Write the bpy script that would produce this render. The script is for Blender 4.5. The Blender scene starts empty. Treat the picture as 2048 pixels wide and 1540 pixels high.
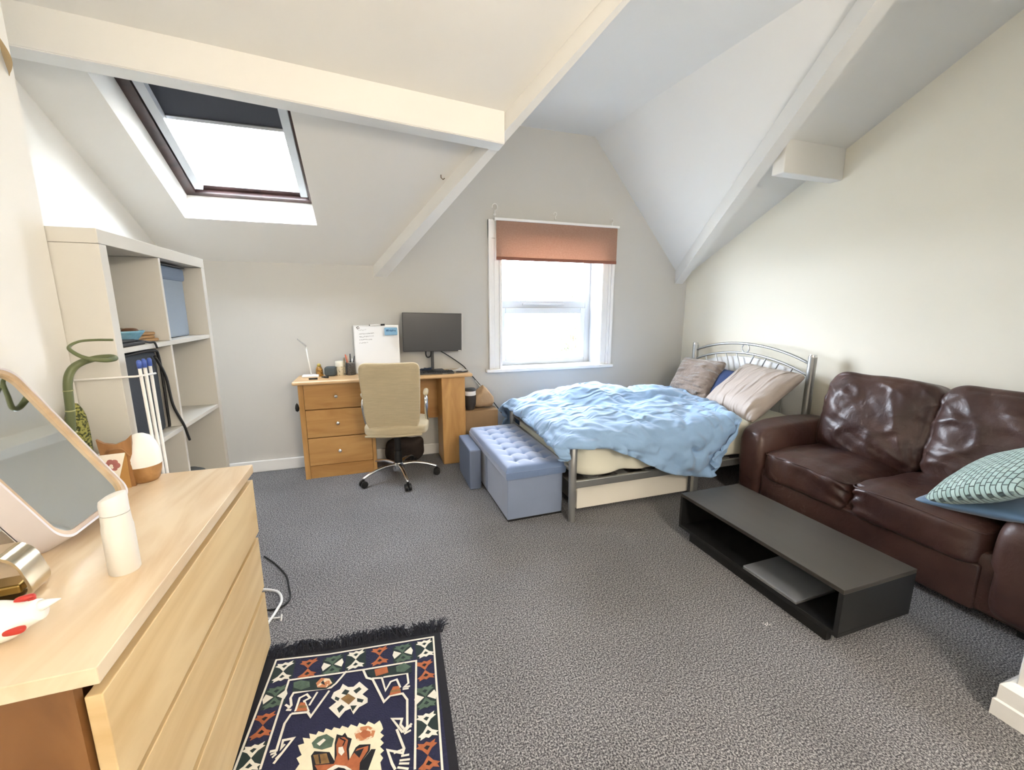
import bpy, bmesh, math, random
from mathutils import Vector, Matrix, noise
import numpy as np
R=math.radians; PI=math.pi
random.seed(7)
C=bpy.context.scene.collection
S=bpy.context.scene
# ---------------------------------------------------------------- camera, world, lights, exposure
cd=bpy.data.cameras.new('camera'); cam=bpy.data.objects.new('camera',cd); C.objects.link(cam)
cd.sensor_width=36; cd.lens=830/2048*36; cd.clip_start=.03; cd.clip_end=200
cam.location=(0,0,1.3); cam.rotation_euler=(R(90-10.45),0,R(-18.3)); S.camera=cam
S.view_settings.view_transform='Standard'; S.view_settings.look='None'
S.view_settings.exposure=2.3
S.view_settings.gamma=1; S.view_settings.use_curve_mapping=False
W=bpy.data.worlds.new('overcast_sky'); S.world=W; W.use_nodes=True
bg=W.node_tree.nodes['Background']; bg.inputs[0].default_value=(.80,.88,1,1); bg.inputs[1].default_value=10.0
def area_portal(loc,rot,sx,sy):
    l=bpy.data.lights.new('daylight_portal','AREA'); l.shape='RECTANGLE'; l.size=sx; l.size_y=sy
    l.cycles.is_portal=True
    o=bpy.data.objects.new('daylight_portal',l); o.location=loc; o.rotation_euler=rot; C.objects.link(o)
area_portal((1.615,3.93,1.24),(R(-90),0,0),1.0,1.0)      # dormer window
area_portal((-.70,2.92,2.25),(R(-26.57),0,0),.80,1.0)    # skylight
# ---------------------------------------------------------------- materials
def hexc(h):
    h=h.lstrip('#'); v=[int(h[i:i+2],16)/255 for i in (0,2,4)]
    return [(c/12.92 if c<=.04045 else ((c+.055)/1.055)**2.4) for c in v]+[1]
MATS={}
def mat(name,col,rough=.6,metal=0,var=0,vscale=8,bump=0,bscale=60,col2=None,stretch=None,spec=None,sheen=0,coat=0,emit=None,detail=3,contrast=None,bdetail=4):
    if name in MATS: return MATS[name]
    m=bpy.data.materials.new(name); m.use_nodes=True; nt=m.node_tree; N=nt.nodes; L=nt.links
    b=N['Principled BSDF']; b.inputs['Base Color'].default_value=hexc(col)
    b.inputs['Roughness'].default_value=rough; b.inputs['Metallic'].default_value=metal
    if spec is not None: b.inputs['Specular IOR Level'].default_value=spec
    if sheen: b.inputs['Sheen Weight'].default_value=sheen; b.inputs['Sheen Roughness'].default_value=.5
    if coat: b.inputs['Coat Weight'].default_value=coat; b.inputs['Coat Roughness'].default_value=.15
    if emit: b.inputs['Emission Color'].default_value=hexc(col); b.inputs['Emission Strength'].default_value=emit
    tc=N.new('ShaderNodeTexCoord'); mp=N.new('ShaderNodeMapping'); L.new(tc.outputs['Object'],mp.inputs[0])
    if stretch: mp.inputs['Scale'].default_value=stretch
    if var or col2:
        n=N.new('ShaderNodeTexNoise'); n.inputs['Scale'].default_value=vscale; n.inputs['Detail'].default_value=detail
        L.new(mp.outputs[0],n.inputs['Vector'])
        r=N.new('ShaderNodeValToRGB'); L.new(n.outputs['Fac'],r.inputs[0])
        lo,hi=contrast or (.3,.7)
        r.color_ramp.elements[0].position=lo; r.color_ramp.elements[1].position=hi
        c=hexc(col); c2=hexc(col2) if col2 else [x*(1-var) for x in c[:3]]+[1]
        r.color_ramp.elements[0].color=c2; r.color_ramp.elements[1].color=c
        L.new(r.outputs[0],b.inputs['Base Color'])
    if bump:
        n2=N.new('ShaderNodeTexNoise'); n2.inputs['Scale'].default_value=bscale; n2.inputs['Detail'].default_value=bdetail
        L.new(mp.outputs[0],n2.inputs['Vector'])
        bp=N.new('ShaderNodeBump'); bp.inputs['Strength'].default_value=bump; bp.inputs['Distance'].default_value=.01
        L.new(n2.outputs['Fac'],bp.inputs['Height']); L.new(bp.outputs[0],b.inputs['Normal'])
    MATS[name]=m; return m
def wood(name,col,col2,rough=.45,stretch=(1,1,1),scale=3,coat=0,knots=False):
    m=bpy.data.materials.new(name); m.use_nodes=True; nt=m.node_tree; N=nt.nodes; L=nt.links
    b=N['Principled BSDF']; b.inputs['Roughness'].default_value=rough
    if coat: b.inputs['Coat Weight'].default_value=coat; b.inputs['Coat Roughness'].default_value=.25
    tc=N.new('ShaderNodeTexCoord'); mp=N.new('ShaderNodeMapping'); L.new(tc.outputs['Object'],mp.inputs[0]); mp.inputs['Scale'].default_value=stretch
    n=N.new('ShaderNodeTexNoise'); n.inputs['Scale'].default_value=scale; n.inputs['Detail'].default_value=6; n.inputs['Distortion'].default_value=1.2
    L.new(mp.outputs[0],n.inputs['Vector'])
    r=N.new('ShaderNodeValToRGB'); L.new(n.outputs['Fac'],r.inputs[0])
    e=r.color_ramp.elements; e[0].position=.30; e[1].position=.62; e[0].color=hexc(col2); e[1].color=hexc(col)
    L.new(r.outputs[0],b.inputs['Base Color'])
    bp=N.new('ShaderNodeBump'); bp.inputs['Strength'].default_value=.08; bp.inputs['Distance'].default_value=.003
    L.new(n.outputs['Fac'],bp.inputs['Height']); L.new(bp.outputs[0],b.inputs['Normal'])
    MATS[name]=m; return m
def glass_thin(name,refl=.06,tint=(1,1,1,1)):
    m=bpy.data.materials.new(name); m.use_nodes=True; nt=m.node_tree; N=nt.nodes; L=nt.links; N.clear()
    o=N.new('ShaderNodeOutputMaterial'); mx=N.new('ShaderNodeMixShader'); t=N.new('ShaderNodeBsdfTransparent'); g=N.new('ShaderNodeBsdfGlossy')
    g.inputs['Roughness'].default_value=.02; t.inputs[0].default_value=tint; mx.inputs[0].default_value=refl
    L.new(t.outputs[0],mx.inputs[1]); L.new(g.outputs[0],mx.inputs[2]); L.new(mx.outputs[0],o.inputs[0]); return m
def carpet_mat():
    m=bpy.data.materials.new('grey_carpet'); m.use_nodes=True; nt=m.node_tree; N=nt.nodes; L=nt.links
    b=N['Principled BSDF']; b.inputs['Roughness'].default_value=.95; b.inputs['Specular IOR Level'].default_value=.1
    b.inputs['Sheen Weight'].default_value=.15
    tc=N.new('ShaderNodeTexCoord')
    n=N.new('ShaderNodeTexNoise'); n.inputs['Scale'].default_value=185; n.inputs['Detail'].default_value=3; n.inputs['Roughness'].default_value=.7
    v=N.new('ShaderNodeTexNoise'); v.inputs['Scale'].default_value=2.2; v.inputs['Detail'].default_value=3
    L.new(tc.outputs['Object'],n.inputs['Vector']); L.new(tc.outputs['Object'],v.inputs['Vector'])
    r=N.new('ShaderNodeValToRGB'); L.new(n.outputs['Fac'],r.inputs[0]); e=r.color_ramp.elements
    e[0].position=.40; e[0].color=hexc('35353a'); e[1].position=.62; e[1].color=hexc('d6d5d5'); k=e.new(.5); k.color=hexc('807f82')
    r2=N.new('ShaderNodeValToRGB'); L.new(v.outputs['Fac'],r2.inputs[0]); r2.color_ramp.elements[0].position=.3; r2.color_ramp.elements[0].color=(.80,.80,.80,1); r2.color_ramp.elements[1].position=.7
    mx=N.new('ShaderNodeMix'); mx.data_type='RGBA'; mx.blend_type='MULTIPLY'; mx.inputs[0].default_value=1
    L.new(r.outputs[0],mx.inputs[6]); L.new(r2.outputs[0],mx.inputs[7]); L.new(mx.outputs[2],b.inputs['Base Color'])
    bp=N.new('ShaderNodeBump'); bp.inputs['Strength'].default_value=.9; bp.inputs['Distance'].default_value=.012
    L.new(n.outputs['Fac'],bp.inputs['Height']); L.new(bp.outputs[0],b.inputs['Normal']); return m
def leather_mat():
    m=bpy.data.materials.new('brown_leather'); m.use_nodes=True; nt=m.node_tree; N=nt.nodes; L=nt.links
    b=N['Principled BSDF']; b.inputs['Specular IOR Level'].default_value=.55
    tc=N.new('ShaderNodeTexCoord')
    n=N.new('ShaderNodeTexNoise'); n.inputs['Scale'].default_value=4; n.inputs['Detail'].default_value=6; L.new(tc.outputs['Object'],n.inputs['Vector'])
    r=N.new('ShaderNodeValToRGB'); L.new(n.outputs['Fac'],r.inputs[0]); e=r.color_ramp.elements
    e[0].position=.35; e[0].color=hexc('3c2622'); e[1].position=.75; e[1].color=hexc('5b4037')
    # worn pale scuffs: thin ridges of stretched noise
    w=N.new('ShaderNodeTexNoise'); w.inputs['Scale'].default_value=5.5; w.inputs['Detail'].default_value=3; w.inputs['Distortion'].default_value=1.4; L.new(tc.outputs['Object'],w.inputs['Vector'])
    wr=N.new('ShaderNodeValToRGB'); L.new(w.outputs['Fac'],wr.inputs[0]); q=wr.color_ramp.elements
    q[0].position=.545; q[0].color=(0,0,0,1); q[1].position=.56; q[1].color=(0,0,0,1); k=q.new(.553); k.color=(.28,.28,.28,1)
    mx=N.new('ShaderNodeMix'); mx.data_type='RGBA'; wm=N.new('ShaderNodeTexNoise'); wm.inputs['Scale'].default_value=3.3; L.new(tc.outputs['Object'],wm.inputs['Vector'])
    wg=N.new('ShaderNodeMapRange'); wg.inputs[1].default_value=.55; wg.inputs[2].default_value=.7; L.new(wm.outputs['Fac'],wg.inputs[0])
    mu=N.new('ShaderNodeMath'); mu.operation='MULTIPLY'; L.new(wr.outputs[0],mu.inputs[0]); L.new(wg.outputs[0],mu.inputs[1]); L.new(mu.outputs[0],mx.inputs[0]); L.new(r.outputs[0],mx.inputs[6]); mx.inputs[7].default_value=hexc('a88a7c')
    L.new(mx.outputs[2],b.inputs['Base Color'])
    rr=N.new('ShaderNodeMapRange'); rr.inputs[3].default_value=.28; rr.inputs[4].default_value=.5; L.new(n.outputs['Fac'],rr.inputs[0]); L.new(rr.outputs[0],b.inputs['Roughness'])
    g=N.new('ShaderNodeTexVoronoi'); g.inputs['Scale'].default_value=260; L.new(tc.outputs['Object'],g.inputs['Vector'])
    n3=N.new('ShaderNodeTexNoise'); n3.inputs['Scale'].default_value=14; n3.inputs['Detail'].default_value=5; n3.inputs['Distortion'].default_value=.8; L.new(tc.outputs['Object'],n3.inputs['Vector'])
    b1=N.new('ShaderNodeBump'); b1.inputs['Strength'].default_value=.12; b1.inputs['Distance'].default_value=.002; L.new(g.outputs['Distance'],b1.inputs['Height'])
    b2=N.new('ShaderNodeBump'); b2.inputs['Strength'].default_value=.35; b2.inputs['Distance'].default_value=.012; L.new(n3.outputs['Fac'],b2.inputs['Height']); L.new(b1.outputs[0],b2.inputs['Normal'])
    L.new(b2.outputs[0],b.inputs['Normal']); return m
def crease(m,scale,stretch,strength,dist,distort=.6,detail=3,dim_fac=1):
    """adds long soft creases (ridged noise) on top of a material's own bump"""
    nt=m.node_tree; N=nt.nodes; L=nt.links; b=N['Principled BSDF']
    tc=N.new('ShaderNodeTexCoord'); mp=N.new('ShaderNodeMapping'); mp.inputs['Scale'].default_value=stretch; mp.inputs['Rotation'].default_value=(0,0,.35)
    n=N.new('ShaderNodeTexNoise'); n.noise_type='RIDGED_MULTIFRACTAL'; n.inputs['Scale'].default_value=scale; n.inputs['Detail'].default_value=detail; n.inputs['Distortion'].default_value=distort; n.inputs['Roughness'].default_value=.45
    bp=N.new('ShaderNodeBump'); bp.inputs['Strength'].default_value=strength; bp.inputs['Distance'].default_value=dist
    L.new(tc.outputs['Object'],mp.inputs[0]); L.new(mp.outputs[0],n.inputs['Vector']); L.new(n.outputs['Fac'],bp.inputs['Height'])
    old=[l for l in L if l.to_socket==b.inputs['Normal']]
    if old: L.new(old[0].from_socket,bp.inputs['Normal'])
    L.new(bp.outputs[0],b.inputs['Normal']); return m
white=mat('warm_white_paint','ebe9e3',.75,bump=.05,bscale=30,var=.02,vscale=2)
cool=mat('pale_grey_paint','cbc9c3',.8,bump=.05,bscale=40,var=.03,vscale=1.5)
cream_wall=mat('cream_wall_brightened','f5f0e0',.75,bump=.05,bscale=30,var=.02,vscale=2)  # cream paint, brightened in place of light that misses the right wall
gloss_white=mat('gloss_white_paint','f0efec',.35)
upvc=mat('white_plastic_frame','c2c6ca',.4)
carpet=carpet_mat(); leather=crease(leather_mat(),2.6,(1,.8,2.0),.6,.03,1.0)
chrome=mat('chrome','d8d8d8',.12,1); silver=mat('satin_silver_metal','b4b5b4',.38,.85)
black=mat('matt_black_plastic','141414',.5); darkgrey=mat('dark_grey_plastic','3a3b3d',.5)
glass=glass_thin('window_glass')
# ---------------------------------------------------------------- geometry helpers
def fin(bm,name,m,parent=None,smooth=False,loc=None,rot=None,autos=None):
    bmesh.ops.remove_doubles(bm,verts=bm.verts,dist=1e-6)
    bmesh.ops.recalc_face_normals(bm,faces=bm.faces)
    me=bpy.data.meshes.new(name); bm.to_mesh(me); bm.free()
    for x in (m if isinstance(m,(list,tuple)) else [m]): me.materials.append(x)
    o=bpy.data.objects.new(name,me); C.objects.link(o)
    if smooth:
        for p in me.polygons: p.use_smooth=True
        if autos:
            me.set_sharp_from_angle(angle=R(autos))
    if parent: o.parent=parent
    if loc: o.location=loc
    if rot: o.rotation_euler=rot
    return o
def box(bm,x0,x1,y0,y1,z0,z1,bev=0,seg=2,mi=0,M=None):
    vs=[bm.verts.new((x,y,z)) for x in (x0,x1) for y in (y0,y1) for z in (z0,z1)]
    fs=[bm.faces.new([vs[i] for i in q]) for q in ((0,1,3,2),(4,6,7,5),(0,4,5,1),(2,3,7,6),(0,2,6,4),(1,5,7,3))]
    for f in fs: f.material_index=mi
    if bev:
        es=list({e for f in fs for e in f.edges})
        r=bmesh.ops.bevel(bm,geom=es,offset=bev,segments=seg,profile=.5,affect='EDGES')
        for f in r['faces']: f.material_index=mi
        vs=list({v for f in r['faces'] for v in f.verts}|{v for v in vs if v.is_valid})
    if M: bmesh.ops.transform(bm,matrix=M,verts=vs)
    return vs
def hexa(bm,p,mi=0):  # 8 points: bottom ring 4, top ring 4
    vs=[bm.verts.new(q) for q in p]
    for q in ((3,2,1,0),(4,5,6,7),(0,1,5,4),(1,2,6,5),(2,3,7,6),(3,0,4,7)):
        f=bm.faces.new([vs[i] for i in q]); f.material_index=mi
    return vs
def tube(bm,pts,r,n=10,caps=True,mi=0,closed=False):
    pts=[Vector(p) for p in pts]; K=len(pts); rings=[]; up=None
    for i,p in enumerate(pts):
        if closed: t=(pts[(i+1)%K]-pts[i-1])
        else: t=(pts[min(i+1,K-1)]-pts[max(i-1,0)])
        t.normalize()
        if up is None:
            up=Vector((0,0,1)) if abs(t.z)<.9 else Vector((1,0,0))
        u=(up-t*up.dot(t)).normalized(); v=t.cross(u); up=u
        rr=r[i] if isinstance(r,(list,tuple)) else r
        rings.append([bm.verts.new(p+(u*math.cos(2*PI*k/n)+v*math.sin(2*PI*k/n))*rr) for k in range(n)])
    for i in range(K if closed else K-1):
        a,b=rings[i],rings[(i+1)%K]
        for k in range(n):
            f=bm.faces.new((a[k],a[(k+1)%n],b[(k+1)%n],b[k])); f.material_index=mi
    if caps and not closed:
        for q in (rings[0][::-1],rings[-1]):
            f=bm.faces.new(q); f.material_index=mi
def lathe(bm,prof,cx=0,cy=0,n=28,mi=0,sx=1,sy=1):
    rings=[]
    for (r,z) in prof:
        if r<1e-5: rings.append([bm.verts.new((cx,cy,z))])
        else: rings.append([bm.verts.new((cx+r*sx*math.cos(2*PI*k/n),cy+r*sy*math.sin(2*PI*k/n),z)) for k in range(n)])
    for a,b in zip(rings,rings[1:]):
        for k in range(n):
            if len(a)==1 and len(b)==1: continue
            if len(a)==1: f=bm.faces.new((a[0],b[k],b[(k+1)%n]))
            elif len(b)==1: f=bm.faces.new((a[k],a[(k+1)%n],b[0]))
            else: f=bm.faces.new((a[k],a[(k+1)%n],b[(k+1)%n],b[k]))
            f.material_index=mi
def poly(bm,pts,mi=0):
    f=bm.faces.new([bm.verts.new(p) for p in pts]); f.material_index=mi; return f
def extr(bm,pts2,fn,mi=0):
    """closed outline pts2 -> fn(p,0) and fn(p,1) rings joined: a solid of that outline"""
    a=[bm.verts.new(fn(p,0)) for p in pts2]; b=[bm.verts.new(fn(p,1)) for p in pts2]; n=len(a)
    for k in range(n): bm.faces.new((a[k],a[(k+1)%n],b[(k+1)%n],b[k])).material_index=mi
    bm.faces.new(a[::-1]).material_index=mi; bm.faces.new(b).material_index=mi
def grid(bm,fn,nu,nv,mi=0,closeu=False):
    V=[[bm.verts.new(fn(i/(nu if closeu else nu-1),j/(nv-1))) for j in range(nv)] for i in range(nu)]
    for i in range(nu if closeu else nu-1):
        for j in range(nv-1):
            f=bm.faces.new((V[i][j],V[(i+1)%nu][j],V[(i+1)%nu][j+1],V[i][j+1])); f.material_index=mi
    return V
def puff(bm,size,n=14,p=6,fn=None,M=None):
    """rounded cushion block: a subdivided cube pushed to a superellipsoid"""
    hx,hy,hz=[s/2 for s in size]; D={}
    def vert(a,b,c):
        key=(round(a,4),round(b,4),round(c,4))
        if key in D: return D[key]
        f=lambda t: math.copysign(abs(t)**.8,t)
        q=[f(a),f(b),f(c)]
        k=(abs(q[0])**p+abs(q[1])**p+abs(q[2])**p)**(1/p)
        v=Vector((q[0]/k*hx,q[1]/k*hy,q[2]/k*hz))
        if fn: v=fn(v,a,b,c)
        if M: v=M@v
        D[key]=bm.verts.new(v); return D[key]
    for ax in range(3):
        for s in (-1,1):
            for i in range(n):
                for j in range(n):
                    cs=[]
                    for (u,w) in ((i,j),(i+1,j),(i+1,j+1),(i,j+1)):
                        u=2*u/n-1; w=2*w/n-1
                        c=[0,0,0]; c[ax]=s; c[(ax+1)%3]=u; c[(ax+2)%3]=w
                        cs.append(vert(*c))
                    bm.faces.new(cs if s>0 else cs[::-1])
def nz(x,y,z,s=1): return noise.noise(Vector((x*s,y*s,z*s)))
def ridge(x,y,z,s): return 1-abs(noise.noise(Vector((x*s,y*s,z*s))))*2
def empty(name,loc,rz=0):
    o=bpy.data.objects.new(name,None); C.objects.link(o); o.location=loc; o.rotation_euler=(0,0,rz); o.empty_display_size=.1; return o
def tag(o,label,cat,group=None,kind=None):
    o['label']=label; o['category']=cat
    if group: o['group']=group
    if kind: o['kind']=kind
    return o
def thing(name,label,cat,loc,rz=0,group=None): return tag(empty(name,loc,rz),label,cat,group)
def struct(name,bm,m,**k):
    o=fin(bm,name,m,**k); o['kind']='structure'; return o
def part(name,bm,m,parent,**k): return fin(bm,name,m,parent,**k)
def B(*a,**k): bm=bmesh.new(); box(bm,*a,**k); return bm
def T(*a,**k): bm=bmesh.new(); tube(bm,*a,**k); return bm
def bez(p0,p1,p2,p3,n=12):
    p0,p1,p2,p3=map(Vector,(p0,p1,p2,p3)); out=[]
    for i in range(n+1):
        t=i/n; out.append(p0*(1-t)**3+p1*3*t*(1-t)**2+p2*3*t*t*(1-t)+p3*t**3)
    return out
def smooth_path(pts,n=6):
    P=[Vector(p) for p in pts]; out=[]
    for i in range(len(P)-1):
        a=P[max(i-1,0)];b=P[i];c=P[i+1];d=P[min(i+2,len(P)-1)]
        for k in range(n):
            t=k/n; out.append(.5*((2*b)+(c-a)*t+(2*a-5*b+4*c-d)*t*t+(3*b-a-3*c+d)*t**3))
    out.append(P[-1]); return out

# ================================================================ THE ROOM
D=3.66; XL=-1.35; XR=3.13
bm=bmesh.new(); poly(bm,[(-1.6,-1.8,0),(3.4,-1.8,0),(3.4,3.9,0),(-1.6,3.9,0)]); struct('floor',bm,carpet)
# back wall with the window opening (x 1.11..2.12, z .75..2.02)
def wallstrips(bm,y0,y1,X0,X1,Z0,Z1,hx0,hx1,hz0,hz1):
    for a in ((X0,hx0,Z0,Z1),(hx1,X1,Z0,Z1),(hx0,hx1,Z0,hz0),(hx0,hx1,hz1,Z1)): box(bm,a[0],a[1],y0,y1,a[2],a[3])
bm=bmesh.new(); wallstrips(bm,D,D+.3,XL-.15,XR+.15,0,3.1,1.11,2.12,.75,1.90); struct('wall_back',bm,cool)
bm=bmesh.new(); box(bm,XL-.15,XL,1.686,D,0,3.1); struct('wall_left',bm,white)
bm=bmesh.new(); box(bm,XL-.15,-.922,-1.7,1.686,0,3.1); struct('wall_chimney',bm,white)
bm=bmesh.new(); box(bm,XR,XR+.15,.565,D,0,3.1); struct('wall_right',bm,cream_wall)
bm=bmesh.new(); box(bm,1.872,XR+.15,-1.7,.565,0,3.1,bev=.004,seg=1); struct('wall_entry',bm,white)
bm=bmesh.new(); box(bm,XL-.15,XR+.15,-1.8,-1.7,0,3.1); struct('wall_rear',bm,white)
# main roof slope: z = 1.64 + .5*(3.66-y), with skylight hole and the dormer cut out
def rz(y): return 1.64+.5*(D-y)
SKX0,SKX1=-1.075,-.325
def sy(s): return D-s*.8944
SY0,SY1=sy(.48),sy(1.52)     # lower / upper end of the skylight opening
VL0,VL1=(.02,D),(1.25,1.28); VR0,VR1=(3.0,D),(2.20,1.28)
TH=Vector((0,.4472,.8944))*.17
def slab(bm,pts):
    a=[Vector((x,y,rz(y))) for x,y in pts]
    lo=[bm.verts.new(p) for p in a]; hi=[bm.verts.new(p+TH) for p in a]; n=len(a)
    bm.faces.new(lo); bm.faces.new(hi[::-1])
    for k in range(n): bm.faces.new((lo[k],lo[(k+1)%n],hi[(k+1)%n],hi[k]))
bm=bmesh.new()
slab(bm,[(XL,D+.02),(SKX0,D+.02),(SKX0,1.28),(XL,1.28)])
slab(bm,[(SKX0,D+.02),(SKX1,D+.02),(SKX1,SY0),(SKX0,SY0)])
slab(bm,[(SKX0,SY1),(SKX1,SY1),(SKX1,1.28),(SKX0,1.28)])
slab(bm,[(SKX1,D+.02),(VL0[0],D+.02),VL1,(SKX1,1.28)])
slab(bm,[VR0,(XR,D+.02),(XR,1.28),VR1])
struct('ceiling',bm,white)
# dormer ceiling: two slopes and the flat
bm=bmesh.new()
def thick(pts,up=(0,0,.06)):
    up=Vector(up); a=[Vector(p) for p in pts]; n=len(a)
    lo=[bm.verts.new(p) for p in a]; hi=[bm.verts.new(p+up) for p in a]
    bm.faces.new(lo); bm.faces.new(hi[::-1])
    for k in range(n): bm.faces.new((lo[k],lo[(k+1)%n],hi[(k+1)%n],hi[k]))
ZT=2.83
thick([(.02,D+.02,1.64),(1.02,D+.02,ZT),(1.25,1.28,ZT)])
thick([(3.0,D+.02,1.66),(2.20,1.28,ZT),(2.0,D+.02,ZT)])
thick([(1.02,D+.02,ZT),(2.0,D+.02,ZT),(2.20,1.28,ZT),(1.25,1.28,ZT)])
thick([(XL,1.30,ZT),(XR,1.30,ZT),(XR,-1.75,ZT),(XL,-1.75,ZT)])
struct('ceiling_dormer',bm,white)
# boxed purlin and valley beams
bm=bmesh.new()
y0,y1=2.165,2.30; z0,z1=2.24,2.162; xa,xb=XL,.72
hexa(bm,[(xa,y0,z0),(xb,y1,z1),(xb,y1+.11,z1-.0),(xa,y0+.11,z0),(xa,y0,z0+.22),(xb,y1,z1+.22),(xb,y1+.11,z1+.22),(xa,y0+.11,z0+.22)])
bmesh.ops.bevel(bm,geom=[e for e in bm.edges],offset=.004,segments=2,affect='EDGES')
struct('trim_1',bm,white)
bm=bmesh.new(); v=Vector((1.23,-2.38,1.19)); v2=Vector((1.14,-2.38,1.19))
a,b,c,d=Vector((.02,D+.01,1.64)),Vector((.02,D+.01,1.548)),Vector((.125,D+.01,1.55)),Vector((.13,D+.01,1.72))
hexa(bm,[b,c,d,a+Vector((0,0,.06)),b+v,c+v2,d+v2,a+v+Vector((0,0,.06))])
struct('trim_2',bm,white)
bm=bmesh.new(); v=Vector((-.896,-2.43,1.215)) # right valley
b,c=Vector((2.985,D+.01,1.545)),Vector((3.085,D+.01,1.545))
hexa(bm,[b,c,c+Vector((0,0,.12)),b+Vector((0,0,.14)),b+v,c+v,c+v+Vector((0,0,.12)),b+v+Vector((0,0,.14))])
struct('trim_3',bm,white)
bm=bmesh.new() # short purlin stub on the right
box(bm,2.585,XR,2.20,2.29,2.17,2.40,bev=.006); struct('trim_4',bm,white)
# skirting boards
def skirt(bm,x0,x1,y0,y1,h=.095): box(bm,x0,x1,y0,y1,0,h,bev=.006)
bm=bmesh.new(); skirt(bm,XL,XR,D-.018,D); struct('baseboard_back',bm,gloss_white)
bm=bmesh.new(); skirt(bm,XR-.018,XR,.59,D-.02); struct('baseboard_right',bm,gloss_white)
bm=bmesh.new(); skirt(bm,XL,XL+.018,1.75,D-.02); struct('baseboard_left',bm,gloss_white)
bm=bmesh.new()
prof=[(0,0),(.030,0),(.030,.055),(.024,.060),(.024,.112),(.016,.122),(.010,.128),(0,.130)]
extr(bm,prof,lambda p,t:(1.872-p[0],.565+p[0] if t else -1.6,p[1]))
extr(bm,prof,lambda p,t:(1.872-p[0]*(1-t) if t==0 else XR,.565+p[0],p[1]))
struct('baseboard_entry',bm,gloss_white)
bm=bmesh.new(); poly(bm,[(-60,4.3,-3.05),(60,4.3,-3.05),(60,90,-3.05),(-60,90,-3.05)]); struct('ground_outside',bm,mat('dry_ground','9a9890',.9,var=.2,vscale=.5))
# ---- window_1 : dormer window, architrave, sill, uPVC frames and panes
bm=bmesh.new()
def casing(bm,x0,x1,z0,z1,flip):
    w=x1-x0
    for (a,b,t) in ((0,.22,.035),(.22,.42,.022),(.42,.8,.016),(.8,1,.026)):
        if flip: a,b=1-b,1-a
        box(bm,x0+w*a,x0+w*b,D-t,D+.001,z0,z1,bev=.004)
casing(bm,.985,1.11,.75,2.05,False); casing(bm,2.12,2.245,.75,2.05,True)
box(bm,.985,2.245,D-.036,D,1.90,2.055,bev=.004)
w1=struct('window_1',bm,gloss_white)
def wpart(name,bm,m): return part(name,bm,m,w1)
bm=bmesh.new(); box(bm,.955,2.262,D-.055,D+.20,.722,.752,bev=.006); wpart('window_sill',bm,gloss_white)
bm=bmesh.new(); FY=D+.20                 # plastic frame set back in the reveal
for a in ((1.11,1.15,.75,1.90),(2.06,2.12,.75,1.90),(1.15,2.06,.75,.80),(1.15,2.06,1.85,1.90),(1.15,2.06,1.305,1.375)):
    box(bm,a[0],a[1],FY,FY+.06,a[2],a[3],bev=.005)
box(bm,1.11,1.114,D,FY,.75,1.90); box(bm,2.116,2.12,D,FY,.75,1.90)
wpart('frame',bm,upvc)
bm=bmesh.new()
for a in ((1.155,1.205,.80,1.305),(2.00,2.055,.80,1.305),(1.205,2.0,.80,.855),(1.205,2.0,1.25,1.305)):
    box(bm,a[0],a[1],FY-.018,FY+.04,a[2],a[3],bev=.006)
sash=wpart('sash',bm,upvc)
bm=B(1.55,1.60,FY-.035,FY-.016,.81,.835,bev=.004); part('latch',bm,upvc,sash)
bm=B(1.38,1.82,FY-.012,FY,1.33,1.348,bev=.003); part('trickle_vent',bm,upvc,w1)
bm=B(1.2,2.005,FY+.01,FY+.014,.85,1.255); part('pane',bm,glass,sash)
bm=B(1.145,2.065,FY+.02,FY+.024,1.37,1.855); wpart('pane',bm,glass)
# ---- window_2 : skylight
n3=Vector((0,.4472,.8944)); sd=Vector((0,-.8944,.4472)); O=Vector((0,D,1.64))
def sk(x,s,t): return O+Vector((x,0,0))+sd*s+n3*t
def skbox(bm,x0,x1,s0,s1,t0,t1):
    hexa(bm,[sk(x0,s0,t0),sk(x1,s0,t0),sk(x1,s1,t0),sk(x0,s1,t0),sk(x0,s0,t1),sk(x1,s0,t1),sk(x1,s1,t1),sk(x0,s1,t1)])
brown=wood('dark_stained_timber','4a3430','2e1f1c',.35,(1,1,1),6,coat=.3)
bm=bmesh.new(); s0,s1=.445,1.55; x0,x1=-1.075,-.325
f=.055
for a in ((x0-.03,x0+f,s0-.03,s1),(x1-f+.015,x1+.03,s0-.03,s1),(x0+f,x1-f+.015,s0-.03,s0+f+.01),(x0+f,x1-f+.015,s1-.08,s1)):
    skbox(bm,*a,.17,.26)
w2=struct('window_2',bm,brown)
bm=bmesh.new()
for a in ((x0+f,x0+f+.03,s0+f+.01,s1-.08),(x1-f-.01,x1-f+.015,s0+f+.01,s1-.08),(x0+f,x1-f+.015,s0+f+.01,s0+f+.045)):
    skbox(bm,*a,.20,.25)
part('sash',bm,brown,w2)
bm=bmesh.new(); skbox(bm,x0+f,x1-f,s0+f,s1-.08,.235,.24); part('pane',bm,glass,w2)
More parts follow.
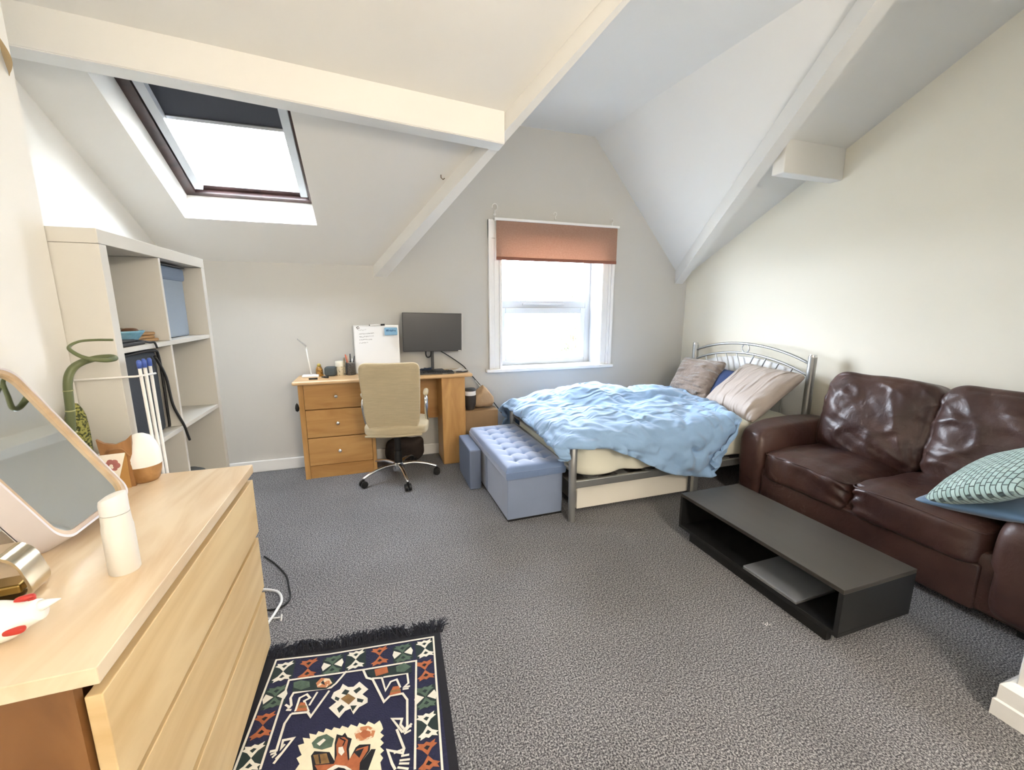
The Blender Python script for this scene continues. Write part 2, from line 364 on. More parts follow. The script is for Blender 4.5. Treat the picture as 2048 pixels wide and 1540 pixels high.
# blind of the skylight
bl=thing('skylight_blind','dark blackout blind pulled partly down in the skylight, with white side rails','blind',tuple(sk(-.7,1.0,.18)))
def bp_(name,bm,m):
    bmesh.ops.translate(bm,verts=bm.verts,vec=-Vector(bl.location)); return part(name,bm,m,bl)
for xx in (x0+.085,x1-.075):
    bm=bmesh.new(); skbox(bm,xx-.008,xx+.034,.57,1.50,.145,.20); bp_('side_rail',bm,upvc)
bm=bmesh.new(); skbox(bm,x0+.11,x1-.075,1.06,1.50,.185,.188); bp_('blackout_fabric',bm,mat('dark_blackout_cloth','3b3e46',.8))
bm=bmesh.new(); skbox(bm,x0+.11,x1-.075,1.045,1.065,.178,.192); bp_('bottom_bar',bm,silver)
bm=bmesh.new(); skbox(bm,x0+.11,x1-.075,.60,.625,.17,.19); bp_('bottom_catch',bm,silver)
# ---- roller blind of the dormer window
def blindmat():
    m=bpy.data.materials.new('terracotta_blind_cloth'); m.use_nodes=True; nt=m.node_tree; N=nt.nodes; L=nt.links; N.clear()
    o=N.new('ShaderNodeOutputMaterial'); d=N.new('ShaderNodeBsdfDiffuse'); t=N.new('ShaderNodeBsdfTranslucent'); x=N.new('ShaderNodeMixShader'); x.inputs[0].default_value=.38
    tc=N.new('ShaderNodeTexCoord'); n=N.new('ShaderNodeTexNoise'); n.inputs['Scale'].default_value=90; L.new(tc.outputs['Object'],n.inputs['Vector'])
    r=N.new('ShaderNodeValToRGB'); r.color_ramp.elements[0].color=hexc('b48f7c'); r.color_ramp.elements[1].color=hexc('ccac99'); L.new(n.outputs['Fac'],r.inputs[0])
    L.new(r.outputs[0],d.inputs[0]); L.new(r.outputs[0],t.inputs[0]); L.new(d.outputs[0],x.inputs[1]); L.new(t.outputs[0],x.inputs[2]); L.new(x.outputs[0],o.inputs[0]); return m
bmt=blindmat()
rb=thing('roller_blind','terracotta roller blind rolled most of the way up over the window','blind',(1.64,D-.07,2.04))
bm=bmesh.new(); grid(bm,lambda u,v:(-.595+1.19*u,.002*math.sin(u*9),-.315*v),24,6); o=part('fabric',bm,bmt,rb)
o.modifiers.new('s','SOLIDIFY').thickness=.0012
part('bottom_hem',B(-.595,.595,-.006,.006,-.325,-.298,bev=.003),mat('dark_terracotta_hem','8d5a48',.8),rb)
part('top_rail',B(-.612,.612,-.012,.03,.0,.022,bev=.004),gloss_white,rb)
bm=bmesh.new(); tube(bm,[(-.6,.01,-.01),(-.6,.01,-.33)],.0025,6); part('cord',bm,gloss_white,rb)
def hook(x,z,s,label):
    bm=bmesh.new()
    P=[(0,0,-.03*s),(0,0,0)]+[(.016*s*math.cos(a)-.0*s,0,.02*s+.018*s*math.sin(a)) for a in np.linspace(-1.4,3.4,10)]
    tube(bm,smooth_path([(p[0],p[1]-.012,p[2]) for p in P],3),.003*s,6)
    tube(bm,[(0,0,-.02*s),(0,-.014,-.02*s)],.007*s,8)
    o=fin(bm,'wall_hook',gloss_white,smooth=True); o.location=(x,D,z)
    tag(o,label,'hook','hooks above the window')
hook(1.05,2.13,1.5,'white curved hook on the wall above the left end of the blind')
hook(1.62,2.12,.9,'small white hook on the wall above the middle of the blind')
hook(2.21,2.10,.9,'small white hook on the wall above the right end of the blind')
# ceiling hook and dry leaf decoration
bm=bmesh.new(); tube(bm,[(0,0,.02),(0,0,-.01),(.012,0,-.02),(.022,0,-.012)],.003,6)
tag(fin(bm,'screw_hook',mat('tarnished_brass','6f5f45',.5,.6),smooth=True,loc=(.445,2.732,rz(2.732)-.005)),'tiny dark hook screwed into the sloping ceiling','hook')
bm=bmesh.new(); V=grid(bm,lambda u,v:(.008+.006*math.sin(PI*v),(u-.5)*.035*math.sin(PI*min(.98,v+.03))+.01*v,-.09*v),7,12)
tag(fin(bm,'dried_leaf',mat('dry_tan_leaf','a98f62',.7,var=.3,vscale=20),smooth=True,loc=(-.922,1.64,2.02)),'dried tan leaf stuck high on the near left wall','leaf')
# unseen fill lamp added behind the camera, and a tree outside
lp=thing('fill_lamp','round white globe lamp added out of view as fill light','lamp',(1.0,-1.15,ZT))
part('cord',T([(0,0,0),(0,0,-.72)],.004,6),gloss_white,lp)
part('ceiling_rose',B(-.05,.05,-.05,.05,-.03,0,bev=.01),gloss_white,lp)
bm=bmesh.new(); lathe(bm,[(0,-1.02)]+[(.15*math.sin(a),-.87-.15*math.cos(a)) for a in np.linspace(.15,2.9,14)]+[(.03,-.72),(0,-.72)])
part('globe',bm,mat('fill_globe_glow','fff3e4',.5,emit=26),lp,smooth=True)
tr=thing('garden_tree','pale green tree standing outside beyond the lower window pane','tree',(6.3,12.5,-3))
bm=bmesh.new(); tube(bm,[(0,0,0),(.05,0,2),(0,.1,3.8)],[.16,.12,.05],8)
for k in range(9):
    a=k*2.4; tube(bm,[(0,.05,2.2+k*.15),(.6*math.cos(a),.6*math.sin(a),3.0+k*.2)],[.05,.015],6)
part('trunk',bm,mat('pale_bark','5d5548',.9),tr,smooth=True)
bm=bmesh.new(); rs=random.Random(3)
for k in range(1500):
    a=rs.uniform(0,2*PI); h=rs.uniform(-1,1); r=(1-h*h)**.5*rs.uniform(.3,1)
    c=Vector((1.0*r*math.cos(a),1.0*r*math.sin(a),3.7+1.1*h)); u=Vector([rs.uniform(-1,1) for _ in range(3)]).normalized(); w=u.orthogonal().normalized()
    poly(bm,[c,c+u*.06+w*.03,c+u*.12,c+u*.06-w*.03])
part('foliage',bm,mat('light_green_leaves','46522a',.7,var=.5,vscale=3),tr)

# ================================================================ SHELVING UNIT (left)
cream=mat('cream_laminate','cecbc3',.42)
SX0,SX1,SYa,SYb=-1.20,-.80,1.69,2.56
su=thing('shelving_unit','tall cream open cube shelving unit, two columns wide, standing against the left wall','shelves',(SX0,SYa,0))
def lp(bm,name,m,par,**k):
    r=par
    while r.parent: r=r.parent
    bmesh.ops.translate(bm,verts=bm.verts,vec=-Vector(r.location)); return part(name,bm,m,par,**k)
TOP=1.545
lp(B(SX0,SX1,SYa,SYb,TOP-.045,TOP,bev=.0015),'top_panel',cream,su)
lp(B(SX0,SX1,SYa,SYa+.04,0,TOP-.046,bev=.0015),'side_panel',cream,su)
lp(B(SX0,SX1,SYb-.04,SYb,0,TOP-.046,bev=.0015),'side_panel',cream,su)
lp(B(SX0,SX1,SYa+.041,SYb-.041,0,.045,bev=.0015),'bottom_panel',cream,su)
ym=2.085
for z in (.43,.795,1.16): lp(B(SX0,SX1-.002,SYa+.041,SYb-.041,z-.009,z+.009,bev=.001),'shelf',cream,su)
for a,b in ((.045,.42),(.44,.785),(.805,1.15),(1.17,TOP-.046)): lp(B(SX0,SX1-.002,ym-.008,ym+.008,a,b,bev=.001),'divider',cream,su)
lp(B(SX0-.004,SX0,SYa+.01,SYb-.01,0,TOP-.01),'back_panel',cream,su)
# --- things on the shelves
greyblue=mat('grey_blue_fabric_box','8f9ba8',.85,bump=.3,bscale=300)
bx=thing('storage_box','grey blue lidded fabric storage box in the top right cube of the shelves','box',(-1.02,2.315,1.170))
part('body',B(-.15,.16,-.158,.138,0,.27,bev=.01),greyblue,bx)
part('lid',B(-.155,.168,-.163,.143,.255,.315,bev=.012),mat('grey_blue_lid','77869a',.85,bump=.3,bscale=300),bx)
part('lid_edge',B(-.156,.17,-.164,.144,.316,.322,bev=.002),darkgrey,bx)
bl_=thing('ceramic_bowl','light blue ceramic bowl at the front of the top left cube','bowl',(-.87,1.885,1.170))
bm=bmesh.new(); lathe(bm,[(0,.008),(.03,.006),(.032,0),(.028,0),(.04,.012),(.062,.042),(.066,.05),(.061,.05),(.036,.018),(0,.014)])
part('bowl',bm,mat('pale_blue_glaze','8db6c9',.2,col2='4f90ac',vscale=25),bl_,smooth=True)
for i,(a,r_,wd) in enumerate(((0,.02,'dark brown trinket at the right of the heap in the light blue bowl'),(2.2,.018,'grey trinket at the back left of the heap in the light blue bowl'),(4.1,.016,'brown trinket at the front left of the heap in the light blue bowl'))):
    bm=bmesh.new(); puff(bm,(.05,.03,.03),6,3,M=Matrix.Translation((.025*math.cos(a),.025*math.sin(a),.045))@Matrix.Rotation(a,4,'Z'))
    tag(part('trinket',bm,mat('trinket_%s'%('brown','grey','umber')[i],('6d4a32','8f8876','574438')[i],.6,var=.4,vscale=40),None,smooth=True,loc=(-.87,1.885,1.170)),wd,'trinket','trinkets in the bowl')
bx2=bmesh.new(); box(bx2,-.05,.05,-.012,.012,0,.20,bev=.003)
o=fin(bx2,'white_card_box',mat('off_white_card','dfe2df',.7),loc=(-.99,1.85,1.170),rot=(0,0,R(60))); tag(o,'slim upright off-white card box at the back of the top left cube','box')
sb=bmesh.new(); puff(sb,(.06,.06,.07),8,3)
o=fin(sb,'green_figurine',mat('mossy_green','4d5a45',.7,var=.5,vscale=30),smooth=True,loc=(-.90,1.80,1.206)); tag(o,'small dark green lump beside the blue bowl on the shelf','ornament')
for i,(x,y,z,a,l) in enumerate(((-.87,1.995,1.177,82,.14),(-.875,1.99,1.189,88,.14),(-.88,1.985,1.202,80,.15))):
    bm=B(-l/2,l/2,-.03,.03,-.006,.006,bev=.004)
    o=fin(bm,'wooden_slat',wood('tan_wood_slat','b08a55','7c5a34',.6,(1,8,8),8) if i==0 else MATS['tan_wood_slat'],loc=(x,y,z),rot=(0,0,R(a)))
    tag(o,['lowest','middle','topmost'][i]+' tan wooden piece of the little stack in the top left cube','wood')
bm=bmesh.new(); box(bm,-.07,.06,-.07,.09,0,.012,bev=.005); box(bm,-.06,.05,-.06,.05,.012,.022,bev=.005)
cs=fin(bm,'eyeglasses_case',black,loc=(-.875,1.80,1.1695)); cs.location=(-.865,1.80,1.1695) ; tag(cs,'flat black pouch lying under the front of the top left cube','pouch')
bm=bmesh.new(); tube(bm,smooth_path([(-.86,1.80,1.176),(-.84,1.84,1.186),(-.815,1.88,1.182),(-.805,1.92,1.174),(-.797,1.935,1.172),(-.793,1.94,1.15)],5),.004,6)
tag(fin(bm,'black_strap',black,smooth=True),'thin black strap trailing over the edge of the top left cube','strap')
# laptop case in row two
navy=mat('dark_navy_case_cloth','2c3138',.7,bump=.2,bscale=200)
lc=thing('laptop_bag','dark navy laptop bag standing in the second row left cube','bag',(-.99,1.90,.804))
part('body',B(-.16,.15,-.155,.145,0,.335,bev=.02,seg=3),navy,lc,smooth=True,autos=40)
part('piping',T(smooth_path([(.155,-.14,.33),(.157,.09,.333),(.157,.14,.29),(.157,.143,.05),(.156,.14,.01)],6),.005,6),black,lc,smooth=True)
part('strap',T(smooth_path([(.16,.10,.31),(.168,.145,.22),(.176,.15,.1),(.197,.165,.01),(.200,.18,-.04),(.197,.20,-.07)],6),.005,6),black,lc,smooth=True)
# bottom right : snack packet and grey pouch
red=mat('red_packet_foil','a83a34',.35,col2='d8c8c0',vscale=18,contrast=(.42,.5))
bm=bmesh.new(); puff(bm,(.05,.10,.17),8,5); o=fin(bm,'snack_packet',red,smooth=True,loc=(-.90,2.19,.53)); tag(o,'upright red and pale snack packet in the third row right cube','packet')
bm=bmesh.new(); puff(bm,(.16,.20,.07),10,4,fn=lambda v,a,b,c: v+Vector((0,0,.01*nz(v.x,v.y,1,20)))); o=fin(bm,'grey_cloth_pouch',mat('slate_grey_cloth','6b7274',.8,var=.3,vscale=15),smooth=True,loc=(-.93,2.33,.487),rot=(R(-8),0,0)); tag(o,'slate grey cloth pouch lying in the third row right cube','pouch')
# ================================================================ DRYING RODS + BAMBOO
rodw=mat('white_coated_rod','eceae6',.35); bluep=mat('blue_rod_cap','4560b0',.35)
ar=thing('drying_rack','folded white drying rack with blue rod caps, upright between shelves and chest','rack',(-.75,1.72,0))
for k,(y,x) in enumerate(((-.025,0),(.0,.004),(.016,-.004),(.04,.002))):
    top=Vector((x,y,1.125)); bot=Vector((x+.006,y*.5+.012,.02))
    part('rod',T([bot,top-Vector((0,0,.02))],.0052,8),rodw,ar,smooth=True)
    part('rod_cap',T([top-Vector((0,0,.022)),top,top+Vector((0,0,.006))],[.0066,.0072,.004],8),bluep,ar,smooth=True)
part('cross_rod',T([(-.20,-.05,1.075),(0,-.052,1.08),(.01,.05,1.075)],.0035,8),rodw,ar,smooth=True)
part('foot_bar',T([(0,-.06,.012),(0,.06,.012)],.009,8),rodw,ar,smooth=True)
stalk=mat('green_bamboo_stalk','6f7550',.45,col2='4f5a34',vscale=12,stretch=(1,1,.3))
lb=thing('lucky_bamboo','curled lucky bamboo stalk rising behind the mirror','plant',(-.865,1.53,.75))
part('vase',(lambda bm:(lathe(bm,[(0,0),(.03,0),(.034,.05),(.028,.10),(.03,.11),(.026,.11),(.024,.02),(0,.015)]),bm)[1])(bmesh.new()),mat('white_glazed_vase','e8e6e0',.25),lb,smooth=True)
pts=[(.0,0,.03),(-.002,0,.16),(.007,0,.26),(.013,0,.335),(.021,.01,.372),(.040,.02,.392),(.065,.045,.402),(.10,.05,.405),(.118,.03,.401),(.108,.0,.400),(.073,-.02,.411),(.044,-.02,.434),(.036,.0,.446),(.050,.02,.456),(.080,.03,.458),(.119,.035,.457)]
path=smooth_path(pts,6); n_=len(path)
rad=[.0105 if i<n_*.26 else max(.0035,.0105-.006*(i/n_-.26)/.5) for i in range(n_)]
part('stalk',T(path,rad,12),stalk,lb,smooth=True)
for z in (.12,.19,.255,.315): part('node_ring',T([((z-.16)*.07,0,z-.002),((z-.16)*.07,0,z),((z-.16)*.07,0,z+.002)],[.0105,.0118,.0105],12),mat('pale_bamboo_node','a8a878',.5),lb,smooth=True)
ca=thing('cactus','small speckled yellow green cactus behind the upper corner of the mirror','plant',(-.888,1.60,.75))
bm=bmesh.new(); lathe(bm,[(0,0),(.022,0),(.03,.06),(.026,.06),(.022,.05),(0,.05)]); part('pot',bm,mat('terracotta_pot','a56a48',.7),ca,smooth=True)
bm=bmesh.new(); lathe(bm,[(0,.05)]+[(.021+.005*math.sin(a*1.0),.05+.20*a/3) for a in np.linspace(0,2.6,10)]+[(.018,.245),(.010,.262),(0,.266)],n=20)
part('body',bm,mat('speckled_cactus_skin','a3a055',.8,col2='39401f',vscale=150,contrast=(.42,.55),bump=.8,bscale=150),ca,smooth=True)
# ================================================================ CHEST OF DRAWERS
birch=wood('birch_veneer_top','e6d2b4','d0b28a',.32,(2,.35,1),5,coat=.25)
birchf=wood('birch_veneer_front','e0c596','ceae7c',.42,(1,.35,2.5),4)
birchd=wood('brown_veneer_side','8d6238','6a4524',.5,(2,2,.6),4)
DX0,DX1,DY0,DY1,DH=-.918,-.446,.735,1.632,.75
ch=thing('chest_of_drawers','pale birch chest with three wide drawers standing at the near left','chest of drawers',(DX0,DY0,0))
lp(B(DX0,DX1+.006,DY0-.004,DY1,DH-.03,DH,bev=.0015),'top',birch,ch)
lp(B(DX0,DX1-.030,DY0,DY0+.018,.0125,DH-.03),'side_panel',birchd,ch)
lp(B(DX0,DX1-.030,DY1-.018,DY1,0,DH-.03),'side_panel',birchd,ch)
lp(B(DX0,DX0+.006,DY0+.018,DY1-.018,0,DH-.03),'back_panel',birchd,ch)
lp(B(DX0+.01,DX1-.075,DY0+.02,DY1-.02,.02,DH-.035),'carcass',birchd,ch)
for z0,z1,push in ((.492,.695,.010),(.266,.470,.0),(.022,.244,.0)):
    lp(B(DX1-.022,DX1-.002+push*.4,DY0+.004,DY1-.004,z0,z1,bev=.002),'drawer',birchf,ch)
# ---- on the chest
mr=thing('tabletop_mirror','rectangular mirror with rounded corners and a wood rim, tilted back on the chest','mirror',(-.690,1.272,.778))
mr.rotation_euler=(0,R(-29),0)
mw,mh,mr_=.285,.43,.04
def rrect(w,h,r,n=8,y0=0):
    out=[]
    for cx,cz,a0 in ((w/2-r,h-r,0),(-w/2+r,h-r,90),(-w/2+r,r,180),(w/2-r,r,270)):
        for k in range(n+1):
            a=R(a0+90*k/n); out.append((cx+r*math.cos(a),cz+r*math.sin(a)))
    return out
def ring(bm,outer,inner,x0,x1,mi=0):
    n=len(outer); v=[[bm.verts.new((x,p[0],p[1])) for p in o] for o in (outer,inner) for x in (x0,x1)]
    for a,b in ((0,1),(1,3),(3,2),(2,0)):
        for k in range(n): bm.faces.new((v[a][k],v[a][(k+1)%n],v[b][(k+1)%n],v[b][k])).material_index=mi
out=rrect(mw,mh,mr_); inn=[(p[0]*(1-.014/mw*2),.014+(p[1])*(1-.028/mh)) for p in out]
inn2=[(p[0]*(1-.005/mw*2),.005+(p[1])*(1-.010/mh)) for p in out]
bm=bmesh.new(); ring(bm,inn2,inn,-.012,.0); part('wood_rim',bm,wood('rim_wood','c2a888','a88a68',.4,(1,1,1),8),mr,smooth=True,autos=35)
bm=bmesh.new(); ring(bm,out,inn2,-.06,.002); extr(bm,out,lambda p,t:(-.062+t*.004,p[0],p[1])); part('shell',bm,mat('pale_lilac_plastic_shell','cfc8c8',.4),mr,smooth=True,autos=35)
bm=bmesh.new(); extr(bm,inn,lambda p,t:(-.016+t*.008,p[0],p[1])); part('mirror_glass',bm,mat('mirror_silver','e4e8e6',.035,1,bump=.0),mr)
bm=bmesh.new(); box(bm,-.06,.0,-.05,.05,0,.006,bev=.003)
sp=thing('spray_bottle','plain white cylindrical bottle with a slanted cap on the chest','bottle',(-.533,1.02,.75))
bm=bmesh.new(); lathe(bm,[(0,0),(.024,0),(.0262,.003),(.0262,.10),(.0245,.112),(.0238,.132),(0,.132)]); part('body',bm,mat('white_bottle_plastic','dfdcd4',.4),sp,smooth=True,autos=40)
bm=bmesh.new(); V=[]
prof=[(.0236,0),(.0236,.028),(.022,.036),(.012,.040),(0,.041)]
lathe(bm,prof)
for v in bm.verts:
    if v.co.z>.01: v.co.z+= -.30*v.co.x*(-1) *.9 if False else .35*v.co.x
bmesh.ops.translate(bm,verts=bm.verts,vec=(0,0,.133)); part('cap',bm,mat('white_cap_plastic','e4e2de',.45),sp,smooth=True,autos=50)
df=thing('aroma_diffuser','round diffuser with white dome over a wood base at the far end of the chest','diffuser',(-.733,1.585,.75))
bm=bmesh.new(); lathe(bm,[(0,0),(.032,0),(.038,.008),(.045,.035),(.048,.055),(0,.055)]); part('base',bm,wood('bamboo_base','b3895a','8e6638',.45,(1,1,1),10),df,smooth=True,autos=60)
bm=bmesh.new(); lathe(bm,[(.048,.055),(.049,.075),(.046,.105),(.039,.130),(.027,.148),(.014,.156),(0,.158)]); part('dome',bm,mat('white_matt_dome','f1eee9',.5),df,smooth=True)
cw=thing('carved_wood_stand','carved wooden panel with a dipped curved top standing on the chest','ornament',(-.772,1.538,.75),R(10))
ol=[(-.046,0),(.046,0),(.042,.07),(.040,.085),(.05,.105),(.056,.165),(.035,.150),(.0,.140),(-.035,.148),(-.056,.162),(-.05,.105),(-.042,.085)]
ol=[(p[0]*.72,p[1]) for p in ol]
bm=bmesh.new(); extr(bm,ol,lambda p,t:(p[0],-.006+.012*t,p[1])); part('panel',bm,wood('carved_teak','a97c4e','80582f',.5,(1,1,.3),12),cw)
for k in range(5):
    x=-.020+.010*k; part('carved_rib',T([(x,-.008,.02),(x,-.008,.10)],.0035,6),MATS['carved_teak'],cw,smooth=True)
part('carved_arch',T(smooth_path([(-.03,-.008,.10),(-.015,-.008,.125),(.015,-.008,.125),(.03,-.008,.10)],5),.003,6),MATS['carved_teak'],cw,smooth=True)
cd_=thing('greeting_card','open cream greeting card with a red flower drawing in front of the carved panel','card',(-.792,1.495,.75),R(8))
bm=bmesh.new(); extr(bm,[(-.034,0),(.022,0),(.052,.118),(-.034,.118)],lambda p,t:(p[0],-.0008+.0016*t,p[1])); cm=mat('cream_card','efe7d6',.7)
part('front_leaf',bm,cm,cd_,rot=(R(-9),0,0))
part('back_leaf',B(-.034,.05,.028,.0296,0,.112),wood('card_side','c79a5c','b08348',.6),cd_)
bm=bmesh.new()
for k in range(7):
    a=k*.9; lathe(bm,[(0,0),(.009-.0006*k,0)],n=12,cx=.018+.012*math.cos(a),cy=.082+.013*math.sin(a))
bmesh.ops.transform(bm,matrix=Matrix.Rotation(R(90),4,'X'),verts=bm.verts)
for v in bm.verts: v.co.y-=.0016
part('flower_drawing',bm,mat('faded_red_ink','b4736a',.8),cd_,rot=(R(-9),0,0))
bm=bmesh.new(); box(bm,-.05,.04,-.03,.03,0,.125,bev=.002); o=fin(bm,'white_carton',mat('white_carton_card','e6e2d8',.7),loc=(-.885,1.585,.75)); o.location=(-.875,1.59,.75)
bpy.data.objects.remove(o)
o=fin(B(-.018,.018,-.02,.02,0,.10,bev=.002),'white_carton',MATS['white_carton_card'],loc=(-.828,1.60,.75)); tag(o,'white carton behind the greeting card against the wall','box')
# chrome napkin ring holder
hl=thing('napkin_holder','rounded chrome napkin holder lying at the near left of the chest','holder',(-.715,.985,.752),R(5))
o1=rrect(.19,.095,.032); i1=[(p[0]*(1-.012/.19),.006+p[1]*(1-.012/.095)) for p in o1]
bm=bmesh.new(); n=len(o1)
v=[[bm.verts.new((p[0]*.75-(p[1]*.25),y,p[1])) for p in o] for o in (o1,i1) for y in (-.03,.03)]
for a,b in ((0,1),(1,3),(3,2),(2,0)):
    for k in range(n): bm.faces.new((v[a][k],v[a][(k+1)%n],v[b][(k+1)%n],v[b][k]))
part('band',bm,mat('brushed_gold_chrome','c9bda4',.18,1),hl,smooth=True,autos=40)
part('inner_tray',B(-.05,.045,-.022,.022,.012,.03,bev=.004),mat('brass_tray','a68a4e',.3,.9),hl)
wb=fin(B(-.06,.03,-.02,.02,0,.035,bev=.003),'wood_block',MATS['carved_teak'],loc=(-.745,.93,.75),rot=(0,0,R(-20))); tag(wb,'small wood block at the left edge beside the chrome holder','block')
# hen figurine, lying on its side, beak to the right
hn=thing('hen_figurine','white ceramic hen with red comb and beak, lying on the chest top','figurine',(-.625,.845,.75))
bm=bmesh.new()
P=[(-.075,0,.034),(-.055,0,.036),(-.02,0,.038),(.01,0,.036),(.032,0,.040),(.05,0,.045),(.06,0,.048)]
tube(bm,smooth_path(P,4),[.012+.024*math.sin(min(1,t*1.35)*PI*.72+.35)*(1-.55*t**3) for t in np.linspace(0,1,25)],16)
part('body',bm,mat('white_ceramic','f3f0ea',.2),hn,smooth=True)
redc=mat('red_ceramic','b8352b',.3)
bm=bmesh.new(); puff(bm,(.026,.012,.014),6,3,M=Matrix.Translation((.034,.014,.062))@Matrix.Rotation(R(20),4,'Z')); puff(bm,(.012,.01,.02),6,3,M=Matrix.Translation((.048,.006,.056))); part('comb',bm,redc,hn,smooth=True)
bm=bmesh.new(); puff(bm,(.030,.014,.012),6,3,M=Matrix.Translation((.036,-.022,.030))); part('wattle',bm,redc,hn,smooth=True)
bm=bmesh.new(); tube(bm,[(.055,.004,.05),(.068,.006,.053),(.084,.008,.056)],[.011,.007,.001],8); part('beak',bm,MATS['white_ceramic'],hn,smooth=True)
# ---- cables on the carpet behind the chest
bm=bmesh.new(); tube(bm,smooth_path([(-.62,2.31,.008),(-.55,2.22,.006),(-.48,2.10,.006),(-.45,2.0,.006),(-.43,1.905,.006),(-.463,1.855,.006),(-.53,1.86,.006),(-.60,1.88,.006)],6),.004,8)
tag(fin(bm,'black_cable',black,smooth=True),'loop of black cable on the carpet beside the far end of the chest','cable')
bm=bmesh.new(); tube(bm,smooth_path([(-.60,2.03,.006),(-.50,1.975,.012),(-.462,1.90,.016),(-.468,1.84,.012),(-.50,1.74,.008),(-.56,1.66,.006)],6),.006,8)
tag(fin(bm,'white_cable',mat('white_cable_sheath','e6e6e4',.4),smooth=True),'white cable curling on the carpet beside the chest','cable')
bm=bmesh.new(); tube(bm,smooth_path([(-.50,1.80,.006),(-.45,1.79,.006),(-.44,1.785,.02),(-.44,1.765,.006)],5),.0035,8)
tag(fin(bm,'white_cable_end',MATS['white_cable_sheath'],smooth=True),'short white cable end lying just past the white cable loop','cable')

# ================================================================ DESK
pine=wood('pine_desk_top','dcb88a','c79d68',.38,(.4,1.5,1),5,coat=.2)
pinef=wood('pine_desk_front','c89a5e','b28148',.45,(.5,1,3),4)
pinev=wood('pine_desk_panel','cd9f62','b5854a',.45,(3,1,.5),4)
dk=thing('desk','pine desk with three drawers on the left, standing against the back wall','desk',(-.58,3.32,0))
def dp(bm,name,m,par=None,**k): return lp(bm,name,m,par or dk,**k)
TZ=.775
dp(B(-.588,.752,3.30,3.635,TZ-.028,TZ,bev=.010,seg=3),'desktop',pine)
dp(B(-.560,-.525,3.36,3.62,0,TZ-.029,bev=.001),'side_panel',pinev)
dp(B(-.06,-.035,3.36,3.62,0,TZ-.029,bev=.001),'side_panel',pinev)
dp(B(-.524,-.061,3.372,3.385,0,.10),'plinth',pinef)
dp(B(-.524,-.061,3.39,3.62,.08,TZ-.029),'carcass',pinef)
knob=mat('chrome_knob','e8e6e0',.15,.9)
for z0,z1 in ((.106,.322),(.328,.543),(.549,.742)):
    d_=dp(B(-.523,-.062,3.358,3.389,z0,z1,bev=.004),'drawer',pinef)
    bm=bmesh.new(); lathe(bm,[(0,.0),(.006,0),(.006,.012),(.013,.018),(.013,.025),(0,.028)],n=16)
    bmesh.ops.transform(bm,matrix=Matrix.Translation((-.30,3.358,(z0+z1)/2))@Matrix.Rotation(R(90),4,'X'),verts=bm.verts)
    lp(bm,'knob',knob,d_,smooth=True)
dp(B(.50,.695,3.345,3.63,0,TZ-.029,bev=.006),'leg_panel',pinev)
dp(B(-.034,.499,3.60,3.615,.35,TZ-.029),'modesty_panel',pinef)
bm=bmesh.new(); lathe(bm,[(0,0),(.012,.01),(.015,.03),(.010,.055),(.003,.065),(0,.07)],n=12)
tag(fin(bm,'black_earbud_pouch',black,smooth=True,loc=(-.578,3.38,.535)),'small black tag hanging on the left side of the desk','tag')
# things on the desk
dl=thing('desk_lamp','slim white folding desk lamp at the left end of the desk','lamp',(-.48,3.52,TZ))
part('base',B(-.065,.055,-.035,.035,0,.018,bev=.006),gloss_white,dl)
part('stem',T([(.0,0,.015),(-.012,0,.13),(-.022,0,.235)],.005,8),gloss_white,dl,smooth=True)
bm=bmesh.new(); hexa(bm,[(-.020,-.012,.232),(-.020,.012,.232),(-.078,.012,.292),(-.078,-.012,.292),(-.016,-.012,.240),(-.016,.012,.240),(-.076,.012,.299),(-.076,-.012,.299)]); part('light_bar',bm,silver,dl)
def lathe_thing(name,label,cat,loc,prof,m,n=20):
    bm=bmesh.new(); lathe(bm,prof,n=n); return tag(fin(bm,name,m,smooth=True,autos=50,loc=loc),label,cat)
jr=thing('spice_jar','small glass jar of amber and yellow sweets beside the lamp','jar',(-.425,3.55,TZ))
bm=bmesh.new(); lathe(bm,[(0,0),(.024,0),(.027,.004),(.026,.05),(.018,.075),(0,.078)]); part('jar',bm,mat('amber_contents','b98a3c',.3,col2='6d4a22',vscale=60,contrast=(.4,.6)),jr,smooth=True)
bm=bmesh.new(); lathe(bm,[(0,.074),(.013,.074),(.015,.09),(.006,.1),(0,.1)]); part('stopper',bm,mat('yellow_lid','c9b45a',.5,var=.4,vscale=50),jr,smooth=True)
bm=bmesh.new(); puff(bm,(.085,.06,.075),10,5); o=fin(bm,'small_speaker',mat('slate_mesh_cloth','4b5355',.8,bump=.5,bscale=300),smooth=True,loc=(-.342,3.53,TZ+.038),rot=(0,0,R(-8))); tag(o,'dark slate rounded speaker between the amber jar and the cream tin','speaker')
tn=thing('cream_tin','cream tin with a patterned lower half and lid on the desk','tin',(-.270,3.56,TZ))
bm=bmesh.new(); lathe(bm,[(0,0),(.034,0),(.036,.003),(.036,.07),(0,.07)],n=24); part('body',bm,mat('cream_patterned_tin','ded5bc',.45,col2='8f8668',vscale=70,contrast=(.36,.42)),tn,smooth=True,autos=50)
bm=bmesh.new(); lathe(bm,[(.034,.07),(.039,.071),(.039,.108),(.036,.112),(0,.112)],n=24); part('lid',bm,mat('cream_tin_lid','e4e0cf',.45),tn,smooth=True,autos=50)
ph=thing('pen_holder','grey metal mesh pen holder full of pens on the desk','pen holder',(-.192,3.545,TZ))
bm=bmesh.new(); lathe(bm,[(0,0),(.034,0),(.036,.002),(.036,.10),(.0345,.10),(.0345,.004),(0,.004)],n=24); part('cup',bm,mat('grey_mesh_metal','77787a',.4,.6,col2='4a4b4d',vscale=120),ph,smooth=True,autos=50)
bm=bmesh.new(); lathe(bm,[(.036,.098),(.0385,.1),(.036,.103),(.034,.1),(.036,.098)],n=24); part('rim',bm,chrome,ph,smooth=True)
